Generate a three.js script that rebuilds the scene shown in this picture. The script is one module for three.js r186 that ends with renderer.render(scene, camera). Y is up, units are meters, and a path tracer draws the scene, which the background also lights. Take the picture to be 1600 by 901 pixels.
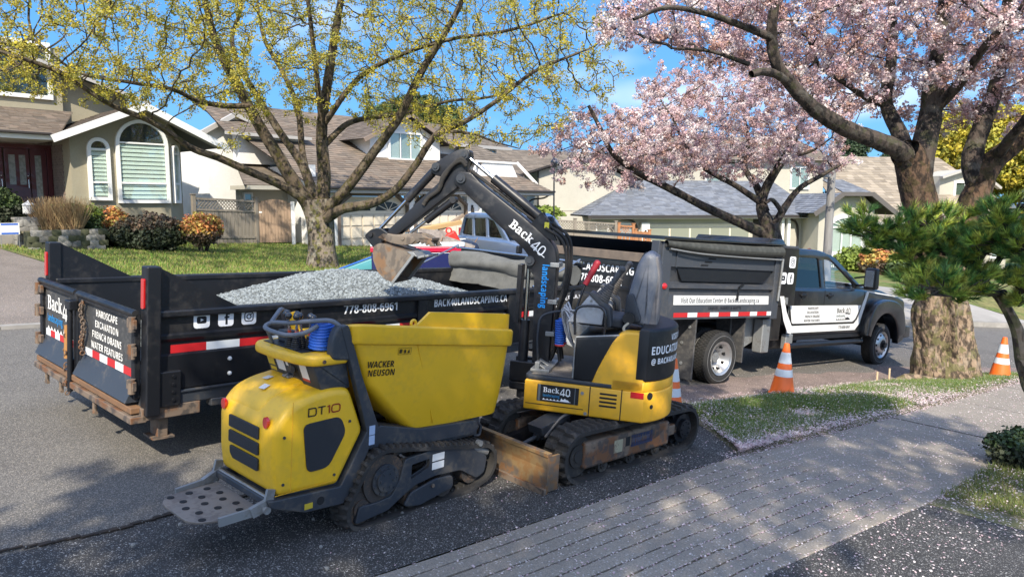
import * as THREE from 'three';
import { mergeGeometries, toCreasedNormals } from 'three/addons/utils/BufferGeometryUtils.js';
import { RoundedBoxGeometry } from 'three/addons/geometries/RoundedBoxGeometry.js';

// ---------- camera, sky, sun, exposure ----------
const V = (x, y, z) => new THREE.Vector3(x, y, z);
const scene = new THREE.Scene();
const camera = new THREE.PerspectiveCamera(42.45, 16 / 9, 0.1, 900);
camera.position.set(0, 2.1, 0);
camera.rotation.x = -6.5 * Math.PI / 180;
camera.updateMatrixWorld();
const renderer = new THREE.WebGLRenderer({ antialias: true });
renderer.toneMapping = THREE.LinearToneMapping;
renderer.toneMappingExposure = 1.8;
renderer.shadowMap.enabled = true;

// street frame: x runs along the street (downhill, away to the right), y square to the sloping ground, z towards the pavement side
const FX = V(0.6705459, -0.04420334, -0.74054997), FY = V(0.06402198, 0.99794721, -0.00159735), FZ = V(0.73910038, -0.04634038, 0.6719994);
const FM = new THREE.Matrix4().makeBasis(FX, FY, FZ), FQ = new THREE.Quaternion().setFromRotationMatrix(FM);
const P = (x, y, z) => V(x, y, z).applyMatrix4(FM);
const toF = (w) => w.clone().applyMatrix4(FM.clone().transpose());

const sunTravel = P(1, -1.06, -0.72).normalize();
const sun = new THREE.DirectionalLight(new THREE.Color(1, 0.91, 0.76), 4.0);
sun.position.copy(P(12, 0, -8)).addScaledVector(sunTravel, -70);
sun.target.position.copy(P(12, 0, -8));
sun.castShadow = true; sun.shadow.mapSize.set(4096, 4096);
Object.assign(sun.shadow.camera, { left: -45, right: 45, top: 45, bottom: -45, near: 1, far: 160 });
scene.add(sun, sun.target);

function makeSky() {
  const w = 1024, h = 512, d = new Float32Array(w * h * 4), s = sunTravel.clone().negate();
  const nz = (x, y, z) => fbm3(x, y, z, 5);
  for (let j = 0; j < h; j++) for (let i = 0; i < w; i++) {
    const el = (j + 0.5) / h * Math.PI - Math.PI / 2, az = ((i + 0.5) / w - 0.5) * 2 * Math.PI;
    const dir = V(Math.cos(el) * Math.cos(az), Math.sin(el), Math.cos(el) * Math.sin(az));
    let c;
    const e = Math.max(0, Math.sin(el));
    const t = Math.pow(1 - e, 3.2);
    c = [0.035 + 0.15 * t, 0.20 + 0.25 * t, 0.60 + 0.17 * t];
    const g = Math.pow(Math.max(0, dir.dot(s)), 3) * 0.75;
    c = [c[0] + g, c[1] + g * 0.93, c[2] + g * 0.78];
    // thin fair-weather cloud
    const q = Math.max(0.12, dir.y + 0.08), k = Math.max(0, nz(dir.x / q * 0.9 + 7, 3, dir.z / q * 0.9) - 0.56) * 2.6 * Math.min(1, e * 5);
    const m = Math.min(0.8, k);
    c = c.map((v, n) => v * (1 - m) + [1.15, 1.15, 1.17][n] * m);
    if (el < 0) { const b = Math.min(1, -el * 12); c = c.map((v, n) => v * (1 - b) + [0.2, 0.19, 0.17][n] * b); }
    const o = (j * w + i) * 4;
    d[o] = c[0] * SKYK; d[o + 1] = c[1] * SKYK; d[o + 2] = c[2] * SKYK; d[o + 3] = 1;
  }
  const tex = new THREE.DataTexture(d, w, h, THREE.RGBAFormat, THREE.FloatType);
  tex.mapping = THREE.EquirectangularReflectionMapping; tex.minFilter = tex.magFilter = THREE.LinearFilter; tex.needsUpdate = true;
  scene.background = tex; scene.environment = tex;
}
const SKYK = 0.95;

// ---------- random numbers and noise ----------
function rng(seed) { let a = seed >>> 0; return () => { a = (a + 0x6D2B79F5) >>> 0; let t = Math.imul(a ^ a >>> 15, 1 | a); t = t + Math.imul(t ^ t >>> 7, 61 | t) ^ t; return ((t ^ t >>> 14) >>> 0) / 4294967296; }; }
const hash = (x, y, z) => { let h = Math.imul(x, 374761393) ^ Math.imul(y, 668265263) ^ Math.imul(z, 1274126177); h = Math.imul(h ^ h >>> 13, 1274126177); return ((h ^ h >>> 16) >>> 0) / 4294967296; };
const fade = (t) => t * t * (3 - 2 * t), lerp = (a, b, t) => a + (b - a) * t, clamp = (x, a = 0, b = 1) => Math.min(b, Math.max(a, x));
const smooth = (a, b, x) => fade(clamp((x - a) / (b - a)));
function vn3(x, y, z) {
  const i = Math.floor(x), j = Math.floor(y), k = Math.floor(z), u = fade(x - i), v = fade(y - j), w = fade(z - k);
  return lerp(lerp(lerp(hash(i, j, k), hash(i + 1, j, k), u), lerp(hash(i, j + 1, k), hash(i + 1, j + 1, k), u), v),
    lerp(lerp(hash(i, j, k + 1), hash(i + 1, j, k + 1), u), lerp(hash(i, j + 1, k + 1), hash(i + 1, j + 1, k + 1), u), v), w);
}
function fbm3(x, y, z, o = 4) { let s = 0, a = 0.5, n = 0; for (let i = 0; i < o; i++) { s += a * vn3(x, y, z); n += a; a *= 0.5; x *= 2.03; y *= 2.03; z *= 2.03; } return s / n; }
function vnT(x, y, per, seed) { // periodic value noise
  const i = Math.floor(x), j = Math.floor(y), u = fade(x - i), v = fade(y - j), m = (a) => ((a % per) + per) % per;
  return lerp(lerp(hash(m(i), m(j), seed), hash(m(i + 1), m(j), seed), u), lerp(hash(m(i), m(j + 1), seed), hash(m(i + 1), m(j + 1), seed), u), v);
}
function fbmT(u, v, per, o, seed) { let s = 0, a = 0.5, n = 0; for (let i = 0; i < o; i++) { s += a * vnT(u * per, v * per, per, seed + i); n += a; a *= 0.55; per *= 2; } return s / n; }

// ---------- textures ----------
function tex(size, metres, fn, srgb = false) { // fn(u, v) -> [r, g, b] linear or a number
  const d = new Uint8Array(size * size * 4);
  for (let j = 0; j < size; j++) for (let i = 0; i < size; i++) {
    let c = fn(i / size, j / size, i, j); if (typeof c === 'number') c = [c, c, c];
    const o = (j * size + i) * 4;
    for (let k = 0; k < 3; k++) { let v = clamp(c[k]); if (srgb) v = v <= 0.0031308 ? 12.92 * v : 1.055 * Math.pow(v, 1 / 2.4) - 0.055; d[o + k] = Math.round(v * 255); }
    d[o + 3] = 255;
  }
  const t = new THREE.DataTexture(d, size, size, THREE.RGBAFormat);
  t.wrapS = t.wrapT = THREE.RepeatWrapping; t.magFilter = THREE.LinearFilter; t.minFilter = THREE.LinearMipmapLinearFilter; t.generateMipmaps = true;
  if (srgb) t.colorSpace = THREE.SRGBColorSpace;
  t.repeat.set(1 / metres, 1 / metres); t.needsUpdate = true;
  return t;
}
const cT = (size, metres, fn) => tex(size, metres, fn, true);
const mix3 = (a, b, t) => a.map((v, i) => lerp(v, b[i], t)), mul3 = (a, k) => a.map((v) => v * k);
const mat = (rgb, roughness = 0.6, o = {}) => { const m = new THREE.MeshStandardMaterial({ roughness, ...o }); m.color.setRGB(...rgb); return m; };
const phys = (rgb, roughness, o = {}) => { const m = new THREE.MeshPhysicalMaterial({ roughness, ...o }); m.color.setRGB(...rgb); return m; };
const matT = (map, roughness = 0.9, o = {}) => new THREE.MeshStandardMaterial({ map, roughness, ...o });

// shared wear maps
const grimeC = (base, dirt, amt, seed, metres = 1.1, size = 512) => cT(size, metres, (u, v) => {
  const a = fbmT(u, v, 3, 5, seed), b = fbmT(u, v, 24, 3, seed + 20), s = smooth(0.52, 0.78, a * 0.7 + b * 0.4);
  const sp = hash((u * size) | 0, (v * size) | 0, seed) > 0.996 ? 0.35 : 0;
  return mix3(mul3(base, 0.93 + 0.14 * a), dirt, clamp(s * amt + sp * amt));
});
const roughT = tex(256, 0.8, (u, v) => 0.35 + 0.5 * fbmT(u, v, 4, 5, 5));

// ---------- geometry ----------
const M4 = () => new THREE.Matrix4();
const tr = (g, x, y, z, rx = 0, ry = 0, rz = 0) => g.applyMatrix4(M4().compose(V(x, y, z), new THREE.Quaternion().setFromEuler(new THREE.Euler(rx, ry, rz)), V(1, 1, 1)));
const box = (w, h, d, x = 0, y = 0, z = 0, r = 0) => (r > 0 ? new RoundedBoxGeometry(w, h, d, 2, Math.min(r, w * 0.49, h * 0.49, d * 0.49)) : new THREE.BoxGeometry(w, h, d)).translate(x, y, z);
const bb = (x0, x1, y0, y1, z0, z1, r = 0) => box(Math.abs(x1 - x0), Math.abs(y1 - y0), Math.abs(z1 - z0), (x0 + x1) / 2, (y0 + y1) / 2, (z0 + z1) / 2, r);
function rod(a, b, r, r2 = r, n = 12) { // round bar between two points
  const d = b.clone().sub(a), g = new THREE.CylinderGeometry(r2, r, d.length(), n);
  return g.applyMatrix4(M4().compose(a.clone().add(b).multiplyScalar(0.5), new THREE.Quaternion().setFromUnitVectors(V(0, 1, 0), d.normalize()), V(1, 1, 1)));
}
const cylZ = (x, y, z0, z1, r, n = 24, r2 = r) => rod(V(x, y, z0), V(x, y, z1), r, r2, n);
function bar(a, b, w, h) { // square bar, h is its upright size
  const d = b.clone().sub(a), g = new THREE.BoxGeometry(d.length(), h, w), x = d.clone().normalize(), z = x.clone().cross(V(0, 1, 0));
  if (z.lengthSq() < 1e-6) z.set(0, 0, 1); z.normalize();
  return g.applyMatrix4(M4().makeBasis(x, z.clone().cross(x), z).setPosition(a.clone().add(b).multiplyScalar(0.5)));
}
function tube(pts, r, n = 8, closed = false, seg) { return new THREE.TubeGeometry(new THREE.CatmullRomCurve3(pts, closed, 'centripetal'), seg || pts.length * 6, r, n, closed); }
function rpoly(pts, r = 0) { // rounded polygon; a point may carry its own radius
  pts = pts.filter((p, i) => { const q = pts[(i + 1) % pts.length]; return Math.hypot(p[0] - q[0], p[1] - q[1]) > 1e-5; });
  const s = new THREE.Shape(), n = pts.length;
  for (let i = 0; i < n; i++) {
    const p = pts[i], a = pts[(i + n - 1) % n], b = pts[(i + 1) % n], rr = p[2] ?? r;
    const la = Math.hypot(a[0] - p[0], a[1] - p[1]), lb = Math.hypot(b[0] - p[0], b[1] - p[1]), k = Math.min(rr, la * 0.48, lb * 0.48);
    const p0 = [p[0] + (a[0] - p[0]) / la * k, p[1] + (a[1] - p[1]) / la * k], p1 = [p[0] + (b[0] - p[0]) / lb * k, p[1] + (b[1] - p[1]) / lb * k];
    if (i === 0) s.moveTo(...p0); else s.lineTo(...p0);
    if (k > 1e-5) s.quadraticCurveTo(p[0], p[1], p1[0], p1[1]);
  }
  s.closePath(); return s;
}
function slab(pts, z0, z1, o = {}) { // outline in x-y, pulled from z0 to z1
  const s = pts.isShape ? pts : rpoly(pts, o.r || 0), b = o.bevel || 0;
  for (const h of o.holes || []) s.holes.push(h.isShape ? h : rpoly(h, o.hr || 0));
  const g = new THREE.ExtrudeGeometry(s, { depth: Math.max(1e-4, z1 - z0 - 2 * b), bevelEnabled: b > 0, bevelThickness: b, bevelSize: b, bevelOffset: -b, bevelSegments: o.seg || 2, curveSegments: o.curve || 5 });
  return g.translate(0, 0, z0 + b);
}
const slabY = (pts, y0, y1, o) => slab(pts.map((p) => [p[0], -p[1], p[2]]), y0, y1, o).applyMatrix4(M4().makeBasis(V(1, 0, 0), V(0, 0, -1), V(0, 1, 0))); // outline in x-z, raised from y0 to y1
const slabX = (pts, x0, x1, o = {}) => slab(pts.map((p) => [-p[0], p[1], p[2]]), x0, x1, o).applyMatrix4(M4().makeBasis(V(0, 0, -1), V(0, 1, 0), V(1, 0, 0))); // outline in z-y, pulled along x
const crease = (g, a = 0.6) => toCreasedNormals(g.index ? g.toNonIndexed() : g, a);
function lathe(pts, n = 24) { return new THREE.LatheGeometry(pts.map((p) => new THREE.Vector2(p[0], p[1])), n); }
function quadsGeo(pos, idx, uv) { const g = new THREE.BufferGeometry(); g.setAttribute('position', new THREE.Float32BufferAttribute(pos, 3)); if (uv) g.setAttribute('uv', new THREE.Float32BufferAttribute(uv, 2)); g.setIndex(idx); g.computeVertexNormals(); return g; }

function metreUV(g) { // uv in metres from position, by the main direction of each face
  if (g.index) g = g.toNonIndexed();
  const p = g.attributes.position, n = p.count, uv = new Float32Array(n * 2), a = V(), b = V(), c = V();
  for (let i = 0; i < n; i += 3) {
    a.fromBufferAttribute(p, i); b.fromBufferAttribute(p, i + 1); c.fromBufferAttribute(p, i + 2);
    const nn = b.clone().sub(a).cross(c.clone().sub(a)), ax = Math.abs(nn.x), ay = Math.abs(nn.y), az = Math.abs(nn.z);
    [a, b, c].forEach((q, k) => { const o = (i + k) * 2; if (ay >= ax && ay >= az) { uv[o] = q.x; uv[o + 1] = q.z; } else if (ax >= az) { uv[o] = q.z; uv[o + 1] = q.y; } else { uv[o] = q.x; uv[o + 1] = q.y; } });
  }
  g.setAttribute('uv', new THREE.BufferAttribute(uv, 2));
  return g;
}
function merged(list, keepUV) {
  list = [].concat(list).map((g) => { g = keepUV ? (g.index ? g.toNonIndexed() : g) : metreUV(g); for (const k of Object.keys(g.attributes)) if (!['position', 'normal', 'uv', 'color'].includes(k)) g.deleteAttribute(k); g.morphAttributes = {}; return g; });
  return list.length === 1 ? list[0] : mergeGeometries(list);
}
const taken = {};
function numbered(name) { const k = taken[name] = (taken[name] ?? -1) + 1; return k ? name + '_' + String(k).padStart(3, '0') : name; }
function part(parent, name, geos, material, o = {}) {
  const m = new THREE.Mesh(merged(geos, o.uv), material); m.name = o.top ? numbered(name) : name; m.castShadow = m.receiveShadow = true;
  if (o.label) m.userData.label = o.label; if (o.kind) m.userData.kind = o.kind;
  if (o.at) m.position.copy(o.at);
  parent.add(m); return m;
}
function tag(o, label, category, group, kind) { if (label) o.userData.label = label; if (category) o.userData.category = category; if (group) o.userData.group = group; if (kind) o.userData.kind = kind; return o; }
function thing(name, label, category, pos = V(0, 0, 0), quat, group) { const g = new THREE.Group(); g.name = numbered(name); g.position.copy(pos); if (quat) g.quaternion.copy(quat); tag(g, label, category, group); scene.add(g); return g; }
const structure = (name, geos, m, o = {}) => { const x = part(scene, name, geos, m, { ...o, top: true }); x.userData.kind = 'structure'; return x; };
function copyOf(t, pos, quat, label) { const c = t.clone(); c.name = numbered(t.name.replace(/_\d{3}$/, '')); c.position.copy(pos); if (quat) c.quaternion.copy(quat); if (label) c.userData = { ...t.userData, label }; scene.add(c); return c; }

// flat print (lettering, emblems) on a thin sheet set just proud of its surface
const FONT = (px, fam = 'sans-serif', w = 'bold') => `${w} ${px}px ${fam}`;
function print(parent, name, w, h, centre, xdir, ydir, draw, o = {}) {
  const k = o.px || Math.min(900, 700 / Math.max(w, h)), cw = Math.max(8, Math.round(w * k)), ch = Math.max(8, Math.round(h * k));
  const cv = document.createElement('canvas'); cv.width = cw; cv.height = ch;
  const c = cv.getContext('2d'); c.clearRect(0, 0, cw, ch); draw(c, cw, ch);
  const t = new THREE.CanvasTexture(cv); t.colorSpace = THREE.SRGBColorSpace;
  const x = xdir.clone().normalize(), z = x.clone().cross(ydir).normalize(), y = z.clone().cross(x);
  const g = o.geo || new THREE.PlaneGeometry(w, h); if (!o.geo) g.applyMatrix4(M4().makeBasis(x, y, z).setPosition(centre.clone().addScaledVector(z, o.proud ?? 0.003)));
  return part(parent, name, g, new THREE.MeshStandardMaterial({ map: t, transparent: !o.opaque, roughness: o.rough ?? 0.6, alphaTest: o.opaque ? 0 : 0.4 }), { uv: true });
}
function fitText(c, s, x, y, maxW, px, fam, w, align = 'left') { c.font = FONT(px, fam, w); c.textAlign = align; c.textBaseline = 'middle'; const m = c.measureText(s).width; c.save(); c.translate(x, y); if (m > maxW) c.scale(maxW / m, 1); c.fillText(s, 0, 0); c.restore(); }
function logo40(c, x, y, w, h, col = '#f2f2f2', sub = '#1f8fd6') { // the firm's mark: Back 40 with a long crossbar, landscaping, a line of trees
  c.fillStyle = col; fitText(c, 'Back', x, y + h * 0.3, w * 0.58, h * 0.46, 'serif', 'bold');
  fitText(c, '40', x + w * 0.6, y + h * 0.36, w * 0.38, h * 0.66, 'sans-serif', 'normal'); c.fillRect(x + w * 0.6, y + h * 0.5, w * 0.38, h * 0.035);
  c.fillStyle = sub; fitText(c, 'landscaping', x, y + h * 0.66, w * 0.6, h * 0.24, 'sans-serif', 'bold');
  c.fillStyle = col; c.beginPath(); c.moveTo(x, y + h * 0.96); for (let i = 0; i <= 24; i++) c.lineTo(x + w * i / 24, y + h * (0.95 - (i % 3 === 1 ? 0.1 : 0.02) - (i > 15 && i < 22 ? 0.12 : 0))); c.lineTo(x + w, y + h * 0.96); c.fill();
}
function icons(c, i, s) { // white rounded tiles: play button, letter f, camera
  c.fillStyle = '#e9ebee'; c.beginPath(); c.roundRect(0, 0, s, s, s * 0.2); c.fill(); c.fillStyle = c.strokeStyle = '#14161c';
  if (i === 0) { c.beginPath(); c.roundRect(s * 0.2, s * 0.28, s * 0.6, s * 0.44, s * 0.12); c.fill(); c.fillStyle = '#e9ebee'; c.beginPath(); c.moveTo(s * 0.43, s * 0.4); c.lineTo(s * 0.62, s * 0.5); c.lineTo(s * 0.43, s * 0.6); c.fill(); }
  if (i === 1) { fitText(c, 'f', s * 0.56, s * 0.57, s, s * 0.95, 'sans-serif', 'bold', 'center'); }
  if (i === 2) { c.lineWidth = s * 0.07; c.beginPath(); c.roundRect(s * 0.22, s * 0.22, s * 0.56, s * 0.56, s * 0.15); c.stroke(); c.beginPath(); c.arc(s * 0.5, s * 0.5, s * 0.14, 0, 7); c.stroke(); c.beginPath(); c.arc(s * 0.65, s * 0.35, s * 0.04, 0, 7); c.fill(); }
}
makeSky();

// ---------- common materials ----------
const K = {
  yellow: new THREE.MeshPhysicalMaterial({ map: grimeC([0.82, 0.475, 0.012], [0.34, 0.21, 0.06], 0.17, 11, 0.7), roughness: 0.42, clearcoat: 0.25, clearcoatRoughness: 0.35 }),
  amber: new THREE.MeshPhysicalMaterial({ map: grimeC([0.80, 0.42, 0.018], [0.25, 0.16, 0.06], 0.2, 15, 0.9), roughness: 0.45, clearcoat: 0.2, clearcoatRoughness: 0.4 }),
  slate: matT(grimeC([0.032, 0.038, 0.048], [0.13, 0.11, 0.085], 0.5, 21, 0.6), 0.5),
  steel: matT(grimeC([0.30, 0.31, 0.31], [0.16, 0.13, 0.10], 0.5, 25, 0.6), 0.5, { metalness: 0.5 }),
  black: matT(grimeC([0.007, 0.008, 0.011], [0.05, 0.046, 0.042], 0.42, 31, 0.9), 0.45),
  blackGloss: phys([0.012, 0.013, 0.018], 0.25, { clearcoat: 0.6, clearcoatRoughness: 0.2 }),
  rubber: matT(grimeC([0.028, 0.026, 0.024], [0.10, 0.085, 0.07], 0.65, 41, 0.5), 0.88),
  tyre: matT(grimeC([0.018, 0.018, 0.018], [0.07, 0.06, 0.05], 0.4, 43, 0.5), 0.85),
  rust: matT(cT(512, 0.7, (u, v) => { const a = fbmT(u, v, 4, 6, 51), b = fbmT(u, v, 12, 4, 57); return mix3(mix3([0.20, 0.15, 0.11], [0.18, 0.085, 0.04], smooth(0.4, 0.62, a)), [0.07, 0.06, 0.055], smooth(0.46, 0.66, b) * 0.85); }), 0.75, { metalness: 0.25 }),
  mud: matT(grimeC([0.05, 0.042, 0.036], [0.17, 0.10, 0.06], 0.7, 45, 0.3), 0.85),
  chrome: mat([0.5, 0.51, 0.53], 0.22, { metalness: 1 }),
  whitePaint: mat([0.78, 0.78, 0.77], 0.5),
  redTape: mat([0.52, 0.02, 0.025], 0.35), whiteTape: mat([0.72, 0.75, 0.76], 0.35),
  redLamp: phys([0.5, 0.01, 0.012], 0.18, { clearcoat: 1 }),
  amberLamp: phys([0.75, 0.22, 0.01], 0.2, { clearcoat: 1 }),
  dark: mat([0.008, 0.008, 0.009], 0.7),
  glass: phys([1, 1, 1], 0.02, { transmission: 1, thickness: 0, ior: 1.5 }),
  tint: phys([0.25, 0.28, 0.27], 0.02, { transmission: 1, thickness: 0, ior: 1.5 }),
  blue: mat([0.03, 0.13, 0.55], 0.4),
  label: mat([0.7, 0.7, 0.68], 0.5),
};
// ---------- the ground ----------
const pw = (T) => (x) => { if (x <= T[0][0]) return T[0][1] + (x - T[0][0]) * (T[1][1] - T[0][1]) / (T[1][0] - T[0][0]); for (let i = 1; i < T.length; i++) if (x <= T[i][0]) return lerp(T[i - 1][1], T[i][1], (x - T[i - 1][0]) / (T[i][0] - T[i - 1][0])); const n = T.length - 1; return T[n][1] + (x - T[n][0]) * (T[n][1] - T[n - 1][1]) / (T[n][0] - T[n - 1][0]); };
const kerbZ = pw([[-30, -7.5], [-10, -5.9], [1, -4.76], [8, -4.3], [10, -4.1], [12.5, -3.6], [15, -2.9], [18, -1.6], [24, 2], [40, 14]]);
const walkOut = pw([[-30, -6.2], [-10, -4.4], [1, -3.34], [3, -3.14], [6, -2.86], [9.5, -2.42], [12, -2.08], [14.6, -1.7], [18, -0.2], [24, 3.6], [40, 15.6]]);
const walkIn = pw([[-30, -4.7], [-10, -2.9], [1, -2.02], [4.1, -1.71], [6.3, -1.34], [8.2, -1.18], [10, -0.85], [14, -0.1], [18, 1.4], [24, 5.2], [40, 17.2]]);
const ROADW = 7.2;
const recess = (x) => 0.03 + 0.09 * smooth(6.2, 8.6, x);
function groundBase(x, z) { // without the road's step
  const t = Math.max(0, x - 5.2), d = kerbZ(x) - z;
  const drop = -0.55 * (1 - Math.exp(-t * t / (t + 1.5) / 5.5));
  const f = (1 - 0.5 * smooth(0, 1.5, -d)) * (1 - smooth(6, 11, d));
  return drop * f + 0.15 * smooth(7.2, 11, d);
}
function H(x, z) { const d = kerbZ(x) - z; return groundBase(x, z) - (d > 0 && d < ROADW ? recess(x) : 0); }
const G = (x, z, up = 0) => P(x, H(x, z) + up, z);
function onGround(w) { let q = toF(w); for (let i = 0; i < 4; i++) { const h = H(q.x, q.z), up = V(0, 1, 0), hq = q.y - h; w = w.clone().addScaledVector(up, -hq); q = toF(w); } return w; } // straight down or up to the ground
function sheet(x0, x1, nx, zA, zB, nz, hfn, jit) {
  const pos = [], uv = [], idx = [];
  for (let i = 0; i <= nx; i++) for (let j = 0; j <= nz; j++) {
    const x = lerp(x0, x1, i / nx), a = typeof zA === 'function' ? zA(x) : zA, b = typeof zB === 'function' ? zB(x) : zB, z = lerp(a, b, j / nz), p = P(x, hfn(x, z), z);
    pos.push(p.x, p.y, p.z); uv.push(x, z);
  }
  for (let i = 0; i < nx; i++) for (let j = 0; j < nz; j++) { const a = i * (nz + 1) + j, b = a + nz + 1; idx.push(a, a + 1, b, b, a + 1, b + 1); }
  const g = quadsGeo(pos, idx, uv); return g;
}
const asphalt = (base, lightC, p, seed, tint) => cT(1024, 1.9, (u, v, i, j) => {
  const big = fbmT(u, v, 3, 4, seed), cell = hash((i / 3) | 0, (j / 3) | 0, seed), fine = hash(i, j, seed + 1), c2 = hash((i / 5) | 0, (j / 5) | 0, seed + 3);
  let c = mul3(base, 0.65 + 0.35 * big + 0.5 * (fine - 0.5) + 0.55 * (cell - 0.5));
  if (cell > 1 - p) c = mix3(c, lightC, 0.45 + 0.55 * fine); if (c2 > 0.985) c = mix3(c, tint, 0.7);
  return c;
});
const bumpA = tex(512, 1.0, (u, v, i, j) => 0.6 * hash((i / 2.5) | 0, (j / 2.5) | 0, 3) + 0.4 * fbmT(u, v, 64, 2, 8));
K.road = matT(asphalt([0.145, 0.135, 0.12], [0.32, 0.29, 0.25], 0.15, 61, [0.3, 0.26, 0.2]), 0.93, { bumpMap: bumpA, bumpScale: 0.004 });
K.apron = matT(asphalt([0.055, 0.053, 0.051], [0.30, 0.29, 0.275], 0.11, 71, [0.45, 0.44, 0.42]), 0.9, { bumpMap: bumpA, bumpScale: 0.006 });
K.concrete = matT(cT(1024, 2.3, (u, v, i, j) => { const a = fbmT(u, v, 4, 5, 81), f = hash((i / 2) | 0, (j / 2) | 0, 82), g2 = hash((i / 4) | 0, (j / 4) | 0, 83); let c = mul3([0.30, 0.265, 0.22], 0.66 + 0.36 * a + 0.42 * (f - 0.5)); if (g2 > 0.9) c = mix3(c, [0.16, 0.15, 0.14], 0.6); if (g2 < 0.03) c = mix3(c, [0.55, 0.52, 0.5], 0.6); return c; }), 0.92, { bumpMap: bumpA, bumpScale: 0.003 });
K.kerb = matT(cT(256, 1.2, (u, v) => mul3([0.33, 0.31, 0.28], 0.6 + 0.6 * fbmT(u, v, 6, 5, 91))), 0.92);
K.soil = matT(cT(512, 1.6, (u, v, i, j) => { const a = fbmT(u, v, 8, 5, 101); let c = mix3([0.11, 0.085, 0.055], [0.13, 0.14, 0.05], a); const s = hash((i / 3) | 0, (j / 3) | 0, 104); if (s > 0.9) c = mix3(c, [0.6, 0.48, 0.46], 0.6); return c; }), 0.95);
K.lawn = matT(cT(1024, 6, (u, v, i, j) => { const a = fbmT(u, v, 5, 5, 111), b = fbmT(u, v, 60, 2, 115), s = hash((i / 2) | 0, (j / 2) | 0, 118); let c = mix3([0.11, 0.19, 0.022], [0.26, 0.235, 0.08], smooth(0.38, 0.66, a)); c = mul3(c, 0.55 + 0.7 * b + 0.3 * (s - 0.5)); return c; }), 0.95, { bumpMap: bumpA, bumpScale: 0.02 });
K.litter = matT(cT(1024, 3.2, (u, v, i, j) => { const a = fbmT(u, v, 6, 5, 121), f = hash((i / 3) | 0, (j / 2) | 0, 123); let c = mul3([0.16, 0.14, 0.12], 0.6 + 0.6 * a + 0.4 * (f - 0.5)); if (f > 0.82) c = mix3(c, [0.36, 0.27, 0.2], 0.7); if (f < 0.06) c = mix3(c, [0.5, 0.4, 0.4], 0.7); return c; }), 0.95);
K.drive = matT(cT(512, 2.5, (u, v, i, j) => mul3([0.33, 0.31, 0.28], 0.65 + 0.5 * fbmT(u, v, 5, 5, 131) + 0.2 * (hash(i, j, 5) - 0.5))), 0.93);

structure('terrain', [sheet(-120, 330, 60, -330, 120, 60, (x, z) => Math.min(groundBase(x, z), 0.15) - 0.55)], K.lawn, { uv: true });
structure('road', [sheet(-40, 70, 220, (x) => kerbZ(x) + 0.0, (x) => kerbZ(x) - ROADW, 16, (x, z) => groundBase(x, z) - recess(x))], K.road, { uv: true });
{ // road seam: old tar crack along the edge of the dark apron, a mound of grit beside it
  const g = []; const R = rng(4);
  for (let x = -2; x < 7; x += 0.07) { const z = kerbZ(x) + 0.03 * Math.sin(x * 5) + 0.02 * (R() - 0.5); g.push(tr(box(0.075, 0.008, 0.018 + 0.02 * R()), 0, 0, 0).applyMatrix4(M4().makeBasis(FX, FY, FZ).setPosition(P(x, H(x, z - 0.05) + 0.012, z - 0.02)))); }
  tag(structure('tar_seam', g, mat([0.03, 0.022, 0.016], 0.9)));
}
structure('driveway_apron', [sheet(-9, 7.6, 110, (x) => x < 6.2 ? walkOut(x) : lerp(walkOut(6.2), kerbZ(7.6), (x - 6.2) / 1.4), kerbZ, 10, (x, z) => groundBase(x, z) - recess(x) * smooth(1.0, 0, z - kerbZ(x)) + 0.004)], K.apron, { uv: true });
structure('gutter_silt', [sheet(7.2, 19, 90, (x) => kerbZ(x) - 0.01, (x) => kerbZ(x) - (0.75 + 0.9 * fbm3(x * 0.9, 4, 1, 4)) * smooth(7.2, 8.4, x) - 0.02, 6, (x, z) => groundBase(x, z) - recess(x) + 0.004)], matT(cT(512, 1.3, (u, v, i, j) => { const a = fbmT(u, v, 5, 5, 135), f = hash((i / 3) | 0, (j / 3) | 0, 136); let c = mul3([0.2, 0.155, 0.13], 0.6 + 0.6 * a + 0.4 * (f - 0.5)); return f > 0.86 ? mix3(c, [0.5, 0.36, 0.35], 0.6) : c; }), 0.95), { uv: true });
// near kerb with its gutter, from the end of the driveway on
{ const A = (x0, x1, off, w, top) => { const g = []; const n = Math.ceil((x1 - x0) / 1.2); for (let k = 0; k < n; k++) { const a = lerp(x0, x1, k / n) + 0.006, b = lerp(x0, x1, (k + 1) / n) - 0.006; const pos = [], idx = []; for (const x of [a, (a + b) / 2, b]) { const z = kerbZ(x) + off, h = groundBase(x, z); for (const [dy, dz] of [[-0.2, -w / 2], [top - 0.012, -w / 2], [top, -w / 2 + 0.02], [top, w / 2], [-0.2, w / 2]]) { const p = P(x, h + dy, z + dz); pos.push(p.x, p.y, p.z); } } for (let s = 0; s < 2; s++) for (let q = 0; q < 4; q++) { const i = s * 5 + q; idx.push(i, i + 5, i + 1, i + 1, i + 5, i + 6); } for (const s of [0, 2]) { const i = s * 5; s ? idx.push(i, i + 1, i + 2, i, i + 2, i + 3, i, i + 3, i + 4) : idx.push(i, i + 2, i + 1, i, i + 3, i + 2, i, i + 4, i + 3); } g.push(crease(quadsGeo(pos, idx).toNonIndexed(), 0.3)); } return g; };
  const kerb = new THREE.Group(); kerb.name = 'kerb'; kerb.userData.kind = 'structure'; scene.add(kerb);
  for (const g of A(7.5, 40, 0.07, 0.15, 0.012)) part(kerb, 'kerb_stone', g, K.kerb);
  for (const g of A(-20, 60, -ROADW - 0.07, 0.15, 0.02)) part(kerb, 'kerb_stone', g, K.kerb);
}
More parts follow.
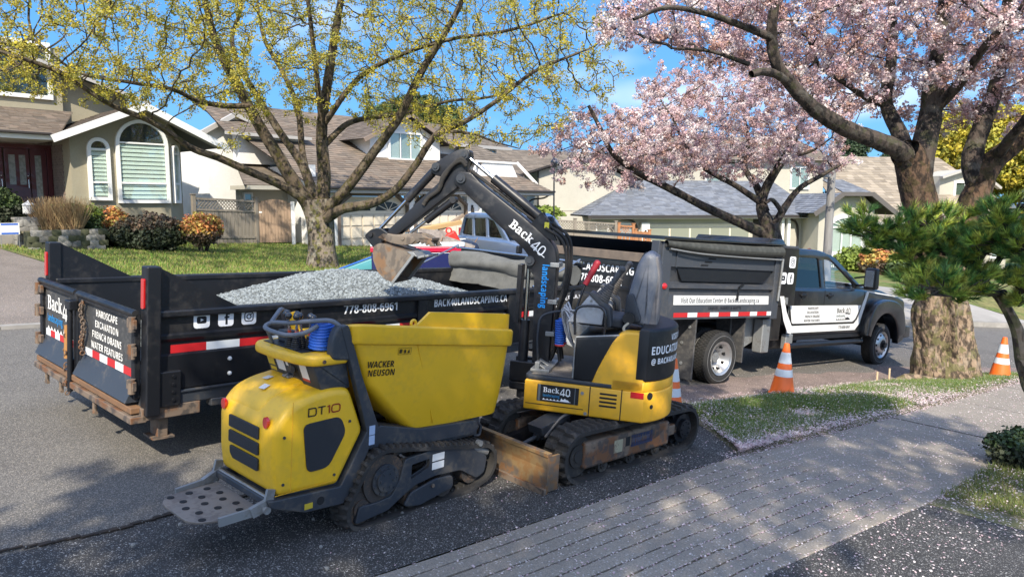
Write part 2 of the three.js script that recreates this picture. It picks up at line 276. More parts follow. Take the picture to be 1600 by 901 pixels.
// pavement: ribbed strips at the driveway, plain slabs beyond
{
  const walk = new THREE.Group(); walk.name = 'pavement'; walk.userData.kind = 'structure'; scene.add(walk);
  part(walk, 'base', [sheet(-9, 26, 120, (x) => walkIn(x) - 0.002, (x) => walkOut(x) + 0.002, 4, (x, z) => groundBase(x, z) - 0.012)], K.soil, { uv: true });
  const R = rng(17);
  const strip = (x0, x1, t0, t1, lift = 0.006) => { // one raised strip between two ribs, edges eased
    const nx = Math.max(2, Math.ceil((x1 - x0) / 0.45)), pos = [], uv = [], idx = [], prof = [[0, -0.02], [0, -0.006], [0.009, 0], [null, 0], [null, -0.006], [null, -0.02]];
    const jit = Array.from({ length: nx + 1 }, () => (R() - 0.5) * 0.008);
    for (let i = 0; i <= nx; i++) { const x = lerp(x0, x1, i / nx), zo = walkOut(x), zi = walkIn(x), za = lerp(zo, zi, t0) + 0.007 + jit[i], zb = lerp(zo, zi, t1) - 0.007 + jit[i];
      prof.forEach(([o, dy], k) => { const z = k < 3 ? za + o : zb - (k === 3 ? 0.009 : 0), p = P(x, groundBase(x, z) + lift + dy, z); pos.push(p.x, p.y, p.z); uv.push(x, z + dy); }); }
    for (let i = 0; i < nx; i++) for (let k = 0; k < 5; k++) { const a = i * 6 + k, b = a + 6; idx.push(a, a + 1, b, b, a + 1, b + 1); }
    return quadsGeo(pos, idx, uv).toNonIndexed();
  };
  const joints = [-9, -6.6, -4.2, -1.8, 2.35, 6.35];
  const NS = 11;
  for (let s = 0; s < joints.length - 1; s++) for (let k = 0; k < NS; k++) { const end = joints[s + 1] === 6.35 ? 6.35 + [0, 0.25, 0.5, 0.6, 0.55, 0.4, 0.35, 0.45, 0.6, 0.7, 0.6][k] * 0.6 : joints[s + 1]; part(walk, 'ribbed_strip', crease(strip(joints[s] + 0.012, end - 0.012, k / NS, (k + 1) / NS), 0.5), K.concrete, { uv: true }); }
  // the plain slab past the ribs starts in the uneven edge the ribs leave
  const xs = [6.78, 9.4, 11.4, 13.4, 15.6, 18, 20.5, 23, 25.8];
  for (let s = 0; s < xs.length - 1; s++) part(walk, 'slab', crease(strip(xs[s] + (s ? 0.008 : -0.42), xs[s + 1] - 0.008, 0, 1, s ? 0.006 : 0.002), 0.5), K.concrete, { uv: true });
}
structure('front_driveway', [sheet(-9, 6.34, 40, 6, walkIn, 24, (x, z) => groundBase(x, z) + 0.003 + 0.02 * Math.max(0, z + 1))], K.apron, { uv: true });
structure('front_verge', [sheet(6.34, 26, 60, 14, walkIn, 30, (x, z) => groundBase(x, z) + 0.004 + 0.03 * fbm3(x * 3, 0, z * 3, 3) * smooth(0, 0.3, z - walkIn(x)))], K.soil, { uv: true });
const bvTop = (x) => x < 7.6 ? lerp(walkOut(6.2), kerbZ(7.6), (x - 6.2) / 1.4) : kerbZ(x) + 0.145;
structure('boulevard_verge', [sheet(6.2, 34, 120, walkOut, bvTop, 14, (x, z) => groundBase(x, z) + 0.002 + 0.05 * fbm3(x * 2, 1, z * 2, 3) * smooth(0, 0.25, z - bvTop(x)) * smooth(0, 0.25, walkOut(x) - z))], K.soil, { uv: true });
const farEdge = (x) => kerbZ(x) - ROADW - 0.145;
structure('lawn', [sheet(5.2, 18.4, 60, farEdge, (x) => -30, 40, (x, z) => groundBase(x, z) + 0.03 * fbm3(x, 2, z, 3))], K.lawn, { uv: true });
structure('neighbour_driveway', [sheet(-30, 5.2, 40, farEdge, -34, 30, (x, z) => groundBase(x, z) + 0.01)], K.litter, { uv: true });
structure('garage_driveway', [sheet(18.4, 27, 40, farEdge, -30, 30, (x, z) => groundBase(x, z) + 0.012)], K.drive, { uv: true });
structure('far_lawn', [sheet(27, 80, 60, farEdge, -40, 20, (x, z) => groundBase(x, z) + 0.01)], K.lawn, { uv: true });
// ---------- houses across the street ----------
const wallT = cT(512, 2.2, (u, v) => 0.76 + 0.18 * fbmT(u, v, 4, 5, 301) + 0.12 * fbmT(u, v, 90, 2, 305)), mottleT = cT(256, 0.4, (u, v) => 0.45 + 0.9 * fbmT(u, v, 8, 4, 371)), woodT = cT(512, 1.4, (u, v) => 0.5 + 0.5 * fbmT(u, v * 0.1, 32, 4, 341) + 0.25 * fbmT(u, v, 5, 4, 345));
const tint = (map, rgb, rough = 0.95, o = {}) => { const m = matT(map, rough, o); m.color.setRGB(...rgb); return m; };
K.stucco = tint(wallT, [0.36, 0.325, 0.235]); K.whiteWall = tint(wallT, [0.9, 0.89, 0.86]); K.paleWall = tint(wallT, [0.48, 0.455, 0.385]);
K.cream = matT(grimeC([0.72, 0.64, 0.51], [0.4, 0.36, 0.3], 0.2, 331, 2), 0.6);
K.trimWhite = mat([0.78, 0.78, 0.76], 0.5); K.trimGrey = mat([0.42, 0.40, 0.37], 0.6); K.trimDark = mat([0.035, 0.03, 0.028], 0.6);
K.room = mat([0.05, 0.05, 0.05], 0.9); K.blind = phys([0.72, 0.76, 0.72], 0.7); K.curtain = mat([0.5, 0.52, 0.5], 0.9);
K.pane = phys([0.92, 0.96, 0.94], 0.02, { transmission: 1, thickness: 0, ior: 1.65 });
K.wood = tint(woodT, [0.27, 0.235, 0.19], 0.9);
K.woodTan = tint(woodT, [0.36, 0.25, 0.17], 0.85);
K.cedar = tint(woodT, [0.44, 0.2, 0.09], 0.85);
K.shingle = new THREE.MeshStandardMaterial({ vertexColors: true, roughness: 0.93 });

// shingles on a flat roof face: poly starts with its eave, left to right
function shingles(parent, poly, base, o = {}) {
  const exp_ = o.exp || 0.16, w0 = o.w || 0.26, R = rng(o.seed || 5), A = poly[0], u = poly[1].clone().sub(A).normalize(), nrm = u.clone().cross(poly[poly.length - 1].clone().sub(A)).normalize(), v = nrm.clone().cross(u);
  const p2 = poly.map((p) => [p.clone().sub(A).dot(u), p.clone().sub(A).dot(v)]), vmax = Math.max(...p2.map((p) => p[1])), pos = [], col = [], idx = [];
  const cut = (y) => { const xs = []; p2.forEach((a, i) => { const b = p2[(i + 1) % p2.length]; if ((a[1] <= y) !== (b[1] <= y)) xs.push(a[0] + (b[0] - a[0]) * (y - a[1]) / (b[1] - a[1])); }); return xs.length < 2 ? null : [Math.min(...xs), Math.max(...xs)]; };
  for (let r = 0; r * exp_ < vmax; r++) {
    const y0 = r * exp_, y1 = Math.min(vmax, y0 + exp_ * 1.05), c = cut(Math.max(1e-4, y0)), c1 = cut(Math.min(vmax - 1e-4, y0 + exp_)); if (!c) continue;
    const a0 = c1 ? Math.min(c[0], c1[0]) : c[0], a1 = c1 ? Math.max(c[1], c1[1]) : c[1];
    let x = a0 - R() * w0;
    while (x < a1) { const w = w0 * (0.7 + 0.7 * R()), xa = Math.max(a0, x), xb = Math.min(a1, x + w - 0.006); x += w; if (xb - xa < 0.01) continue;
      const k = 0.72 + 0.5 * R(), tt = R(), t = 0.018 + 0.008 * R(), q = pos.length / 3, cc = mul3(mix3(base, o.alt || base, tt), k);
      const sh = (yy, xx) => { const cN = cut(Math.min(vmax - 1e-4, yy)); return cN ? clamp(xx, cN[0], cN[1]) : xx; };
      for (const [xx, yy, h] of [[xa, y0, 0.002], [xb, y0, 0.002], [xb, y0 + 0.004, t], [xa, y0 + 0.004, t], [sh(y1, xb), y1, 0.004], [sh(y1, xa), y1, 0.004]]) { const P3 = A.clone().addScaledVector(u, xx).addScaledVector(v, yy).addScaledVector(nrm, h); pos.push(P3.x, P3.y, P3.z); col.push(...cc); }
      idx.push(q, q + 1, q + 2, q, q + 2, q + 3, q + 3, q + 2, q + 4, q + 3, q + 4, q + 5);
    }
  }
  const g = quadsGeo(pos, idx); g.setAttribute('color', new THREE.Float32BufferAttribute(col, 3)); const flat = g.toNonIndexed(); flat.computeVertexNormals();
  const deck = quadsGeo(poly.flatMap((p) => p.clone().addScaledVector(nrm, -0.03).toArray()), poly.slice(2).flatMap((_, i) => [0, i + 1, i + 2]));
  const rf = part(parent, 'roof', [deck], K.trimDark); part(rf, 'shingles', flat, K.shingle, { kind: 'stuff' });
  return rf;
}
function archPts(x0, x1, y0, y1, rise, n = 14) { if (!rise) return [[x0, y0], [x1, y0], [x1, y1], [x0, y1]]; const p = [[x0, y0], [x1, y0]], cx = (x0 + x1) / 2, hw = (x1 - x0) / 2; for (let i = 0; i <= n; i++) { const a = Math.PI * i / n; p.push([cx + hw * Math.cos(a), y1 - rise + rise * Math.sin(a)]); } return p; }
function win(parent, x0, x1, y0, y1, z, o = {}) { // window on a wall that faces +z
  const f = o.f ?? 0.09, rise = o.rise || 0, out = archPts(x0 - f, x1 + f, y0 - f, y1 + f, rise ? rise + f : 0), inn = archPts(x0, x1, y0, y1, rise), xf = o.m ? (g) => g.applyMatrix4(o.m) : (g) => g;
  const bars = (o.bars || []).map(([a, b, c, d, t = 0.035]) => bar(V(a, b, z + 0.075), V(c, d, z + 0.075), 0.03, t));
  const w = part(parent, 'window', [slab(out, z + 0.005, z + 0.1, { holes: [inn] }), ...bars].map(xf), o.frame || K.trimWhite);
  part(w, 'backing', xf(slab(inn, z + 0.003, z + 0.006)), o.back || K.room);
  for (const [a, b] of o.curtain || []) part(w, 'curtain', xf(slab([[x0 + (x1 - x0) * a, y0], [x0 + (x1 - x0) * b, y0], [x0 + (x1 - x0) * b, y1 - rise * 0.9], [x0 + (x1 - x0) * a, y1 - rise * 0.9]], z + 0.015, z + 0.03)), K.curtain);
  for (let y = o.blind ? y0 + 0.04 : 1e9; y < (o.blindTop ?? y1 - rise); y += o.blind) part(w, 'slat', xf(tr(box(x1 - x0 - 0.02, o.blind * 0.92, 0.006), (x0 + x1) / 2, y + o.blind * 0.4, z + 0.04, -0.25)), K.blind);
  part(w, 'pane', xf(slab(inn, z + 0.058, z + 0.062)), K.pane);
  return w;
}
function houseFrame(deg) { const a = deg * Math.PI / 180, r = V(Math.sin(a), 0, -Math.cos(a)), n = V(Math.cos(a), 0, Math.sin(a)); return new THREE.Quaternion().setFromRotationMatrix(M4().makeBasis(r, V(0, 1, 0), n)); }
const HQ = houseFrame(42.15);
const cBrown = [0.12, 0.095, 0.075], cBrown2 = [0.165, 0.135, 0.105];

{ // --- left house: stucco, maroon doors, arched windows
  const h = thing('stucco_house', 'beige stucco house with maroon double doors and tall arched white windows', 'house', V(-10.9056, 0, -23), HQ);
  // walls
  part(h, 'wall', [slab([[-2.36, 0.3], [0.39, 0.3], [0.39, 4.62], [-0.4, 4.95], [-2.36, 4.12]], -0.25, 0), slab([[0, 0.3], [0.9, 0.3], [0.9, 4.2], [0, 4.6]], -0.2, 0).applyMatrix4(M4().makeRotationY(Math.PI * 0.24).setPosition(0.39, 0, 0)), bb(0.85, 1.03, 0.3, 4.25, -8, -0.64), bb(-2.36, -2.12, 0.3, 4.05, -3.2, -0.25)], K.stucco);
  part(h, 'wall', [bb(-9, -2.12, 0.3, 4.6, -3.1, -2.9), bb(-9, -4.9, 0.3, 4.3, -1.8, -1.5)], K.stucco);
  const up = part(h, 'upper_wall', [slab([[-9, 4.3], [0.45, 4.3], [0.45, 5.65], [-3.2, 6.75], [-9, 6.9]], -6, -3.2)], K.stucco);
  part(up, 'corner', bb(-9, -1.55, 4.6, 6.9, -3.25, -2.95), K.stucco);
  win(up, -6.2, -1.95, 5.42, 6.9, -2.95, { f: 0.12, back: mat([0.02, 0.025, 0.022], 0.5) });
  // brick veneer beside the doors
  { const g = [], R = rng(3); for (let r = 0; r < 40; r++) for (let c = 0; c < 8; c++) g.push(bb(-2.385 - 0.01 * R(), -2.36, 0.8 + r * 0.075, 0.8 + r * 0.075 + 0.066, -1.5 + c * 0.11 + (r % 2) * 0.05, -1.5 + c * 0.11 + 0.1 + (r % 2) * 0.05)); part(h, 'bricks', g, tint(mottleT, [0.26, 0.2, 0.165], 0.95), { kind: 'stuff' }); }
  { const g = [], R = rng(9); for (let r = 0; r < 8; r++) for (let c = 0; c < 10; c++) g.push(bb(-4.9 + c * 0.26 + (r % 2) * 0.12, -4.9 + c * 0.26 + 0.25 + (r % 2) * 0.12, 3.78 + r * 0.075, 3.78 + r * 0.075 + 0.066, -1.5, -1.47 + 0.01 * R())); part(h, 'bricks', g, tint(mottleT, [0.2, 0.15, 0.13], 0.95), { kind: 'stuff' }); }
  // doors with side lights
  const maroon = phys([0.085, 0.012, 0.014], 0.35, { clearcoat: 0.4 });
  part(h, 'door_frame', [bb(-4.95, -2.4, 3.68, 3.8, -1.62, -1.46), bb(-2.52, -2.4, 1.6, 3.7, -1.62, -1.46), bb(-4.95, -2.38, 1.5, 1.62, -1.6, -0.9)], maroon);
  for (const [a, b] of [[-4.4, -3.62], [-3.58, -2.96]]) { const d = part(h, 'door', [bb(a, b, 1.62, 3.68, -1.6, -1.54, 0.01), bb(a + 0.12, b - 0.12, 1.72, 2.3, -1.56, -1.525, 0.01)], maroon); part(d, 'pane', [bb(b - 0.52, b - 0.36, 2.65, 3.5, -1.545, -1.535), bb(b - 0.26, b - 0.1, 2.65, 3.5, -1.545, -1.535)], tint(mottleT, [0.3, 0.32, 0.3], 0.15)); part(d, 'handle', [rod(V(b - 0.06, 2.55, -1.49), V(b - 0.06, 2.8, -1.49), 0.014), tr(new THREE.SphereGeometry(0.03, 10, 8), b - 0.06, 2.9, -1.51)], K.chrome); }
  const sl = part(h, 'side_light', bb(-2.94, -2.53, 1.62, 3.68, -1.6, -1.54), maroon); part(sl, 'pane', bb(-2.82, -2.66, 1.8, 3.5, -1.545, -1.535), tint(mottleT, [0.3, 0.32, 0.3], 0.15));
  part(h, 'porch_floor', bb(-6, -2.36, 0.5, 1.52, -1.5, 0.2), K.drive);
  // windows
  win(h, -1.06, 0.26, 2.22, 4.5, 0, { rise: 0.62, blind: 0.125, blindTop: 3.86, bars: [[-1.06, 2.72, 0.26, 2.72, 0.06], [-1.06, 3.9, 0.26, 3.9, 0.05]], f: 0.1 });
  win(h, -1.84, -1.43, 2.3, 3.9, 0, { rise: 0.2, blind: 0.115, blindTop: 3.62, bars: [[-1.84, 2.72, -1.43, 2.72, 0.05], [-1.84, 3.66, -1.43, 3.66, 0.05]], f: 0.1 });
  win(h, 0.22, 0.5, 2.2, 3.85, 0, { rise: 0.14, bars: [[0.22, 2.72, 0.5, 2.72, 0.05], [0.22, 3.65, 0.5, 3.65, 0.05]], f: 0.08, m: M4().makeRotationY(Math.PI * 0.24).setPosition(0.39, 0, 0), curtain: [[0.05, 0.95]] });
  const cel = part(h, 'window', [bb(-0.75, 0.15, 0.75, 1.25, 0, 0.06)], K.trimWhite); part(cel, 'pane', [bb(-0.7, -0.32, 0.8, 1.2, 0.05, 0.07), bb(-0.28, 0.1, 0.8, 1.2, 0.05, 0.07)], K.dark);
  // roofs: front gable, porch, upper storey
  shingles(h, [V(-2.9, 3.93, -5), V(-2.9, 3.93, 0.45), V(-0.4, 5.03, 0.45), V(-0.4, 5.03, -5)], cBrown, { seed: 11, alt: [0.12, 0.10, 0.085] });
  shingles(h, [V(2.1, 3.93, 0.45), V(2.1, 3.93, -5), V(-0.4, 5.03, -5), V(-0.4, 5.03, 0.45)], cBrown, { seed: 12 });
  shingles(h, [V(-9.2, 3.98, 0.35), V(-2.75, 3.98, 0.35), V(-1.3, 5.0, -3), V(-9.2, 5.0, -3)], cBrown2, { seed: 13, alt: [0.2, 0.15, 0.11] });
  shingles(h, [V(-9.2, 6.85, -2.4), V(-3, 6.75, -2.4), V(-4, 8.6, -6), V(-9.2, 8.6, -6)], cBrown, { seed: 14 });
  shingles(h, [V(-3.2, 6.74, -2.5), V(0.9, 5.5, -2.5), V(0.9, 6.2, -7), V(-3.2, 7.6, -7)], cBrown, { seed: 15 });
  part(h, 'fascia', [bar(V(-2.92, 3.86, 0.47), V(-0.4, 4.97, 0.47), 0.03, 0.2), bar(V(-0.4, 4.97, 0.47), V(2.12, 3.86, 0.47), 0.03, 0.2), bb(-9.2, -2.9, 3.83, 3.98, 0.33, 0.37)], K.trimWhite);
  part(h, 'upper_fascia', bar(V(-3.2, 6.68, -2.48), V(0.95, 5.44, -2.48), 0.03, 0.1), K.trimGrey);
  part(h, 'soffit', [slab([[-2.85, 3.88], [-0.4, 4.96], [2.05, 3.88], [2.0, 3.86], [-0.4, 4.92], [-2.8, 3.86]], 0, 0.44), bb(-9.2, -2.75, 3.84, 3.87, -1.5, 0.33)], K.trimGrey);
  part(h, 'gutter', [bb(-9.2, -2.92, 3.95, 4.02, 0.37, 0.47, 0.02)], K.trimDark);
}
{ // --- white house with two garage doors
  const h = thing('white_house', 'white two storey house with two cream panelled garage doors and brown shake roof', 'house', V(-5.0036, 0, -29), HQ);
  part(h, 'wall', [bb(-3.0, -2.05, -0.5, 2.7, -0.3, 0), bb(1.27, 1.6, -0.5, 2.7, -0.3, 0), bb(4.55, 6.0, -0.5, 2.7, -0.3, 0), bb(-2.06, 4.56, 2.42, 2.7, -0.32, -0.02), bb(-3.0, -2.8, -0.5, 3.5, -8, -0.3), bb(6.0, 9.2, -0.5, 2.7, -0.9, -0.6), bb(9.0, 9.2, -0.5, 2.7, -8, -0.9)], K.whiteWall);
  part(h, 'wall', [slab([[-5.0, -0.5], [-0.5, -0.5], [-0.5, 4.35], [-1.6, 4.45], [-3.9, 5.35], [-5.0, 4.85]], -4.3, -4.0), bb(-5.0, -4.8, -0.5, 4.85, -9, -4.3)], K.whiteWall);
  const cream = K.cream;
  for (const [x0, x1] of [[-2.0, 1.22], [1.65, 4.5]]) {
    const yb = 0.3 - (x0 > 0 ? 0.12 : 0), d = part(h, 'garage_door', [bb(x0, x1, yb, 1.72, -0.2, -0.14)], matT(grimeC([0.55, 0.48, 0.38], [0.4, 0.34, 0.26], 0.2, 391, 2), 0.6));
    const nc = 6, nr = 3, cw = (x1 - x0) / nc, rh = (1.72 - yb) / nr;
    for (let r = 0; r < nr; r++) for (let c = 0; c < nc; c++) part(d, 'panel', [tr(new THREE.BoxGeometry(cw - 0.09, rh - 0.09, 0.03), x0 + (c + 0.5) * cw, yb + (r + 0.5) * rh, -0.127)], cream);
    const ar = part(d, 'arched_top', [slab([[x0, 1.72], [x1, 1.72], [x1, 2.05], [x1 - 0.5, 2.38], [x0 + 0.5, 2.38], [x0, 2.05]], -0.19, -0.15)], cream);
    for (const k of [0, 1]) { const cx = lerp(x0, x1, 0.27 + 0.46 * k), n = 10, p = [[cx - 0.62, 1.84]]; for (let i = 0; i <= n; i++) { const a = Math.PI * (1 - i / n); p.push([cx + 0.62 * Math.cos(a), 1.84 + 0.34 * Math.sin(a)]); }
      part(ar, 'fan_window', slab(p, -0.15, -0.135), mat([0.02, 0.022, 0.02], 0.15)); for (const a of [0.6, 1.2, 1.9, 2.5]) part(ar, 'fan_bar', bar(V(cx, 1.84, -0.125), V(cx + 0.62 * Math.cos(a), 1.84 + 0.34 * Math.sin(a), -0.125), 0.02, 0.03), cream); }
    part(h, 'door_surround', [bb(x0 - 0.12, x0, yb - 0.2, 2.05, -0.16, 0.05), bb(x1, x1 + 0.05, yb - 0.2, 2.05, -0.16, 0.05), bar(V(x0 - 0.05, 2.05, -0.05), V(x0 + 0.5, 2.44, -0.05), 0.2, 0.1), bar(V(x1 + 0.05, 2.05, -0.05), V(x1 - 0.5, 2.44, -0.05), 0.2, 0.1), bb(x0 + 0.45, x1 - 0.45, 2.39, 2.47, -0.16, 0.05)], mat([0.16, 0.125, 0.10], 0.7));
  }
  part(h, 'wall_lamp', [bb(4.78, 4.88, 1.72, 1.95, 0, 0.12, 0.02), bb(4.8, 4.86, 1.95, 2.05, 0, 0.08)], K.trimDark);
  // entry: door and lattice windows
  const ed = part(h, 'front_door', bb(6.5, 7.35, 0.15, 2.25, -0.6, -0.55), mat([0.5, 0.52, 0.5], 0.6)); part(ed, 'lattice', Array.from({ length: 5 }, (_, i) => bb(6.62 + i * 0.14, 6.64 + i * 0.14, 1.0, 1.5, -0.55, -0.53)).concat(Array.from({ length: 4 }, (_, i) => bb(6.62, 7.2, 1.02 + i * 0.15, 1.04 + i * 0.15, -0.55, -0.53))), K.trimDark);
  win(h, 5.35, 5.8, 0.5, 2.1, 0, { bars: [[5.35, 1.3, 5.8, 1.3]], back: mat([0.4, 0.42, 0.4], 0.6) }); win(h, 7.8, 8.7, 0.6, 2.1, -0.6, { bars: [[8.25, 0.6, 8.25, 2.1]], curtain: [[0, 0.3], [0.7, 1]] });
  win(h, -3.55, -3.15, 3.7, 4.75, -4.0, { bars: [[-3.35, 3.7, -3.35, 4.75]], f: 0.05, back: mat([0.5, 0.52, 0.5], 0.7), frame: K.trimGrey });
  // roofs
  shingles(h, [V(-3.4, 2.66, 0.5), V(9.9, 2.66, 0.5), V(7.4, 6.2, -6.5), V(-4.4, 6.2, -6.5), V(-1.5, 4.5, -3.1), V(-1.5, 3.3, -0.75), V(-3.4, 3.3, -0.75)].slice(0, 4), cBrown2, { seed: 21, exp: 0.2, w: 0.34, alt: [0.2, 0.15, 0.11] });
  part(h, 'upper_wall', [bb(-4.2, -1.4, 3.6, 4.72, -3.6, -3.2)], K.whiteWall);
  shingles(h, [V(-4.9, 4.72, -2.8), V(-1.3, 4.72, -2.8), V(-1.3, 6.15, -6.0), V(-4.4, 6.15, -6.0)], cBrown2, { seed: 22, exp: 0.2, w: 0.34, alt: [0.2, 0.15, 0.11] });
  shingles(h, [V(-5.2, 2.75, -1.0), V(-2.6, 2.75, -1.0), V(-2.8, 3.7, -3.9), V(-4.0, 3.7, -3.9)], cBrown2, { seed: 23, exp: 0.2, w: 0.34 });
  part(h, 'side_porch', [bb(-4.9, -3.0, -0.4, 2.7, -2.2, -1.9), bb(-5.1, -2.7, 2.6, 2.74, -2.2, -0.95)], K.paleWall); win(h, -4.75, -4.5, 1.6, 2.45, -1.9, { f: 0.05, back: mat([0.4, 0.42, 0.4], 0.7) });
  part(h, 'fascia', [bb(-3.4, 9.9, 2.5, 2.66, 0.48, 0.53), bar(V(-5.4, 4.6, -3.9), V(-3.95, 5.45, -3.9), 0.25, 0.16), bar(V(-3.95, 5.45, -3.9), V(-1.3, 4.55, -3.9), 0.25, 0.14), bb(-4.9, -1.3, 4.6, 4.72, -2.82, -2.77)], K.trimGrey);
  part(h, 'gutter', [bb(-3.4, 9.9, 2.62, 2.72, 0.53, 0.63, 0.03), tube([V(9.7, 2.6, 0.5), V(9.5, 2.4, 0.3), V(9.25, 2.2, -0.5), V(9.25, 0.2, -0.55)], 0.04, 8)], K.trimDark);
  part(h, 'soffit', [bb(-3.2, 9.7, 2.48, 2.5, -0.6, 0.48)], mat([0.2, 0.17, 0.14], 0.8));
  // dormer over the garage
  const dm = part(h, 'dormer', [slab([[1.1, 3.6], [5.0, 3.6], [5.0, 4.9], [3.0, 5.85], [1.1, 4.95]], -5, -2.2)], K.whiteWall);
  win(dm, 2.1, 3.8, 4.05, 5.1, -2.2, { bars: [[2.66, 4.05, 2.66, 5.1], [3.23, 4.05, 3.23, 5.1]], curtain: [[0, 0.3], [0.68, 1]], back: mat([0.35, 0.38, 0.36], 0.7) });
  part(dm, 'sill', [bb(1.95, 3.95, 3.9, 3.97, -2.2, -2.05)], K.whiteWall);
  shingles(h, [V(0.55, 4.75, -5.5), V(0.55, 4.75, -1.8), V(3.0, 5.95, -1.8), V(3.0, 5.95, -5.5)], cBrown, { seed: 24, exp: 0.2, w: 0.34 }); shingles(h, [V(5.5, 4.75, -1.8), V(5.5, 4.75, -5.5), V(3.0, 5.95, -5.5), V(3.0, 5.95, -1.8)], cBrown, { seed: 25, exp: 0.2, w: 0.34 });
  part(dm, 'barge_board', [bar(V(0.5, 4.68, -1.78), V(3.0, 5.9, -1.78), 0.05, 0.16), bar(V(3.0, 5.9, -1.78), V(5.55, 4.68, -1.78), 0.05, 0.16)], mat([0.25, 0.19, 0.15], 0.8));
  // upper right storey and the hipped entry roof with its little gable
  const ur = part(h, 'upper_wall', bb(5.4, 9.6, 3.4, 4.92, -5, -3.0), K.whiteWall); win(ur, 8.6, 9.4, 4.05, 4.75, -3.0, { back: K.room, f: 0.07 });
  shingles(h, [V(5.0, 4.9, -2.5), V(10.2, 4.9, -2.5), V(8.8, 6.15, -5.6), V(5.0, 6.15, -5.6)], cBrown2, { seed: 26, exp: 0.2, w: 0.34 }); part(ur, 'fascia', bb(5.0, 10.2, 4.78, 4.92, -2.52, -2.46), K.trimGrey);
  shingles(h, [V(5.9, 4.05, -1.0), V(8.9, 4.05, -1.0), V(7.4, 5.0, -2.6)], cBrown2, { seed: 27, exp: 0.2, w: 0.34 }); shingles(h, [V(8.9, 4.05, -1.0), V(9.1, 4.05, -3.4), V(7.4, 5.0, -2.6)], cBrown, { seed: 28, exp: 0.2, w: 0.34 }); shingles(h, [V(5.7, 4.05, -3.4), V(5.9, 4.05, -1.0), V(7.4, 5.0, -2.6)], cBrown2, { seed: 29, exp: 0.2, w: 0.34 });
  part(h, 'gable', [slab([[6.0, 3.3], [8.9, 3.3], [8.4, 4.03], [6.5, 4.03]], -1.6, -0.9)], K.whiteWall); part(h, 'barge_board', [bar(V(8.75, 4.05, -0.86), V(9.75, 3.0, -0.4), 0.08, 0.14), bar(V(6.05, 4.0, -0.86), V(5.6, 3.55, -0.6), 0.08, 0.14), bb(5.95, 8.8, 3.98, 4.07, -1.0, -0.84)], K.whiteWall);
}
{ // --- grey-roofed house with the arched window
  const h = thing('rancher_house', 'pale beige house with blue grey shingle roof and one arched window in a clipped gable', 'house', V(16.2018, 0, -36), houseFrame(80));
  part(h, 'wall', [bb(-12.4, -1.5, -2.2, 1.6, -2, -1.5), slab([[-1.5, -2.2], [1.45, -2.2], [1.45, 1.9], [0.85, 2.45], [-0.6, 2.45], [-1.5, 1.85]], -6, 0), bb(-13.9, -12.4, -2.2, 1.5, -9, -2)], K.paleWall);
  part(h, 'stone_base', Array.from({ length: 40 }, (_, i) => { const R = rng(i + 40), c = i % 10, r = (i / 10) | 0; return box(0.27 + 0.06 * R(), 0.24, 0.12 + 0.05 * R(), -1.3 + c * 0.3 + (r % 2) * 0.1, -1.35 + r * 0.25, 0.02, 0.03); }), tint(mottleT, [0.33, 0.29, 0.26], 0.95), { kind: 'stuff' });
  const archW = win(h, -0.84, 0.74, -0.22, 1.42, 0, { rise: 0.42, f: 0.2, frame: K.trimWhite, back: mat([0.3, 0.36, 0.33], 0.6), curtain: [[0, 0.3], [0.36, 0.66], [0.72, 1]], bars: [[-0.84, 0.98, 0.74, 0.98, 0.07], [-0.3, -0.22, -0.3, 0.98, 0.06], [0.2, -0.22, 0.2, 0.98, 0.06], ...[0.5, 0.95, 1.4, 1.75, 2.2, 2.65].map((a) => [-0.05, 0.98, -0.05 + 0.76 * Math.cos(a), 1.0 + 0.4 * Math.sin(a), 0.025])] });
  const gd = part(h, 'garage_door', bb(-9.5, -4.3, -1.9, 1.13, -1.5, -1.44), K.cream); for (let r = 0; r < 4; r++) for (let c = 0; c < 5; c++) part(gd, 'panel', tr(box(0.94, 0.6, 0.03), -8.98 + c * 1.04, -1.5 + r * 0.72, -1.43), r === 3 ? mat([0.24, 0.25, 0.2], 0.3) : K.cream);
  part(h, 'pillar', [bb(-9.95, -9.55, -2, 1.2, -1.6, -1.2, 0.02)], K.whiteWall); part(h, 'house_number', [0, 1, 2, 3].map((i) => bb(-9.82, -9.72, 0.75 - i * 0.16, 0.86 - i * 0.16, -1.2, -1.17)), K.trimDark);
  part(h, 'front_door', bb(-10.95, -10.35, -1.9, 1.1, -1.5, -1.45), mat([0.25, 0.3, 0.32], 0.35)); part(h, 'door_frame', [bb(-11.05, -10.95, -1.9, 1.2, -1.5, -1.42), bb(-10.35, -10.25, -1.9, 1.2, -1.5, -1.42), bb(-11.05, -10.25, 1.1, 1.2, -1.5, -1.42)], K.trimWhite);
  win(h, -12.1, -11.6, 0.0, 1.1, -1.5, { back: mat([0.4, 0.42, 0.42], 0.6), f: 0.06 }); part(h, 'wall_lamp', bb(-11.42, -11.3, 0.7, 1.0, -1.5, -1.35, 0.02), K.trimDark);
  part(h, 'downpipe', [tube([V(-11.0, 1.4, -1.2), V(-10.4, 1.3, -1.3), V(-10.12, 1.0, -1.42), V(-10.1, -1.5, -1.42)], 0.05, 8), tube([V(-2.3, 1.35, -1.2), V(-1.85, 1.2, -1.4), V(-1.72, 0.9, -1.44), V(-1.75, -1.5, -1.44)], 0.05, 8)], K.trimDark);
  part(h, 'porch_recess', bb(-4.1, -2.75, -1.9, 1.35, -1.55, -1.46), mat([0.03, 0.025, 0.022], 0.8)); part(h, 'porch_wall', bb(-4.05, -2.8, -1.9, 0.2, -1.46, -1.42), mat([0.24, 0.17, 0.13], 0.8)); part(h, 'column', [bb(-2.72, -2.58, -1.9, 1.45, -1.4, -1.2), bb(-2.4, -2.25, -1.9, 1.45, -1.4, -1.2)], K.trimWhite);
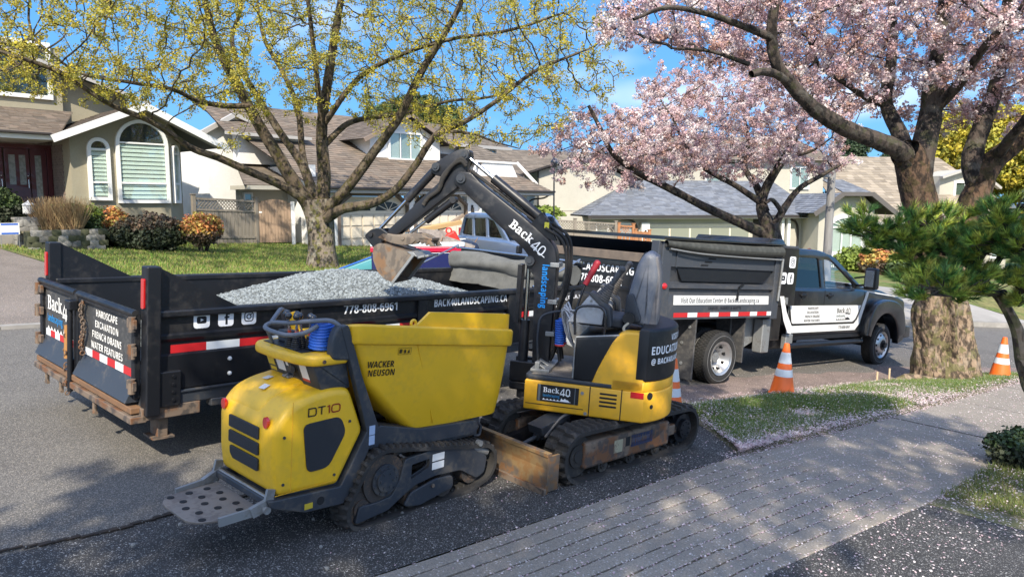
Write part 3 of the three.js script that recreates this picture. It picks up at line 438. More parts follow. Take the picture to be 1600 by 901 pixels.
  part(h, 'railing', Array.from({ length: 9 }, (_, i) => bb(-1.3 + i * 0.12, -1.24 + i * 0.12, -1.3, -0.35, 0.8, 0.84)).concat([bb(-1.35, -0.2, -0.37, -0.3, 0.79, 0.86)]), K.trimWhite);
  const cg = [0.14, 0.155, 0.185], cg2 = [0.185, 0.195, 0.215];
  shingles(h, [V(-12.7, 1.56, -0.9), V(-0.9, 1.56, -0.9), V(-0.9, 3.35, -5.6), V(-9.3, 3.35, -5.6)], cg, { seed: 31, exp: 0.17, w: 0.3, alt: cg2 });
  shingles(h, [V(-12.7, 1.56, -8), V(-12.7, 1.56, -0.9), V(-9.3, 3.35, -5.6)], cg, { seed: 35, exp: 0.17, w: 0.3, alt: cg2 });
  shingles(h, [V(-2.05, 1.66, 0.5), V(-2.05, 1.66, 0.55), V(-0.62, 2.62, 0.55), V(-0.62, 2.62, -5)].map((p, i) => i ? p : V(-2.05, 1.66, -5)), cg, { seed: 32, exp: 0.17, alt: cg2 }); shingles(h, [V(2.3, 1.6, 0.55), V(2.3, 1.6, -5), V(0.9, 2.62, -5), V(0.9, 2.62, 0.55)], cg, { seed: 33, exp: 0.17, alt: cg2 }); shingles(h, [V(-0.62, 2.62, 0.55), V(0.9, 2.62, 0.55), V(0.7, 3.3, -1.6), V(-0.4, 3.3, -1.6)], cg, { seed: 34, exp: 0.17, alt: cg2 });
  part(h, 'barge_board', [bar(V(-2.1, 1.6, 0.58), V(-0.62, 2.57, 0.58), 0.05, 0.22), bb(-0.64, 0.92, 2.47, 2.66, 0.56, 0.61), bar(V(0.9, 2.57, 0.58), V(2.35, 1.55, 0.58), 0.05, 0.22)], mat([0.1, 0.09, 0.085], 0.7)); part(h, 'fascia', [bb(-12.7, -2.0, 1.44, 1.56, -0.92, -0.86)], K.trimDark);
  part(h, 'soffit', [bb(-12.5, -1.5, 1.4, 1.44, -1.5, -0.9)], K.trimGrey);
  const uw = part(h, 'upper_wall', [bb(-7.0, 2.6, 2.4, 4.6, -9, -6.2)], K.paleWall); for (const [a, b] of [[-4.5, -3.0], [0.6, 1.6]]) win(uw, a, b, 3.0, 4.1, -6.2, { back: mat([0.3, 0.34, 0.33], 0.5), bars: [[(a + b) / 2, 3, (a + b) / 2, 4.1]] });
  shingles(h, [V(-7.6, 4.5, -5.7), V(3.2, 4.5, -5.7), V(2.0, 6.0, -8.6), V(-6.4, 6.0, -8.6)], cBrown2, { seed: 36, exp: 0.2, w: 0.34 });
}
{ // --- tall plain neighbour and the brown-roofed house behind on the right
  const h = thing('plain_house', 'plain beige two storey house wall with one narrow white window beyond the cedar fence', 'house', V(16.2018, 0, -36), houseFrame(80));
  part(h, 'wall', [slab([[-14.35, -2], [-9.6, -2], [-9.6, 3.4], [-11.9, 4.4], [-14.35, 3.75]], -8, -4.2)], K.paleWall); part(h, 'belt_trim', bb(-14.37, -9.6, 1.75, 1.82, -4.2, -4.17), K.paleWall);
  win(h, -14.0, -13.62, 0.75, 1.75, -4.2, { f: 0.08, bars: [[-14.0, 1.25, -13.62, 1.25]], curtain: [[0, 0.35]] });
  part(h, 'corner_trim', bb(-14.4, -14.34, -2, 3.75, -4.3, -4.15), K.trimDark);
  shingles(h, [V(-15.2, 3.5, -9), V(-15.2, 3.5, -3.8), V(-11.9, 4.55, -3.8), V(-11.9, 4.55, -9)], cBrown, { seed: 41 }); shingles(h, [V(-9.0, 3.3, -3.8), V(-9.0, 3.3, -9), V(-11.9, 4.55, -9), V(-11.9, 4.55, -3.8)], cBrown, { seed: 42 });
  const b = thing('brown_roof_house', 'house under a broad tan tile roof behind the big cherry trunk', 'house', V(16.2018, 0, -36), houseFrame(80));
  part(b, 'wall', [bb(2.6, 13, -2.4, 1.1, -9.5, -4.2), slab([[9.6, 1.0], [13, 1.0], [13, 3.2], [11.4, 4.1], [9.6, 3.7]], -9, -5.6)], K.paleWall);
  shingles(b, [V(2.2, 1.15, -3.2), V(13.5, 1.15, -3.2), V(12.6, 5.0, -9.5), V(3.2, 5.0, -9.5)], [0.26, 0.215, 0.16], { seed: 43, exp: 0.3, w: 0.42, alt: [0.31, 0.26, 0.2] });
  win(b, 10.6, 11.8, 2.1, 3.3, -5.6, { f: 0.14, bars: [[11.2, 2.1, 11.2, 3.3, 0.07]], back: mat([0.1, 0.12, 0.1], 0.4) }); part(b, 'fascia', [bar(V(9.4, 3.6, -5.3), V(11.4, 4.2, -5.3), 0.3, 0.14), bar(V(11.4, 4.2, -5.3), V(13.3, 3.0, -5.3), 0.3, 0.14), bb(2.2, 13.5, 1.0, 1.15, -3.22, -3.15)], K.trimGrey);
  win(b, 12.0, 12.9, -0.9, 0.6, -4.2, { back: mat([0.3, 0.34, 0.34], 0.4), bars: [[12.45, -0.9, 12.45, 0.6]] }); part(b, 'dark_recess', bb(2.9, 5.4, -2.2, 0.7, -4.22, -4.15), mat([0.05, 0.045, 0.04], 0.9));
  const c = thing('far_house', 'distant pale house with brown roof seen between the white house and the plain beige wall', 'house', V(4, 0, -52), houseFrame(60));
  part(c, 'wall', bb(-6, 8, -1, 3.8, -6, 0), K.paleWall); win(c, -2.6, -1.2, 1.2, 2.9, 0, { back: mat([0.35, 0.4, 0.4], 0.5) }); win(c, 1.6, 3.0, 1.2, 2.9, 0, { back: mat([0.35, 0.4, 0.4], 0.5) });
  shingles(c, [V(-7, 3.7, 0.8), V(9, 3.7, 0.8), V(7, 6.0, -4), V(-5, 6.0, -4)], cBrown2, { seed: 44, exp: 0.25, w: 0.4 });
}
// ---------- fences: every board a piece ----------
function fence(label, A, B, hTop, hLat, m, o = {}) { // between two ground points, boards with lattice above
  const d = B.clone().sub(A), len = Math.hypot(d.x, d.z), a = Math.atan2(-d.z, d.x), t = thing('board_fence', label, 'fence', A.clone(), new THREE.Quaternion().setFromEuler(new THREE.Euler(0, a, 0))), slope = d.y / len;
  const np = Math.max(1, Math.round(len / 1.9)), R = rng(o.seed || 8), bw = 0.14, n = Math.floor(len / bw), sh = (g, x) => g.translate(0, slope * x, 0);
  for (let i = 0; i <= np; i++) { const x = len * i / np, po = part(t, 'post', sh(bb(x - 0.06, x + 0.06, -0.3, hTop + 0.12, -0.06, 0.06, 0.01), x), m); part(po, 'cap', sh(bb(x - 0.08, x + 0.08, hTop + 0.12, hTop + 0.15, -0.08, 0.08), x), m); }
  const geo = [0, 1, 2].map((k) => merged([tr(box(bw - 0.012, 1, 0.022), 0, 0.5, 0, 0, 0.012 * (k - 1), 0)]));
  for (let i = 0; i < n; i++) { const x = (i + 0.5) * len / n, b = new THREE.Mesh(geo[(R() * 3) | 0], m); b.name = 'board'; b.castShadow = b.receiveShadow = true; b.position.set(x, slope * x - 0.02 + 0.02 * R(), 0); b.scale.y = hTop - hLat - 0.04 + 0.02 * R(); t.add(b); }
  for (const y of [0.25, hTop - hLat - 0.05, hTop]) { part(t, 'rail', bar(V(0, y, 0), V(len, y + slope * len, 0), 0.07, 0.07), m); }
  if (hLat > 0.05) { const g = []; for (let x = -hLat; x < len; x += 0.12) for (const s of [1, -1]) { let x0 = s > 0 ? x : x + hLat, x1 = s > 0 ? x + hLat : x, y0 = hTop - hLat, y1 = hTop; if (x0 < 0 || x1 < 0 || x0 > len || x1 > len) continue; g.push(bar(V(x0, y0 + slope * x0, s * 0.008), V(x1, y1 + slope * x1, s * 0.008), 0.008, 0.03)); } part(t, 'lattice', g, m, { kind: 'stuff' }); }
  return t;
}
const gp = (x, y, z) => onGround(V(x, y, z));
fence('weathered grey board fence with lattice top beside the stucco house', gp(-10.35, 0.6, -24.25), gp(-8.98, 0.5, -26.15), 1.5, 0.3, K.wood, { seed: 3 });
{ const g = thing('garden_gate', 'tan board garden gate with curved top between the fence and the white house', 'gate', gp(-8.93, 0.5, -26.2), houseFrame(60));
  for (let i = 0; i < 10; i++) { const x = 0.06 + i * 0.112, t = (x - 0.56) / 0.56; part(g, 'board', bb(x - 0.052, x + 0.052, 0.06, 1.36 + 0.22 * Math.sqrt(Math.max(0, 1 - t * t)), -0.015, 0.015), K.woodTan); }
  part(g, 'post', [bb(-0.14, -0.02, -0.2, 1.62, -0.06, 0.06)], K.wood); part(g, 'post', [bb(1.14, 1.26, -0.2, 1.5, -0.06, 0.06)], K.whiteWall); part(g, 'latch', bb(0.03, 0.13, 1.1, 1.15, 0.015, 0.03), K.whiteWall); part(g, 'brace', [bb(0.02, 1.1, 0.3, 0.4, -0.04, -0.015), bb(0.02, 1.1, 1.1, 1.2, -0.04, -0.015)], K.woodTan); }
fence('long grey board fence with lattice top in front of the plain beige house', gp(0.9, 0, -31.6), gp(4.55, -0.2, -32.6), 1.42, 0.34, K.wood, { seed: 5 });
fence('short cedar fence with lattice top, reddest of the fences', gp(4.68, -0.2, -32.6), gp(5.35, -0.3, -32.8), 1.35, 0.3, K.cedar, { seed: 6 });
fence('low cedar picket gate panel without lattice next to the pale pillar', gp(5.45, -0.3, -32.8), gp(6.1, -0.3, -33.0), 1.12, 0.0, K.cedar, { seed: 7 });
// ---------- trees ----------
const at = (px, py, D) => { // the point seen at a photo pixel, D metres ahead: limbs are laid out in depth with it
  const p = 6.5 * Math.PI / 180, x = (px - 800) / 1160, y = (450.5 - py) / 1160, dy = y * Math.cos(p) - Math.sin(p), dz = -(Math.cos(p) + y * Math.sin(p)); return V(x, dy, dz).multiplyScalar(D / -dz).add(V(0, 2.1, 0)); };
function limbGeo(pts, rad, n = 12, bump = 0.06, seg = 5, ridge = 0, groove) { // rad(t)
  const c = new THREE.CatmullRomCurve3(pts, false, 'centripetal'), S = pts.length * seg, pos = [], idx = []; let N = V(0.3, 0.1, 1), prev;
  for (let i = 0; i <= S; i++) { const t = i / S, P0 = c.getPoint(t), T = c.getTangent(t); if (!prev) N.sub(T.clone().multiplyScalar(N.dot(T))).normalize(); else { N.sub(T.clone().multiplyScalar(N.dot(T))).normalize(); } prev = T; const B = T.clone().cross(N), r = rad(t);
    for (let k = 0; k <= n; k++) { const a = (k % n) / n * 6.2832, d = N.clone().multiplyScalar(Math.cos(a)).addScaledVector(B, Math.sin(a)), q = P0.clone().addScaledVector(d, r), f = 2.2 / Math.max(0.12, r * 2); let w = 1 + bump * 5 * (fbm3(q.x * f, q.y * f * 0.35, q.z * f, 4) - 0.5); if (ridge) { w += ridge * (Math.abs(fbm3(q.x * 7, q.y * 1.3, q.z * 7, 4) - 0.5) * 5 - 0.5); if (groove) { const s = d.dot(groove) + 0.05 * (fbm3(q.y * 3, 1, 2, 3) - 0.5); w -= 0.2 * smooth(0.93, 0.995, s) * smooth(0.05, 0.25, t) * smooth(0.95, 0.6, t) * (0.6 + 0.8 * fbm3(q.y * 6, q.x * 5, 3, 3)); } } q.copy(P0).addScaledVector(d, r * w); pos.push(q.x, q.y, q.z); } }
  for (let i = 0; i < S; i++) for (let k = 0; k < n; k++) { const a = i * (n + 1) + k, b = a + n + 1; idx.push(a, a + 1, b, b, a + 1, b + 1); }
  return quadsGeo(pos, idx);
}
const barkC = (base, light, moss, seed) => cT(512, 0.9, (u, v) => { const a = fbmT(u, v * 0.5 % 1, 14, 4, seed), b = fbmT(u, v, 5, 4, seed + 5), c = fbmT(u, v, 9, 4, seed + 9); return mix3(mix3(mul3(base, 0.22 + 1.15 * smooth(0.36, 0.56, a) + 0.3 * a), light, smooth(0.55, 0.72, b) * 0.6), moss, smooth(0.52, 0.66, c) * 0.75); });
const barkBump = tex(512, 0.5, (u, v) => fbmT(u, v * 0.5, 14, 5, 411));
K.mapleBark = matT(barkC([0.13, 0.105, 0.08], [0.33, 0.30, 0.23], [0.12, 0.115, 0.02], 421), 0.95, { bumpMap: barkBump, bumpScale: 0.02 });
K.cherryBark = matT(barkC([0.042, 0.032, 0.026], [0.11, 0.1, 0.085], [0.045, 0.045, 0.02], 431), 0.93, { bumpMap: barkBump, bumpScale: 0.02 });
K.oldBark = matT(barkC([0.19, 0.135, 0.09], [0.29, 0.235, 0.17], [0.13, 0.12, 0.045], 441), 0.95, { bumpMap: barkBump, bumpScale: 0.03 });
K.mapleLimb = K.mapleBark.clone(); K.mapleLimb.color.setRGB(0.5, 0.46, 0.4); K.stemBark = K.oldBark.clone(); K.stemBark.color.setRGB(0.36, 0.3, 0.27);
function colonise(starts, attract, o) { // starts: points already on the limbs; returns nodes with parents
  const R = rng(o.seed), nodes = starts.map((p) => ({ p, par: -1, n: 0 })), D = o.step, inf2 = o.inf ** 2, kill2 = o.kill ** 2;
  let A = attract.map((p) => ({ p, near: -1, d: 1e9 }));
  const upd = (from) => { for (const a of A) for (let i = from; i < nodes.length; i++) { const d = a.p.distanceToSquared(nodes[i].p); if (d < a.d) { a.d = d; a.near = i; } } };
  upd(0);
  for (let it = 0; it < o.iter; it++) {
    const acc = new Map(); for (const a of A) if (a.d < inf2) { let v = acc.get(a.near); if (!v) acc.set(a.near, v = V()); v.add(a.p.clone().sub(nodes[a.near].p).normalize()); }
    if (!acc.size) break; const from = nodes.length;
    for (const [i, v] of acc) { v.normalize(); v.x += (R() - 0.5) * o.wig; v.y += (R() - 0.5) * o.wig + (o.up || 0); v.z += (R() - 0.5) * o.wig; v.normalize(); if (nodes[i].n > 3) continue; nodes[i].n++; nodes.push({ p: nodes[i].p.clone().addScaledVector(v, D * (0.7 + 0.6 * R())), par: i, n: 0 }); }
    upd(from); A = A.filter((a) => a.d > kill2); if (nodes.length > o.most) break;
  }
  return nodes;
}
function branchGeo(nodes, ns, tip, pw) { // tapered sticks, thickness from what they carry
  const w = new Float32Array(nodes.length); for (let i = nodes.length - 1; i >= ns; i--) { if (!w[i]) w[i] = 1; const p = nodes[i].par; if (p >= 0) w[p] += w[i]; }
  const pos = [], idx = [], nor = []; const rr = (i) => tip * Math.pow(Math.max(1, w[i]), pw);
  for (let i = ns; i < nodes.length; i++) { const a = nodes[nodes[i].par].p, b = nodes[i].p, d = b.clone().sub(a).normalize(), u = Math.abs(d.y) < 0.9 ? V(0, 1, 0) : V(1, 0, 0), x = d.clone().cross(u).normalize(), y = d.clone().cross(x), rb = rr(i), ra = nodes[i].par < ns ? rb * 1.15 : Math.min(rr(nodes[i].par), rb * 1.4), n = rb > 0.03 ? 7 : 4, q = pos.length / 3;
    for (let k = 0; k < n; k++) { const c = Math.cos(k / n * 6.283), s = Math.sin(k / n * 6.283), e = x.clone().multiplyScalar(c).addScaledVector(y, s); for (const [P0, r] of [[a, ra], [b, rb]]) { pos.push(P0.x + e.x * r, P0.y + e.y * r, P0.z + e.z * r); nor.push(e.x, e.y, e.z); } }
    for (let k = 0; k < n; k++) { const i0 = q + k * 2, i1 = q + ((k + 1) % n) * 2; idx.push(i0, i1, i0 + 1, i0 + 1, i1, i1 + 1); } }
  const g = new THREE.BufferGeometry(); g.setAttribute('position', new THREE.Float32BufferAttribute(pos, 3)); g.setAttribute('normal', new THREE.Float32BufferAttribute(nor, 3)); g.setIndex(idx); return { g, w };
}
function puff(n, rad, size, seed, cup = 0.3) { // a cluster of small petals or leaves
  const R = rng(seed), pos = [], idx = []; for (let i = 0; i < n; i++) { const d = V(R() - 0.5, R() - 0.5, R() - 0.5).normalize(), c = d.clone().multiplyScalar(rad * Math.cbrt(R())), nn = d.clone().add(V((R() - 0.5) * 1.6, (R() - 0.5) * 1.6, (R() - 0.5) * 1.6)).normalize(), t = nn.clone().cross(V(R(), R(), R())).normalize(), b = nn.clone().cross(t), s = size * (0.7 + 0.6 * R()), q = pos.length / 3; for (const [x, y, z] of [[-1, 0, cup], [0, -0.8, 0], [1, 0, cup], [0, 0.8, 0]]) { const p = c.clone().addScaledVector(t, x * s).addScaledVector(b, y * s).addScaledVector(nn, z * s); pos.push(p.x, p.y, p.z); } idx.push(q, q + 1, q + 3, q + 1, q + 2, q + 3); }
  const g = quadsGeo(pos, idx).toNonIndexed(); g.computeVertexNormals(); return g;
}
function scatter(parent, name, geo, m, list) { // list: {p, s, c}
  const R = rng(list.length), im = new THREE.InstancedMesh(geo, m, list.length), q = new THREE.Quaternion(), M = M4(), col = new THREE.Color();
  list.forEach((e, i) => { if (e.q) q.copy(e.q); else q.setFromEuler(new THREE.Euler(R() * 6.3, R() * 6.3, R() * 6.3)); im.setMatrixAt(i, M.compose(e.p, q, e.sv || V(e.s, e.s, e.s))); im.setColorAt(i, col.setRGB(...e.c)); });
  im.name = name; im.userData.kind = 'stuff'; im.castShadow = im.receiveShadow = true; parent.add(im); return im;
}
const leafM = (tr_, rough = 0.9) => new THREE.MeshPhysicalMaterial({ color: 0xffffff, roughness: rough, transmission: tr_, thickness: 0 });
const ell = (R, c, r, shell = 0) => { for (;;) { const v = V(R() * 2 - 1, R() * 2 - 1, R() * 2 - 1), l = v.length(); if (l < 1 && l > shell) return v.multiply(r).add(c); } };
function tree(name, label, group, base, limbs, o) {
  const t = thing(name, label, 'tree', base, undefined, group), loc = (p) => p.clone().sub(base), starts = [];
  limbs.forEach((l, i) => { const pts = l.pts.map(loc), c = new THREE.CatmullRomCurve3(pts, false, 'centripetal'); part(t, i < (o.trunks || 1) ? 'trunk' : 'limb', limbGeo(pts, l.rad || ((u) => lerp(l.r0, l.r1, Math.pow(u, 0.8))), l.n || 10, l.bump ?? 0.05, l.seg || 5, l.ridge || 0, l.groove), l.bark || (i < (o.trunks || 1) ? (o.trunkBark || o.bark) : o.bark)); if (i >= (o.noStart ?? 1)) { const L = c.getLength(), n = Math.ceil(L / 0.25); for (let k = Math.floor(n * (l.bare ?? 0.3)); k <= n; k++) starts.push(c.getPoint(k / n)); } });
  const R = rng(o.seed), att = []; for (const [c, r, n, sh] of o.crown) for (let i = 0; i < n; i++) att.push(loc(ell(R, c, r, sh || 0)));
  const nodes = colonise(starts, o.keep ? att.filter((p) => o.keep(p.clone().add(base))) : att, { seed: o.seed + 1, step: o.step || 0.24, inf: o.inf || 2.6, kill: o.kill || 0.4, wig: o.wig ?? 0.5, up: o.up || 0, iter: 90, most: o.most || 14000 });
  const { g, w } = branchGeo(nodes, starts.length, o.tip || 0.006, o.pw || 0.42); part(t, 'branches', g, o.bark, { kind: 'stuff' });
  const list = []; for (let i = starts.length; i < nodes.length; i++) if (w[i] <= o.leafW) { const k = (typeof o.per === 'function' ? o.per(nodes[i].p.x + base.x) : o.per) * (0.5 + R()); for (let j = 0; j < k; j++) { const p = nodes[i].p.clone().add(V(R() - 0.5, R() - 0.5, R() - 0.5).multiplyScalar(o.spread)); const pal = o.pal[(R() * o.pal.length) | 0]; list.push({ p, s: o.size * (0.6 + 0.8 * R()), c: mul3(pal, 0.8 + 0.4 * R()) }); } }
  scatter(t, o.leafName, o.leaf, o.leafMat, list);
  return t;
}
const pxl = (L, r0, r1, o = {}) => ({ pts: L.map(([x, y, d]) => at(x, y, d)), r0, r1, ...o });
const YG = [[0.46, 0.40, 0.03], [0.40, 0.36, 0.035], [0.52, 0.42, 0.03], [0.30, 0.30, 0.04], [0.40, 0.32, 0.03]];
const PK = [[0.66, 0.50, 0.51], [0.74, 0.62, 0.61], [0.58, 0.41, 0.44], [0.80, 0.72, 0.70], [0.50, 0.33, 0.33], [0.46, 0.29, 0.24]];
const mapleLeaf = puff(14, 0.085, 0.025, 5, 0.25), blossom = puff(26, 0.062, 0.019, 6, 0.4);

{ // big maple on the far lawn
  const b = onGround(at(503, 420, 19.5)), d = 19.5, flare = (u) => 0.355 + 0.2 * Math.pow(1 - Math.min(1, u * 3), 2) + 0.1 * smooth(0.6, 1, u);
  tree('maple_tree', 'mossy multi-stemmed maple with fresh yellow green leaves on the far lawn, largest yellow-green tree', null, b, [
    { pts: [b.clone().add(V(0, -0.3, 0)), at(503, 395, d), at(502, 360, d), at(498, 330, d), at(496, 312, d)], rad: flare, n: 18, bump: 0.05 },
    pxl([[492, 335, 19.4], [472, 310, 19.2], [440, 290, 18.9], [390, 268, 18.4], [340, 246, 17.9], [300, 232, 17.5], [240, 192, 16.8], [170, 162, 16.2], [90, 112, 15.6], [0, 80, 15], [-60, 60, 14.6]], 0.143, 0.029, { bare: 0.35 }),
    pxl([[490, 330, 19.4], [462, 290, 19.3], [432, 240, 19.1], [404, 195, 18.9], [380, 150, 18.7], [352, 100, 18.4], [332, 50, 18.2], [320, 0, 18], [305, -70, 17.8]], 0.210, 0.059, { bare: 0.3 }),
    pxl([[388, 165, 18.7], [350, 165, 18.4], [310, 158, 18], [270, 140, 17.4], [200, 128, 16.8], [120, 112, 16.2], [50, 60, 15.8]], 0.076, 0.025, { bare: 0.2 }),
    pxl([[492, 325, 19.6], [474, 262, 20], [436, 205, 20.4], [396, 142, 20.7], [372, 100, 20.9], [362, 60, 21], [374, 20, 21.2], [384, -40, 21.4]], 0.134, 0.042, { bare: 0.4 }),
    pxl([[498, 320, 19.7], [474, 250, 20.3], [465, 170, 20.8], [440, 110, 21.2], [412, 60, 21.6], [400, -10, 22]], 0.118, 0.038, { bare: 0.4 }),
    pxl([[502, 325, 19.5], [506, 270, 19.6], [502, 205, 19.7], [510, 140, 19.7], [522, 60, 19.6], [532, 0, 19.5], [540, -80, 19.4]], 0.210, 0.067, { bare: 0.4 }),
    pxl([[504, 210, 19.6], [498, 150, 19.2], [490, 80, 18.8], [482, 10, 18.4], [470, -60, 18]], 0.092, 0.038, { bare: 0.2 }),
    pxl([[508, 225, 19.8], [545, 192, 20.1], [592, 182, 20.4], [640, 176, 20.7], [700, 158, 21], [770, 150, 21.2], [830, 118, 21.5]], 0.092, 0.025, { bare: 0.25 }),
    pxl([[508, 330, 19.3], [540, 296, 19.1], [588, 232, 18.8], [624, 182, 18.5], [658, 112, 18.2], [690, 60, 18], [722, 0, 17.8], [740, -60, 17.6]], 0.160, 0.050, { bare: 0.35 }),
    pxl([[510, 340, 19.2], [536, 326, 18.9], [580, 318, 18.6], [616, 298, 18.3], [646, 262, 18.1], [682, 210, 17.9], [726, 190, 17.6], [775, 158, 17.3], [834, 112, 17], [905, 82, 16.7]], 0.151, 0.029, { bare: 0.45 }),
    pxl([[505, 195, 19.6], [560, 122, 19.2], [620, 88, 18.8], [700, 62, 18.4], [800, 46, 18], [880, 20, 17.6]], 0.084, 0.025, { bare: 0.25 }),
    pxl([[690, 205, 17.8], [735, 208, 17.6], [775, 222, 17.4], [812, 232, 17.3]], 0.038, 0.013, { bare: 0.2 }),
  ], { bark: K.mapleLimb, trunkBark: K.mapleBark, seed: 71, step: 0.22, inf: 2.2, kill: 0.36, wig: 0.75, up: 0.08, most: 17000, tip: 0.0085, pw: 0.38, leafW: 4, per: (x) => lerp(4.4, 2.3, smooth(-9, -3, x)), spread: 0.22, size: 0.82, keep: (p) => p.x > -4 || p.y > 4.25, leafName: 'leaves', leaf: mapleLeaf, leafMat: leafM(0.35), pal: YG,
    crown: [[at(120, 60, 15.6), V(4.6, 2.6, 3.5), 1170], [at(330, 20, 18), V(4, 3, 4), 728], [at(540, -10, 19.5), V(4.5, 3, 4.5), 806], [at(720, 60, 18.5), V(3.6, 2.4, 3.6), 832], [at(830, 90, 18), V(2.4, 2, 3), 494], [at(560, 150, 19.8), V(3.4, 1.2, 3), 260], [at(270, 180, 17.5), V(1.9, 0.8, 1.6), 65], [at(740, 200, 18), V(1.9, 0.7, 1.6), 143], [at(60, 130, 15.4), V(1.8, 0.8, 2), 143]] });
}
{ // old cherry on the boulevard, right
  const b = onGround(at(1478, 590, 12.3)), trunkRad = (u) => { const f = Math.pow(1 - Math.min(1, u * 2.4), 2); return 0.40 + 0.22 * f - 0.03 * smooth(0.5, 1, u); };
  const old = tree('cherry_tree', 'old cherry in pink blossom with very thick gnarled trunk on the boulevard, nearest blossoming tree', 'street cherries', b, [
    { pts: [b.clone().add(V(0, -0.35, 0)), at(1477, 560, 12.3), at(1475, 520, 12.3), at(1473, 480, 12.3), at(1470, 440, 12.3), at(1468, 405, 12.3)], rad: trunkRad, n: 110, bump: 0.12, seg: 30, ridge: 0.1, groove: V(-0.42, 0, 0.9).normalize() },
    pxl([[1462, 440, 12.2], [1452, 400, 12.2], [1444, 350, 12.2], [1434, 295, 12.2], [1424, 250, 12.2], [1414, 236, 12.1]], 0.33, 0.23, { n: 30, bare: 1, seg: 9, ridge: 0.035, bark: K.stemBark }),
    pxl([[1424, 262, 12.2], [1406, 236, 12], [1372, 220, 11.7], [1330, 204, 11.4], [1290, 182, 11.1], [1262, 160, 10.9], [1234, 128, 10.7], [1216, 104, 10.6], [1206, 62, 10.5], [1211, 0, 10.4], [1216, -70, 10.3]], 0.16, 0.06, { bare: 0.3 }),
    pxl([[1236, 130, 10.7], [1208, 114, 10.4], [1190, 112, 10.2], [1174, 116, 10.1]], 0.06, 0.05, { bare: 1 }),
    pxl([[1432, 285, 12.2], [1442, 235, 12.3], [1454, 180, 12.4], [1460, 130, 12.4], [1468, 80, 12.4], [1476, 20, 12.4], [1482, -60, 12.4]], 0.24, 0.09, { bare: 0.4 }),
    pxl([[1422, 250, 12.2], [1404, 205, 12.5], [1385, 160, 12.8], [1392, 110, 13], [1396, 50, 13.2], [1390, -30, 13.4]], 0.15, 0.06, { bare: 0.3 }),
    pxl([[1388, 165, 12.8], [1350, 150, 12.6], [1318, 128, 12.4], [1284, 108, 12.2]], 0.07, 0.03, { bare: 0.2 }),
    pxl([[1490, 430, 12.4], [1506, 370, 12.5], [1524, 310, 12.6], [1540, 270, 12.6], [1566, 240, 12.6], [1605, 214, 12.5], [1680, 170, 12.4], [1760, 110, 12.2]], 0.3, 0.09, { n: 24, bare: 0.55, seg: 8, ridge: 0.03, bark: K.stemBark }),
    pxl([[1532, 290, 12.6], [1520, 250, 12.7], [1534, 200, 12.8], [1550, 160, 12.9], [1562, 110, 13], [1570, 40, 13.1], [1580, -40, 13.2]], 0.2, 0.07, { bare: 0.4 }),
    pxl([[1462, 170, 12.4], [1500, 130, 12], [1520, 100, 11.6], [1550, 60, 11.2], [1590, 20, 10.8]], 0.1, 0.04, { bare: 0.2 }),
    pxl([[1558, 245, 12.6], [1580, 215, 12], [1610, 175, 11.4], [1640, 120, 10.8]], 0.1, 0.04, { bare: 0.3 }),
    pxl([[1210, 60, 10.5], [1160, 40, 10.2], [1100, 20, 9.9], [1040, 12, 9.6], [990, 30, 9.4]], 0.06, 0.02, { bare: 0.1 }),
    pxl([[1300, 188, 11.2], [1240, 170, 11], [1170, 100, 10.8], [1110, 80, 10.6], [1050, 75, 10.4]].slice(2), 0.035, 0.015, { bare: 0.1 }),
  ], { bark: K.cherryBark, trunkBark: K.oldBark, noStart: 2, seed: 81, step: 0.2, inf: 2.4, kill: 0.34, wig: 0.6, up: 0.02, most: 15000, tip: 0.0075, pw: 0.4, leafW: 8, per: 4.0, spread: 0.22, size: 1.0, leafName: 'blossom', leaf: blossom, leafMat: leafM(0.3), pal: PK,
    crown: [[at(1400, 20, 12.9), V(3.2, 1.7, 3.2), 1050], [at(1560, 60, 12.9), V(2.4, 1.6, 3), 650], [at(1250, 10, 11.9), V(2.2, 1.2, 2.4), 620], [at(1100, 20, 11.3), V(1.7, 0.75, 2), 340], [at(1010, 35, 10.9), V(1.0, 0.5, 1.4), 120], [at(1330, 110, 13.5), V(1.5, 0.8, 1.6), 230], [at(1480, 120, 13.3), V(1.8, 0.8, 1.6), 260], [at(1590, 160, 13.1), V(0.9, 0.8, 1.4), 130], [at(1480, -90, 13.1), V(4.6, 1.6, 4), 700]] });
  for (const [px, py, r, s] of [[1430, 580, 0.2, 1.6], [1520, 596, 0.18, 1.4], [1455, 600, 0.16, 1.2]]) { const p = onGround(at(px, py, 12)).sub(b), g = new THREE.IcosahedronGeometry(r, 3); g.scale(s, 0.7, 1); const ps = g.attributes.position; for (let k = 0; k < ps.count; k++) { const w = 1 + 0.4 * (fbm3(ps.getX(k) * 9, ps.getY(k) * 9, ps.getZ(k) * 9, 3) - 0.5); ps.setXYZ(k, ps.getX(k) * w, ps.getY(k) * w, ps.getZ(k) * w); } g.computeVertexNormals(); part(old, 'root', g.translate(p.x, p.y, p.z), K.oldBark); }
  // second cherry, across the street
  const b2 = onGround(at(1205, 400, 21)), D = 21;
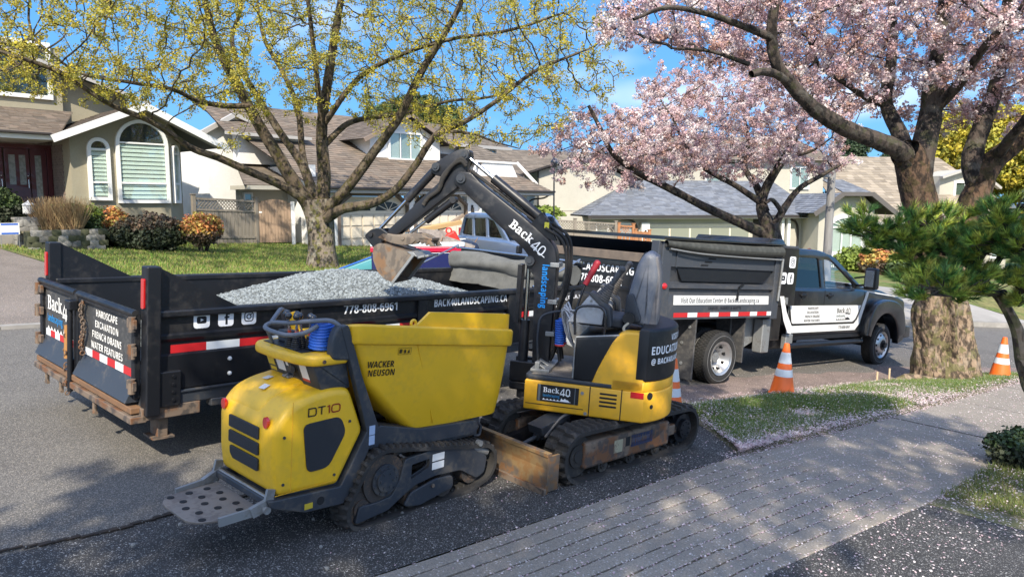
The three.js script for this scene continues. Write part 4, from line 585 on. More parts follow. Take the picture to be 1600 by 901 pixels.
  tree('cherry_tree', 'spreading pink cherry across the street, its low limbs above the dump truck', 'street cherries', b2, [
    { pts: [b2.clone().add(V(0, -0.3, 0)), at(1206, 390, D), at(1204, 370, D), at(1200, 350, D)], rad: (u) => 0.36 - 0.06 * u, n: 18, bump: 0.1 },
    pxl([[1204, 368, D], [1180, 358, 20.8], [1148, 344, 20.5], [1100, 322, 20], [1042, 292, 19.5], [994, 268, 19], [958, 240, 18.6], [938, 200, 18.2], [920, 165, 18]], 0.17, 0.04, { bare: 0.35 }),
    pxl([[1202, 360, D], [1190, 320, 21], [1196, 296, 21], [1222, 252, 20.8], [1240, 222, 20.6], [1256, 180, 20.4], [1270, 145, 20.2]], 0.19, 0.05, { bare: 0.4 }),
    pxl([[1196, 330, 21], [1182, 290, 21.3], [1164, 262, 21.6], [1170, 220, 21.8], [1160, 170, 22]], 0.13, 0.04, { bare: 0.4 }),
    pxl([[1192, 318, 21], [1150, 290, 20.6], [1100, 262, 20.2], [1070, 225, 19.8], [1050, 180, 19.5]], 0.1, 0.03, { bare: 0.35 }),
    pxl([[1206, 360, D], [1228, 322, 21.1], [1250, 294, 21.2], [1284, 274, 21.3], [1312, 258, 21.4]], 0.13, 0.04, { bare: 0.4 }),
    pxl([[1212, 366, D], [1200, 335, 21.4], [1180, 308, 21.8]], 0.12, 0.05, { bare: 0.8 }),
    pxl([[1222, 330, 21], [1206, 312, 20.6], [1196, 318, 20.4]], 0.08, 0.04, { bare: 1 }),
    pxl([[1228, 248, 20.7], [1270, 235, 20.4], [1300, 215, 20.2]], 0.06, 0.02, { bare: 0.3 }),
  ], { bark: K.cherryBark, seed: 91, step: 0.24, inf: 2.6, kill: 0.4, wig: 0.6, most: 15000, tip: 0.008, pw: 0.4, leafW: 9, per: 4.0, spread: 0.26, size: 1.2, leafName: 'blossom', leaf: blossom, leafMat: leafM(0.3), pal: PK,
    crown: [[at(1120, 200, 21.1), V(3.1, 1.5, 3), 1170], [at(1000, 225, 19.1), V(2.2, 1.0, 2.2), 650], [at(900, 235, 18.4), V(1.2, 0.75, 1.4), 286], [at(1220, 180, 21.4), V(2, 1.5, 2.4), 676], [at(1120, 140, 21.3), V(2.3, 0.8, 2.2), 416], [at(960, 285, 18.7), V(0.8, 0.4, 0.8), 91], [at(1290, 240, 21.8), V(0.9, 0.7, 1.2), 143]] });
  // cherry on the near boulevard to the left, outside the frame: it shades the machines
  const b3 = P(-5.2, 0, 0.5), up3 = (x, y, z) => P(x, H(x, z) + y, z);
  tree('cherry_tree', 'cherry tree in the front garden left of the frame, shading the machines', 'street cherries', b3, [
    { pts: [b3.clone().add(V(0, -0.3, 0)), up3(-5.2, 1, 0.5), up3(-5.1, 2.2, 0.6)], rad: (u) => 0.4 - 0.06 * u, n: 16 },
    { pts: [up3(-5.1, 2, 0.6), up3(-4.2, 4, 1), up3(-2.6, 6, 1.6), up3(-0.6, 8, 2.2)], r0: 0.22, r1: 0.05 },
    { pts: [up3(-5.1, 2, 0.6), up3(-5.2, 4, 1.2), up3(-4.6, 6, 2), up3(-4, 8, 2.6)], r0: 0.2, r1: 0.05 },
    { pts: [up3(-5.1, 2, 0.6), up3(-6, 4, 0.6), up3(-7, 6, 0.4)], r0: 0.18, r1: 0.05 },
    { pts: [up3(-5, 2.1, 0.6), up3(-4, 4.4, 0.4), up3(-2.6, 6.4, 0.2)], r0: 0.18, r1: 0.05 },
  ], { bark: K.cherryBark, seed: 95, step: 0.3, inf: 3, kill: 0.5, wig: 0.6, most: 7000, tip: 0.008, leafW: 8, per: 4.5, spread: 0.42, size: 2.0, leafName: 'blossom', leaf: blossom, leafMat: leafM(0.3), pal: PK,
    crown: [[up3(-3.4, 7.4, 1.3), V(2.8, 1.7, 2.5), 800], [up3(-6.0, 6.6, 0.7), V(2.2, 1.7, 2.0), 300], [up3(-0.2, 8.2, 2.3), V(2.9, 1.4, 2.2), 1000]], keep: (p) => { const q = toF(p); return q.z > 0.1 || q.x > -1.5 || hash((q.x * 50) | 0, (q.y * 50) | 0, 7) > 0.8; } });
}
// ---------- shrubs and background trees ----------
const leafG = puff(16, 0.12, 0.034, 15, 0.15), leafBig = puff(18, 0.3, 0.1, 16, 0.2);
function bush(name, label, cat, c, r, n, pal, o = {}) { // leafy mound with stems; c is the foot
  const t = thing(name, label, cat, c, undefined, o.group), R = rng(o.seed || n), list = [];
  const stems = Array.from({ length: o.stems ?? 7 }, () => { const a = R() * 6.3, k = 0.3 + 0.5 * R(); return rod(V(Math.cos(a) * 0.06, -0.1, Math.sin(a) * 0.06), V(Math.cos(a) * r.x * k, r.y * (0.9 + 0.6 * R()) + (o.lift || 0), Math.sin(a) * r.z * k), o.stemR || 0.02, 0.008, 6); });
  part(t, 'stem', stems, K.cherryBark, { kind: 'stuff' });
  for (let i = 0; i < n; i++) { const v = ell(R, V(), V(1, 1, 1), o.shell ?? 0.45); const lump = 0.8 + 0.4 * fbm3(v.x * 2.2 + n, v.y * 2.2, v.z * 2.2, 3); v.multiplyScalar(lump); if (o.flat && v.y > o.flat) v.y = o.flat + (v.y - o.flat) * 0.2; const p = v.clone().multiply(r).add(V(0, r.y + (o.lift || 0), 0)); if (p.y < 0.02) continue; const top = o.top && v.y > (o.topAt ?? 0.35) ? o.top : pal; list.push({ p, s: (o.size || 1) * (0.6 + 0.8 * R()), c: mul3(top[(R() * top.length) | 0], 0.7 + 0.6 * R()) }); }
  scatter(t, 'leaves', o.geo || leafG, o.mat || K.leafBush, list); return t;
}
K.leafBush = leafM(0.2, 0.7);
const GR = [[0.05, 0.09, 0.02], [0.07, 0.11, 0.025], [0.04, 0.07, 0.02]], LG = [[0.2, 0.27, 0.035], [0.16, 0.22, 0.03]], OR = [[0.55, 0.22, 0.06], [0.6, 0.38, 0.09], [0.5, 0.17, 0.07], [0.5, 0.42, 0.1]], DK = [[0.025, 0.04, 0.015], [0.04, 0.05, 0.02]], BR = [[0.12, 0.08, 0.05], [0.16, 0.1, 0.06], [0.08, 0.07, 0.04]];
const gat = (x, y, d) => onGround(at(x, y, d));
bush('round_shrub', 'clipped dark green shrub with light green flat top between dry grass and front window', 'shrub', gat(122, 372, 21), V(0.95, 0.62, 0.7), 1500, GR, { top: LG, topAt: 0.4, flat: 0.7, seed: 3 });
bush('round_shrub', 'dark green shrub at far left in front of the maroon doors', 'shrub', gat(6, 378, 20.5), V(0.5, 0.75, 0.5), 800, DK, { seed: 4, top: GR });
bush('photinia_bush', 'small bush with orange new leaves below the front window, left one', 'bush', gat(178, 372, 21.2), V(0.42, 0.5, 0.4), 420, DK, { top: OR, topAt: 0.0, seed: 5, lift: 0.1, group: 'orange-tipped bushes' });
bush('photinia_bush', 'leggy bush with orange new leaves at the corner of the stucco house', 'bush', gat(316, 386, 21.2), V(0.55, 0.42, 0.5), 560, BR, { top: OR, topAt: -0.25, seed: 6, lift: 0.28, stems: 12, group: 'orange-tipped bushes' });
bush('dark_bush', 'wide dark brown green bush below the front window', 'bush', gat(236, 384, 21), V(1.0, 0.5, 0.6), 1300, DK, { top: BR, topAt: 0.3, seed: 7, stems: 16 });
bush('dark_bush', 'shaded shrub behind the low stone wall, next to the wide bush', 'bush', gat(165, 384, 21.3), V(0.5, 0.45, 0.4), 500, DK, { seed: 8 });
{ const R = rng(12), t = thing('dry_grass_clump', 'clump of tall dry tan ornamental grass behind the low stone wall', 'ornamental grass', gat(95, 372, 20).add(V(0, 0.42, 0))), st = []; for (let i = 0; i < 900; i++) { const cx = [-0.38, -0.12, 0.18, 0.42][i % 4], a = R() * 6.3, k = 0.1 + 0.4 * R(), h = 0.6 + 0.4 * R(); const b0 = V(cx + (R() - 0.5) * 0.16, 0, (R() - 0.5) * 0.2), e = b0.clone().add(V(Math.cos(a) * k, h, Math.sin(a) * k)); st.push({ p: b0.clone().add(e).multiplyScalar(0.5), q: new THREE.Quaternion().setFromUnitVectors(V(0, 1, 0), e.clone().sub(b0).normalize()), sv: V(1, e.distanceTo(b0), 1), c: mul3([[0.42, 0.3, 0.15], [0.36, 0.25, 0.13], [0.3, 0.19, 0.1]][i % 3], 0.7 + 0.5 * R()) }); }
  scatter(t, 'stalks', new THREE.CylinderGeometry(0.003, 0.007, 1, 4), mat([1, 1, 1], 0.9), st); }
bush('clipped_hedge', 'bright green clipped hedge top behind the black lamp post, between houses', 'hedge', onGround(at(846, 372, 36)), V(1.1, 1.1, 0.6), 900, LG, { flat: 0.6, size: 1.6, seed: 9 });
bush('low_hedge', 'low light green hedge at the foot of the short cedar fence', 'hedge', onGround(at(985, 420, 32)), V(1.2, 0.33, 0.4), 500, LG, { flat: 0.5, size: 1.4, seed: 10 });
bush('heather_bush', 'orange brown bush below the arched window of the grey-roofed house', 'bush', onGround(at(1378, 435, 32)), V(0.9, 0.5, 0.6), 420, BR, { top: OR, topAt: 0, size: 1.6, seed: 11 });
bush('heather_bush', 'yellow green bush left of the orange brown bush by the arched window', 'bush', onGround(at(1338, 432, 33)), V(0.9, 0.5, 0.6), 420, LG, { size: 1.6, seed: 12 });
bush('heather_bush', 'grey green bush right of the orange brown bush, beside the pine', 'bush', onGround(at(1416, 440, 31)), V(0.8, 0.45, 0.6), 380, GR, { top: LG, size: 1.6, seed: 13 });
bush('dark_bush', 'dark leafy plant at the right edge beside the pavement', 'shrub', gat(1598, 748, 6.9), V(0.32, 0.17, 0.3), 420, DK, { top: GR, size: 0.5, seed: 14, stemR: 0.008 });
function backTree(name, label, px, D, top, hw, pal, o = {}) { // far tree: trunk with limbs and a broken crown
  const b = onGround(at(px, 400, D)), h = at(px, top, D).y - b.y, t = thing(name, label, 'tree', b, undefined, o.group), R = rng(o.seed), lump = [], list = [];
  part(t, 'trunk', limbGeo([V(0, -0.5, 0), V(0.1, h * 0.3, 0), V(-0.1, h * 0.6, 0.1), V(0, h * 0.92, 0)], (u) => lerp(0.3, 0.05, u), 8), K.cherryBark);
  const N = o.lumps || 34; for (let i = 0; i < N; i++) { const u = i / N, y = o.cone ? lerp(0.15, 0.98, u) : lerp(0.38, 0.95, Math.sqrt(R())), rr = (o.cone ? (1 - u) * 0.95 + 0.06 : Math.sin(Math.PI * clamp((y - 0.25) / 0.8))) * hw, a = R() * 6.283; lump.push(V(Math.cos(a) * rr * (0.4 + 0.6 * R()), y * h, Math.sin(a) * rr * (0.4 + 0.6 * R()))); }
  part(t, 'limb', lump.map((p) => rod(V(0, p.y * 0.75, 0), p, 0.05, 0.015, 5)), K.cherryBark, { kind: 'stuff' });
  for (const c of lump) for (let k = 0; k < (o.n || 60); k++) { const p = ell(R, c, V(hw * 0.36, h * (o.cone ? 0.06 : 0.1), hw * 0.36)); list.push({ p, s: (o.size || 1) * (0.6 + 0.8 * R()), c: mul3(pal[(R() * pal.length) | 0], 0.7 + 0.6 * R()) }); }
  scatter(t, 'leaves', leafBig, K.leafBush, list); return t;
}
backTree('background_tree', 'bright yellow green tree behind the brown roof, right of the old cherry trunk', 1520, 50, 170, 4.2, YG, { seed: 21, lumps: 46, n: 70 });
backTree('background_tree', 'yellow green tree at the right edge behind the old cherry', 1640, 46, 190, 3.6, YG, { seed: 22, lumps: 40, n: 70 });
for (let i = 0; i < 6; i++) backTree('background_tree', ['tall green tree', 'broad olive tree', 'dark leafy tree', 'round green tree', 'pale green tree', 'thin dark tree'][i] + ' beyond the right edge of the street', 1790 + i * 150, 44 + (i % 3) * 9, 210 + (i % 2) * 40, 4, i % 2 ? GR : [[0.1, 0.14, 0.04], [0.14, 0.18, 0.05]], { seed: 40 + i, n: 40 });
backTree('background_tree', 'rounded green tree behind the right edge houses', 1720, 40, 240, 3, [[0.12, 0.16, 0.04], [0.18, 0.22, 0.05]], { seed: 23 });
backTree('conifer_tree', 'dark conifer top above the roofs behind the street pole', 1322, 70, 205, 3.2, [[0.03, 0.06, 0.025], [0.045, 0.08, 0.03]], { seed: 24, cone: true, lumps: 60, n: 46 });
backTree('conifer_tree', 'dark conifer far behind, left of the first conifer', 1390, 78, 225, 3.2, [[0.03, 0.06, 0.025], [0.045, 0.08, 0.03]], { seed: 25, cone: true, lumps: 60, n: 46 });
backTree('background_tree', 'dim brown green tree filling the gap between the stucco house and white house', 318, 40, 215, 2.0, [[0.06, 0.07, 0.03], [0.1, 0.08, 0.05], [0.2, 0.13, 0.12]], { seed: 26, size: 0.7, n: 40 });
backTree('background_tree', 'green tree far behind the white house roof', 650, 60, 150, 4, GR, { seed: 27 });
backTree('background_tree', 'pale tree far behind the plain beige house', 990, 66, 240, 4, [[0.14, 0.15, 0.06], [0.1, 0.12, 0.05]], { seed: 28 });
{ // front garden pine with its shoots of long needles
  const b = onGround(V(5.35, 0, -6.35)), t = thing('pine_tree', 'small pruned pine with tufts of long needles before the old cherry trunk', 'tree', b), D = 6.6, L = (a) => a.map(([x, y, d]) => at(x, y, d).sub(b));
  const trunk = [V(0.1, -0.2, 0.1), ...L([[1660, 700, 6.3], [1618, 620, 6.4], [1598, 560, 6.5], [1588, 510, 6.5], [1560, 462, 6.6], [1520, 425, 6.6]])];
  part(t, 'trunk', limbGeo(trunk, (u) => lerp(0.085, 0.03, u), 14, 0.08), K.oldBark);
  const limbs = [[[1560, 450, 6.5], [1510, 438, 6.6], [1460, 432, 6.7], [1420, 413, 6.7]], [[1540, 432, 6.6], [1490, 401, 6.7], [1450, 382, 6.8], [1400, 385, 6.8], [1372, 370, 6.8]], [[1525, 413, 6.6], [1545, 388, 6.4], [1570, 364, 6.3], [1575, 345, 6.3]], [[1580, 469, 6.5], [1610, 438, 6.2], [1620, 401, 6.1], [1600, 382, 6]], [[1570, 457, 6.5], [1520, 457, 6.2], [1480, 450, 6.1], [1450, 463, 6.1]], [[1520, 407, 6.6], [1500, 376, 6.8], [1470, 358, 6.9], [1440, 351, 6.9]], [[1590, 475, 6.4], [1640, 450, 6.2], [1680, 426, 6.1]]];
  limbs.push([[1440, 396, 6.8], [1405, 388, 6.8], [1376, 370, 6.9], [1366, 346, 6.9]], [[1550, 425, 6.5], [1575, 380, 6.4], [1588, 340, 6.4], [1592, 318, 6.4]]); const R = rng(55), shoots = []; limbs.forEach((l) => { const pts = L(l); part(t, 'limb', limbGeo(pts, (u) => lerp(0.03, 0.01, u), 8, 0.08), K.cherryBark); const c = new THREE.CatmullRomCurve3(pts); for (let i = 0; i < 40; i++) { const u = 0.15 + 0.85 * R(), o = c.getPoint(u), p = o.clone().add(V((R() - 0.5) * 0.4, (R() - 0.42) * 0.2, (R() - 0.5) * 0.4)); shoots.push([p, o]); } });
  part(t, 'twigs', shoots.map(([p, o]) => rod(o, p, 0.008, 0.004, 5)), K.cherryBark, { kind: 'stuff' });
  const tuft = (() => { const Q = rng(9), pos = [], idx = [], ncol = []; for (let i = 0; i < 40; i++) { const u = Q(), a = Q() * 6.283, lean = 0.3 + 0.6 * Q(), d = V(Math.cos(a) * lean, 1, Math.sin(a) * lean).normalize(), o = V(0, u * 0.1, 0), e = o.clone().addScaledVector(d, 0.06 + 0.025 * Q()), s = d.clone().cross(V(Q() - 0.5, Q() - 0.5, Q() - 0.5)).normalize().multiplyScalar(0.0034), s2 = s.clone().cross(d).normalize().multiplyScalar(0.0034), q = pos.length / 3, kc = 0.45 + 1.0 * Q(); for (let z = 0; z < 5; z++) ncol.push(kc, kc, kc * 0.9); for (const p of [o.clone().add(s), o.clone().sub(s), e, o.clone().add(s2), o.clone().sub(s2)]) pos.push(p.x, p.y, p.z); idx.push(q, q + 1, q + 2, q + 3, q + 4, q + 2); } const g0 = quadsGeo(pos, idx); g0.setAttribute('color', new THREE.Float32BufferAttribute(ncol, 3)); const g = g0.toNonIndexed(); g.computeVertexNormals(); return g; })();
  const list = shoots.flatMap(([p, o]) => { const out = p.clone().sub(o).normalize(); return Array.from({ length: 4 }, (_, k) => { const up = out.clone().multiplyScalar(0.5).add(V((R() - 0.5) * 1.5, 0.55 * R() + 0.25, (R() - 0.5) * 1.5)).normalize(), tip = R() > 0.5; return { p: p.clone(), q: new THREE.Quaternion().setFromUnitVectors(V(0, 1, 0), up), s: 0.75 + 0.4 * R(), c: tip ? [0.34 + 0.1 * R(), 0.42 + 0.08 * R(), 0.08] : [0.11, 0.21 + 0.06 * R(), 0.055] }; }); });
  scatter(t, 'needles', tuft, mat([1, 1, 1], 0.6, { vertexColors: true }), list);
}
// ---------- grass, petals, stones underfoot ----------
{ const blade = (() => { const g = quadsGeo([-0.5, 0, 0, 0.5, 0, 0, 0.28, 0.55, 0.12, -0.28, 0.55, 0.12, 0, 1, 0.42], [0, 1, 2, 0, 2, 3, 3, 2, 4]).toNonIndexed(); g.computeVertexNormals(); return g; })();
  const R = rng(66), grassM = leafM(0.25, 0.8), G1 = [[0.12, 0.22, 0.035], [0.16, 0.25, 0.045], [0.08, 0.16, 0.03], [0.26, 0.25, 0.08]];
  const field = (label, n, x0, x1, za, zb, hMin, hMax, wd, pal, dens, h0) => { const list = []; let k = 0, tries = 0; while (k < n && tries++ < n * 6) { const x = lerp(x0, x1, R()), z = lerp(za(x), zb(x), R()); if (dens && R() > dens(x, z)) continue; const p = P(x, h0(x, z), z), a = R() * 6.283; const hh = lerp(hMin, hMax, R()); list.push({ p, q: new THREE.Quaternion().setFromEuler(new THREE.Euler((R() - 0.5) * 0.9, a, (R() - 0.5) * 0.9)), sv: V(wd * (0.7 + 0.6 * R()), hh, hh), c: mul3(pal[(R() * pal.length) | 0], 0.7 + 0.6 * R()) }); k++; } const t = thing('grass', label, 'grass'); t.userData.kind = 'stuff'; scatter(t, 'blades', blade, grassM, list); };
  const bv = (x, z) => groundBase(x, z) + 0.01 + 0.04 * fbm3(x * 2, 1, z * 2, 3);
  const edge = (x, z) => smooth(0.02, 0.3, walkOut(x) - z) * smooth(0.0, 0.2, z - bvTop(x)) * clamp(1.7 - 0.06 * Math.max(0, x - 10) - 1.6 * smooth(0.48, 0.7, fbm3(x * 1.6, 5, z * 1.6, 3)), 0.12, 1);
  field('short green grass on the boulevard between kerb and pavement', 90000, 6.2, 19, bvTop, walkOut, 0.03, 0.085, 0.006, G1, edge, bv);
  field('patchy grass beside the pavement at the right edge', 22000, 6.6, 12, walkIn, (x) => walkIn(x) + 1.7, 0.025, 0.07, 0.006, [[0.2, 0.2, 0.05], [0.14, 0.18, 0.04], [0.1, 0.15, 0.03]], (x, z) => clamp(1.1 - 1.4 * smooth(0.45, 0.62, fbm3(x * 2, 8, z * 2, 3)), 0.1, 1), (x, z) => groundBase(x, z) + 0.02);
  field('mown grass of the far front lawn', 90000, 5.3, 18.2, farEdge, () => -24.5, 0.04, 0.1, 0.02, [[0.13, 0.25, 0.025], [0.18, 0.27, 0.03], [0.26, 0.27, 0.06], [0.32, 0.28, 0.1]], null, (x, z) => groundBase(x, z) + 0.01);
  // fallen petals
  const petal = quadsGeo([-1, 0, 0, 0, 0.2, -0.8, 1, 0.1, 0, 0, 0, 0.8], [0, 3, 1, 1, 3, 2]).toNonIndexed(); petal.computeVertexNormals();
  const pl = []; const drop = (n, x0, x1, za, zb, up, dens, s0 = 0.0085) => { let k = 0, tr_ = 0; while (k < n && tr_++ < n * 8) { const x = lerp(x0, x1, R()), z = lerp(za(x), zb(x), R()); if (dens && R() > dens(x, z)) continue; pl.push({ p: P(x, up(x, z), z), q: new THREE.Quaternion().setFromEuler(new THREE.Euler((R() - 0.5) * 0.8, R() * 6.3, (R() - 0.5) * 0.8)), s: s0 * (0.6 + 0.7 * R()), c: mul3(PK[(R() * 4) | 0], 0.85 + 0.25 * R()) }); k++; } };
  const gb = (x, z) => groundBase(x, z) + 0.012;
  drop(40000, 6.2, 20, bvTop, walkOut, (x, z) => bv(x, z) + 0.035 * R() + 0.012, (x, z) => (0.25 + 0.9 * smooth(0.45, 0.62, fbm3(x * 1.3, 3, z * 1.3, 3))) * (0.5 + 0.5 * smooth(8, 11, x)), 0.0105);
  drop(6000, 6.2, 8.6, (x) => lerp(bvTop(x), walkOut(x), 0.55), walkOut, (x, z) => bv(x, z) + 0.03 * R() + 0.006, null, 0.009);
  drop(5000, 6.0, 20, (x) => walkOut(x) - 0.12, (x) => walkOut(x) + 0.05, gb);
  drop(5000, 0, 16, walkOut, walkIn, gb, (x) => smooth(-1, 9, x));
  for (let j = 0; j <= 11; j++) drop(420, 1, 7, (x) => lerp(walkOut(x), walkIn(x), j / 11) - 0.012, (x) => lerp(walkOut(x), walkIn(x), j / 11) + 0.012, (x, z) => groundBase(x, z) + 0.001, (x) => 0.15 + 0.85 * smooth(2, 7, x), 0.0075);
  drop(9000, 6.4, 13, walkIn, (x) => walkIn(x) + 1.8, (x, z) => groundBase(x, z) + 0.03 + 0.02 * R(), (x, z) => 0.35 + 0.65 * smooth(0.42, 0.6, fbm3(x * 1.5, 13, z * 1.5, 3)));
  drop(1600, 2, 7.5, (x) => walkIn(x) - 0.02, (x) => walkIn(x) + 0.7, (x, z) => groundBase(x, z) + 0.012);
  drop(5000, 7, 20, (x) => kerbZ(x) - 0.5, (x) => kerbZ(x) - 0.02, (x, z) => groundBase(x, z) - recess(x) + 0.008);
  drop(4500, 3.4, 20, (x) => kerbZ(x) - 5, (x) => kerbZ(x) - 0.1, (x, z) => groundBase(x, z) - recess(x) + 0.008, null, 0.0075);
  drop(1300, -1, 7.4, kerbZ, walkOut, (x, z) => H(x, z) + 0.012, (x) => smooth(1, 7, x), 0.007);
  const pt = thing('fallen_petals', 'pink cherry petals fallen on grass, pavement and road', 'petals'); pt.userData.kind = 'stuff'; scatter(pt, 'petals', petal, leafM(0.3, 0.8), pl);
  // loose stones on the dark apron and driveway
  const sg = new THREE.IcosahedronGeometry(1, 0), sl = []; for (let i = 0; i < 9000; i++) { const front = i % 3 === 0, x = lerp(-1.2, front ? 6 : 7.2, R()), z = front ? walkIn(x) + R() * 1.9 : lerp(kerbZ(x) - 0.35, walkOut(x), R()); const s = 0.0025 + 0.004 * R() * R() + (R() > 0.995 ? 0.01 : 0); sl.push({ p: P(x, (front ? groundBase(x, z) + 0.004 : H(x, z) + 0.006 * smooth(-0.1, 0.1, z - kerbZ(x))) + s * 0.3, z), s, c: mul3([0.2, 0.2, 0.19], 0.3 + 0.9 * R()) }); }
  const gt = thing('loose_grit', 'loose grit scattered on the dark asphalt apron', 'grit'); gt.userData.kind = 'stuff'; scatter(gt, 'stones', sg, mat([1, 1, 1], 0.9), sl);
}
// ---------- the dump trailer with its load ----------
{
  const O = P(2.1, -0.12, -6.7), T = thing('dump_trailer', 'black steel dump trailer with chalk-white lettering on its rear doors, loaded with pale gravel', 'trailer', O, FQ);
  const L = 5.3, zn = 1.1, zf = -1.1, y0 = 0.63, yr = 1.28;
  const side = (sgn) => { // pressed side wall outline (z, y)
    const o = (z, y) => [sgn * (1.06 + z), y];
    return [o(0.0, 0.66), o(0.022, 0.67), o(0.022, 0.93), o(0.0, 0.945), o(0.0, 1.03), o(0.03, 1.06), o(0.03, 1.085), o(0.012, 1.1), o(0.012, 1.26), o(-0.025, 1.26), o(-0.025, 0.66)];
  };
  for (const s of [1, -1]) {
    part(T, 'side_wall', slabX(side(s), 0.06, L), K.black);
    part(T, 'top_rail', bb(0.05, L, yr - 0.055, yr, s * 1.02, s * 1.12, 0.015), K.black);
    const sk = []; for (let i = 0; i < 4; i++) sk.push(bb(1.28 + i * 1.32, 1.40 + i * 1.32, 0.66, yr - 0.05, s * 1.065, s * 1.105, 0.01));
    sk.slice(0, 3).forEach((g) => part(T, 'stake', g, K.black));
    part(T, 'bottom_rail', [bb(0.0, L, 0.555, 0.66, s * 0.98, s * 1.1, 0.012), bb(0.0, L, 0.648, 0.656, s * 0.98, s * 1.115)], K.slate);
    const post = part(T, 'corner_post', [bb(-0.005, 0.1, 0.5, 1.61, s * 1.03, s * 1.14, 0.012), bb(0.1, 0.26, 0.55, 0.82, s * 1.07, s * 1.12, 0.01), ...[0.6, 0.66, 0.72, 0.78].map((y) => tr(cylZ(0, 0, 0, 0.012, 0.012, 8), 0.2, y, s > 0 ? 1.118 : -1.13))], K.black);
    part(post, 'reflector', slabX(rp([[s * 1.06, 1.3], [s * 1.11, 1.3], [s * 1.11, 1.52], [s * 1.06, 1.52]], 0.015), -0.018, -0.006), K.redLamp);
    part(T, 'gusset', slab([[0.1, 1.6], [0.1, 1.27], [0.74, 1.27]], s > 0 ? 1.05 : -1.075, s > 0 ? 1.075 : -1.05), K.black);
  }
  // reflective tape along the near side
  for (let k = 0; k < 17; k++) part(T, 'reflective_tape', bb(0.2 + k * 0.275, 0.2 + (k + 1) * 0.275, 0.945, 1.007, 1.0605, 1.0645), k % 2 ? K.whiteTape : K.redTape);
  part(T, 'floor', bb(0.05, L, 0.66, 0.7, zf + 0.04, zn - 0.04), K.black);
  part(T, 'front_wall', [bb(L - 0.04, L, 0.66, 1.5, -1.06, 1.06), bb(L - 0.06, L + 0.02, 1.49, 1.55, -1.08, 1.08, 0.012), ...[-0.7, 0, 0.7].map((z) => bb(L, L + 0.05, 0.66, 1.5, z - 0.04, z + 0.04))], K.black);
  // rear doors
  const doorGrey = matT(grimeC([0.05, 0.05, 0.05], [0.13, 0.12, 0.11], 0.6, 145, 0.6), 0.6);
  const door = (za, zb, nm) => {
    const d = part(T, nm, [bb(-0.05, 0.0, 1.2, 1.26, za, zb, 0.012), bb(-0.05, 0.0, 0.62, 1.22, za, za + 0.06, 0.01), bb(-0.05, 0.0, 0.62, 1.22, zb - 0.06, zb, 0.01), bb(-0.012, 0.0, 0.6, 1.2, za + 0.03, zb - 0.03)], K.black);
    part(d, 'door_panel', bb(-0.02, -0.012, 0.74, 1.2, za + 0.06, zb - 0.06), doorGrey); part(d, 'kick_plate', slab([[-0.1, 0.59], [-0.02, 0.76], [0, 0.76], [0, 0.59]], za + 0.03, zb - 0.03), K.slate);
    part(d, 'top_tube', rod(V(-0.04, 1.255, za), V(-0.04, 1.255, zb), 0.028), K.black);
    for (let k = 0; k < 6; k++) part(d, 'reflective_tape', bb(-0.026, -0.0215, 0.765, 0.825, lerp(za + 0.1, zb - 0.1, k / 6), lerp(za + 0.1, zb - 0.1, (k + 1) / 6)), k % 2 ? K.redTape : K.whiteTape);
    const hz = Math.abs(za) > Math.abs(zb) ? za : zb;
    for (const y of [0.72, 0.98, 1.18]) part(d, 'hinge', [rod(V(-0.065, y - 0.055, hz), V(-0.065, y + 0.055, hz), 0.026), bb(-0.07, -0.04, y - 0.035, y + 0.035, hz - Math.sign(hz) * 0.09, hz + Math.sign(hz) * 0.03, 0.006)], K.rust);
    return d;
  };
  const d1 = door(-1.14, -0.2, 'rear_door'), d2 = door(-0.14, 1.03, 'rear_door');
  print(d1, 'lettering', 0.8, 0.42, V(-0.021, 0.995, -0.67), V(0, 0, 1), V(0, 1, 0), (c, w, h) => { logo40(c, w * 0.08, h * 0.04, w * 0.84, h * 0.92, '#eceae4', '#2a86c4'); wear(c, w, h, 3, 0.12); });
  print(d2, 'lettering', 0.86, 0.36, V(-0.021, 1.01, 0.42), V(0, 0, 1), V(0, 1, 0), (c, w, h) => { c.fillStyle = '#e9e6de'; ['HARDSCAPE', 'EXCAVATION', 'FRENCH DRAINS', 'WATER FEATURES'].forEach((s, i) => fitText(c, s, w * 0.5, h * (0.13 + i * 0.25), w * [0.6, 0.66, 0.86, 0.9][i], h * 0.22, 'sans-serif', 'bold', 'center')); wear(c, w, h, 5, 0.2); });
  const lk = part(T, 'lock_bar', [rod(V(-0.09, 0.42, -0.2), V(-0.09, 1.2, -0.2), 0.022), bb(-0.12, -0.05, 1.12, 1.2, -0.24, -0.12, 0.01), bb(-0.06, -0.0, 0.6, 1.26, -0.2, -0.13, 0.01)], K.black);
  part(lk, 'grip', rod(V(-0.1, 0.7, -0.235), V(-0.1, 0.98, -0.225), 0.026), mat([0.35, 0.17, 0.05], 0.7));
  part(lk, 'chain', Array.from({ length: 26 }, (_, i) => tr(new THREE.TorusGeometry(0.016, 0.0055, 6, 10), -0.1 - 0.02 * Math.sin(i), 0.92 - i * 0.021, -0.23 + 0.014 * Math.sin(i * 1.7), 0, i % 2 ? 0 : Math.PI / 2, 0)), K.rust);
  part(lk, 'chain', Array.from({ length: 20 }, (_, i) => tr(new THREE.TorusGeometry(0.018, 0.006, 6, 10), -0.06, 1.2 - i * 0.022, 0.0 - 0.03 * Math.sin(i * 0.5), 0, i % 2 ? 0 : Math.PI / 2, 0)), K.rust);
  part(T, 'bumper_plank', bb(-0.085, -0.005, 0.515, 0.565, -1.12, 1.06, 0.01), matT(cT(256, 1, (u, v) => { const a = fbmT(u * 0.3, v, 24, 4, 141); return mix3([0.24, 0.12, 0.05], [0.09, 0.065, 0.05], a); }), 0.85));
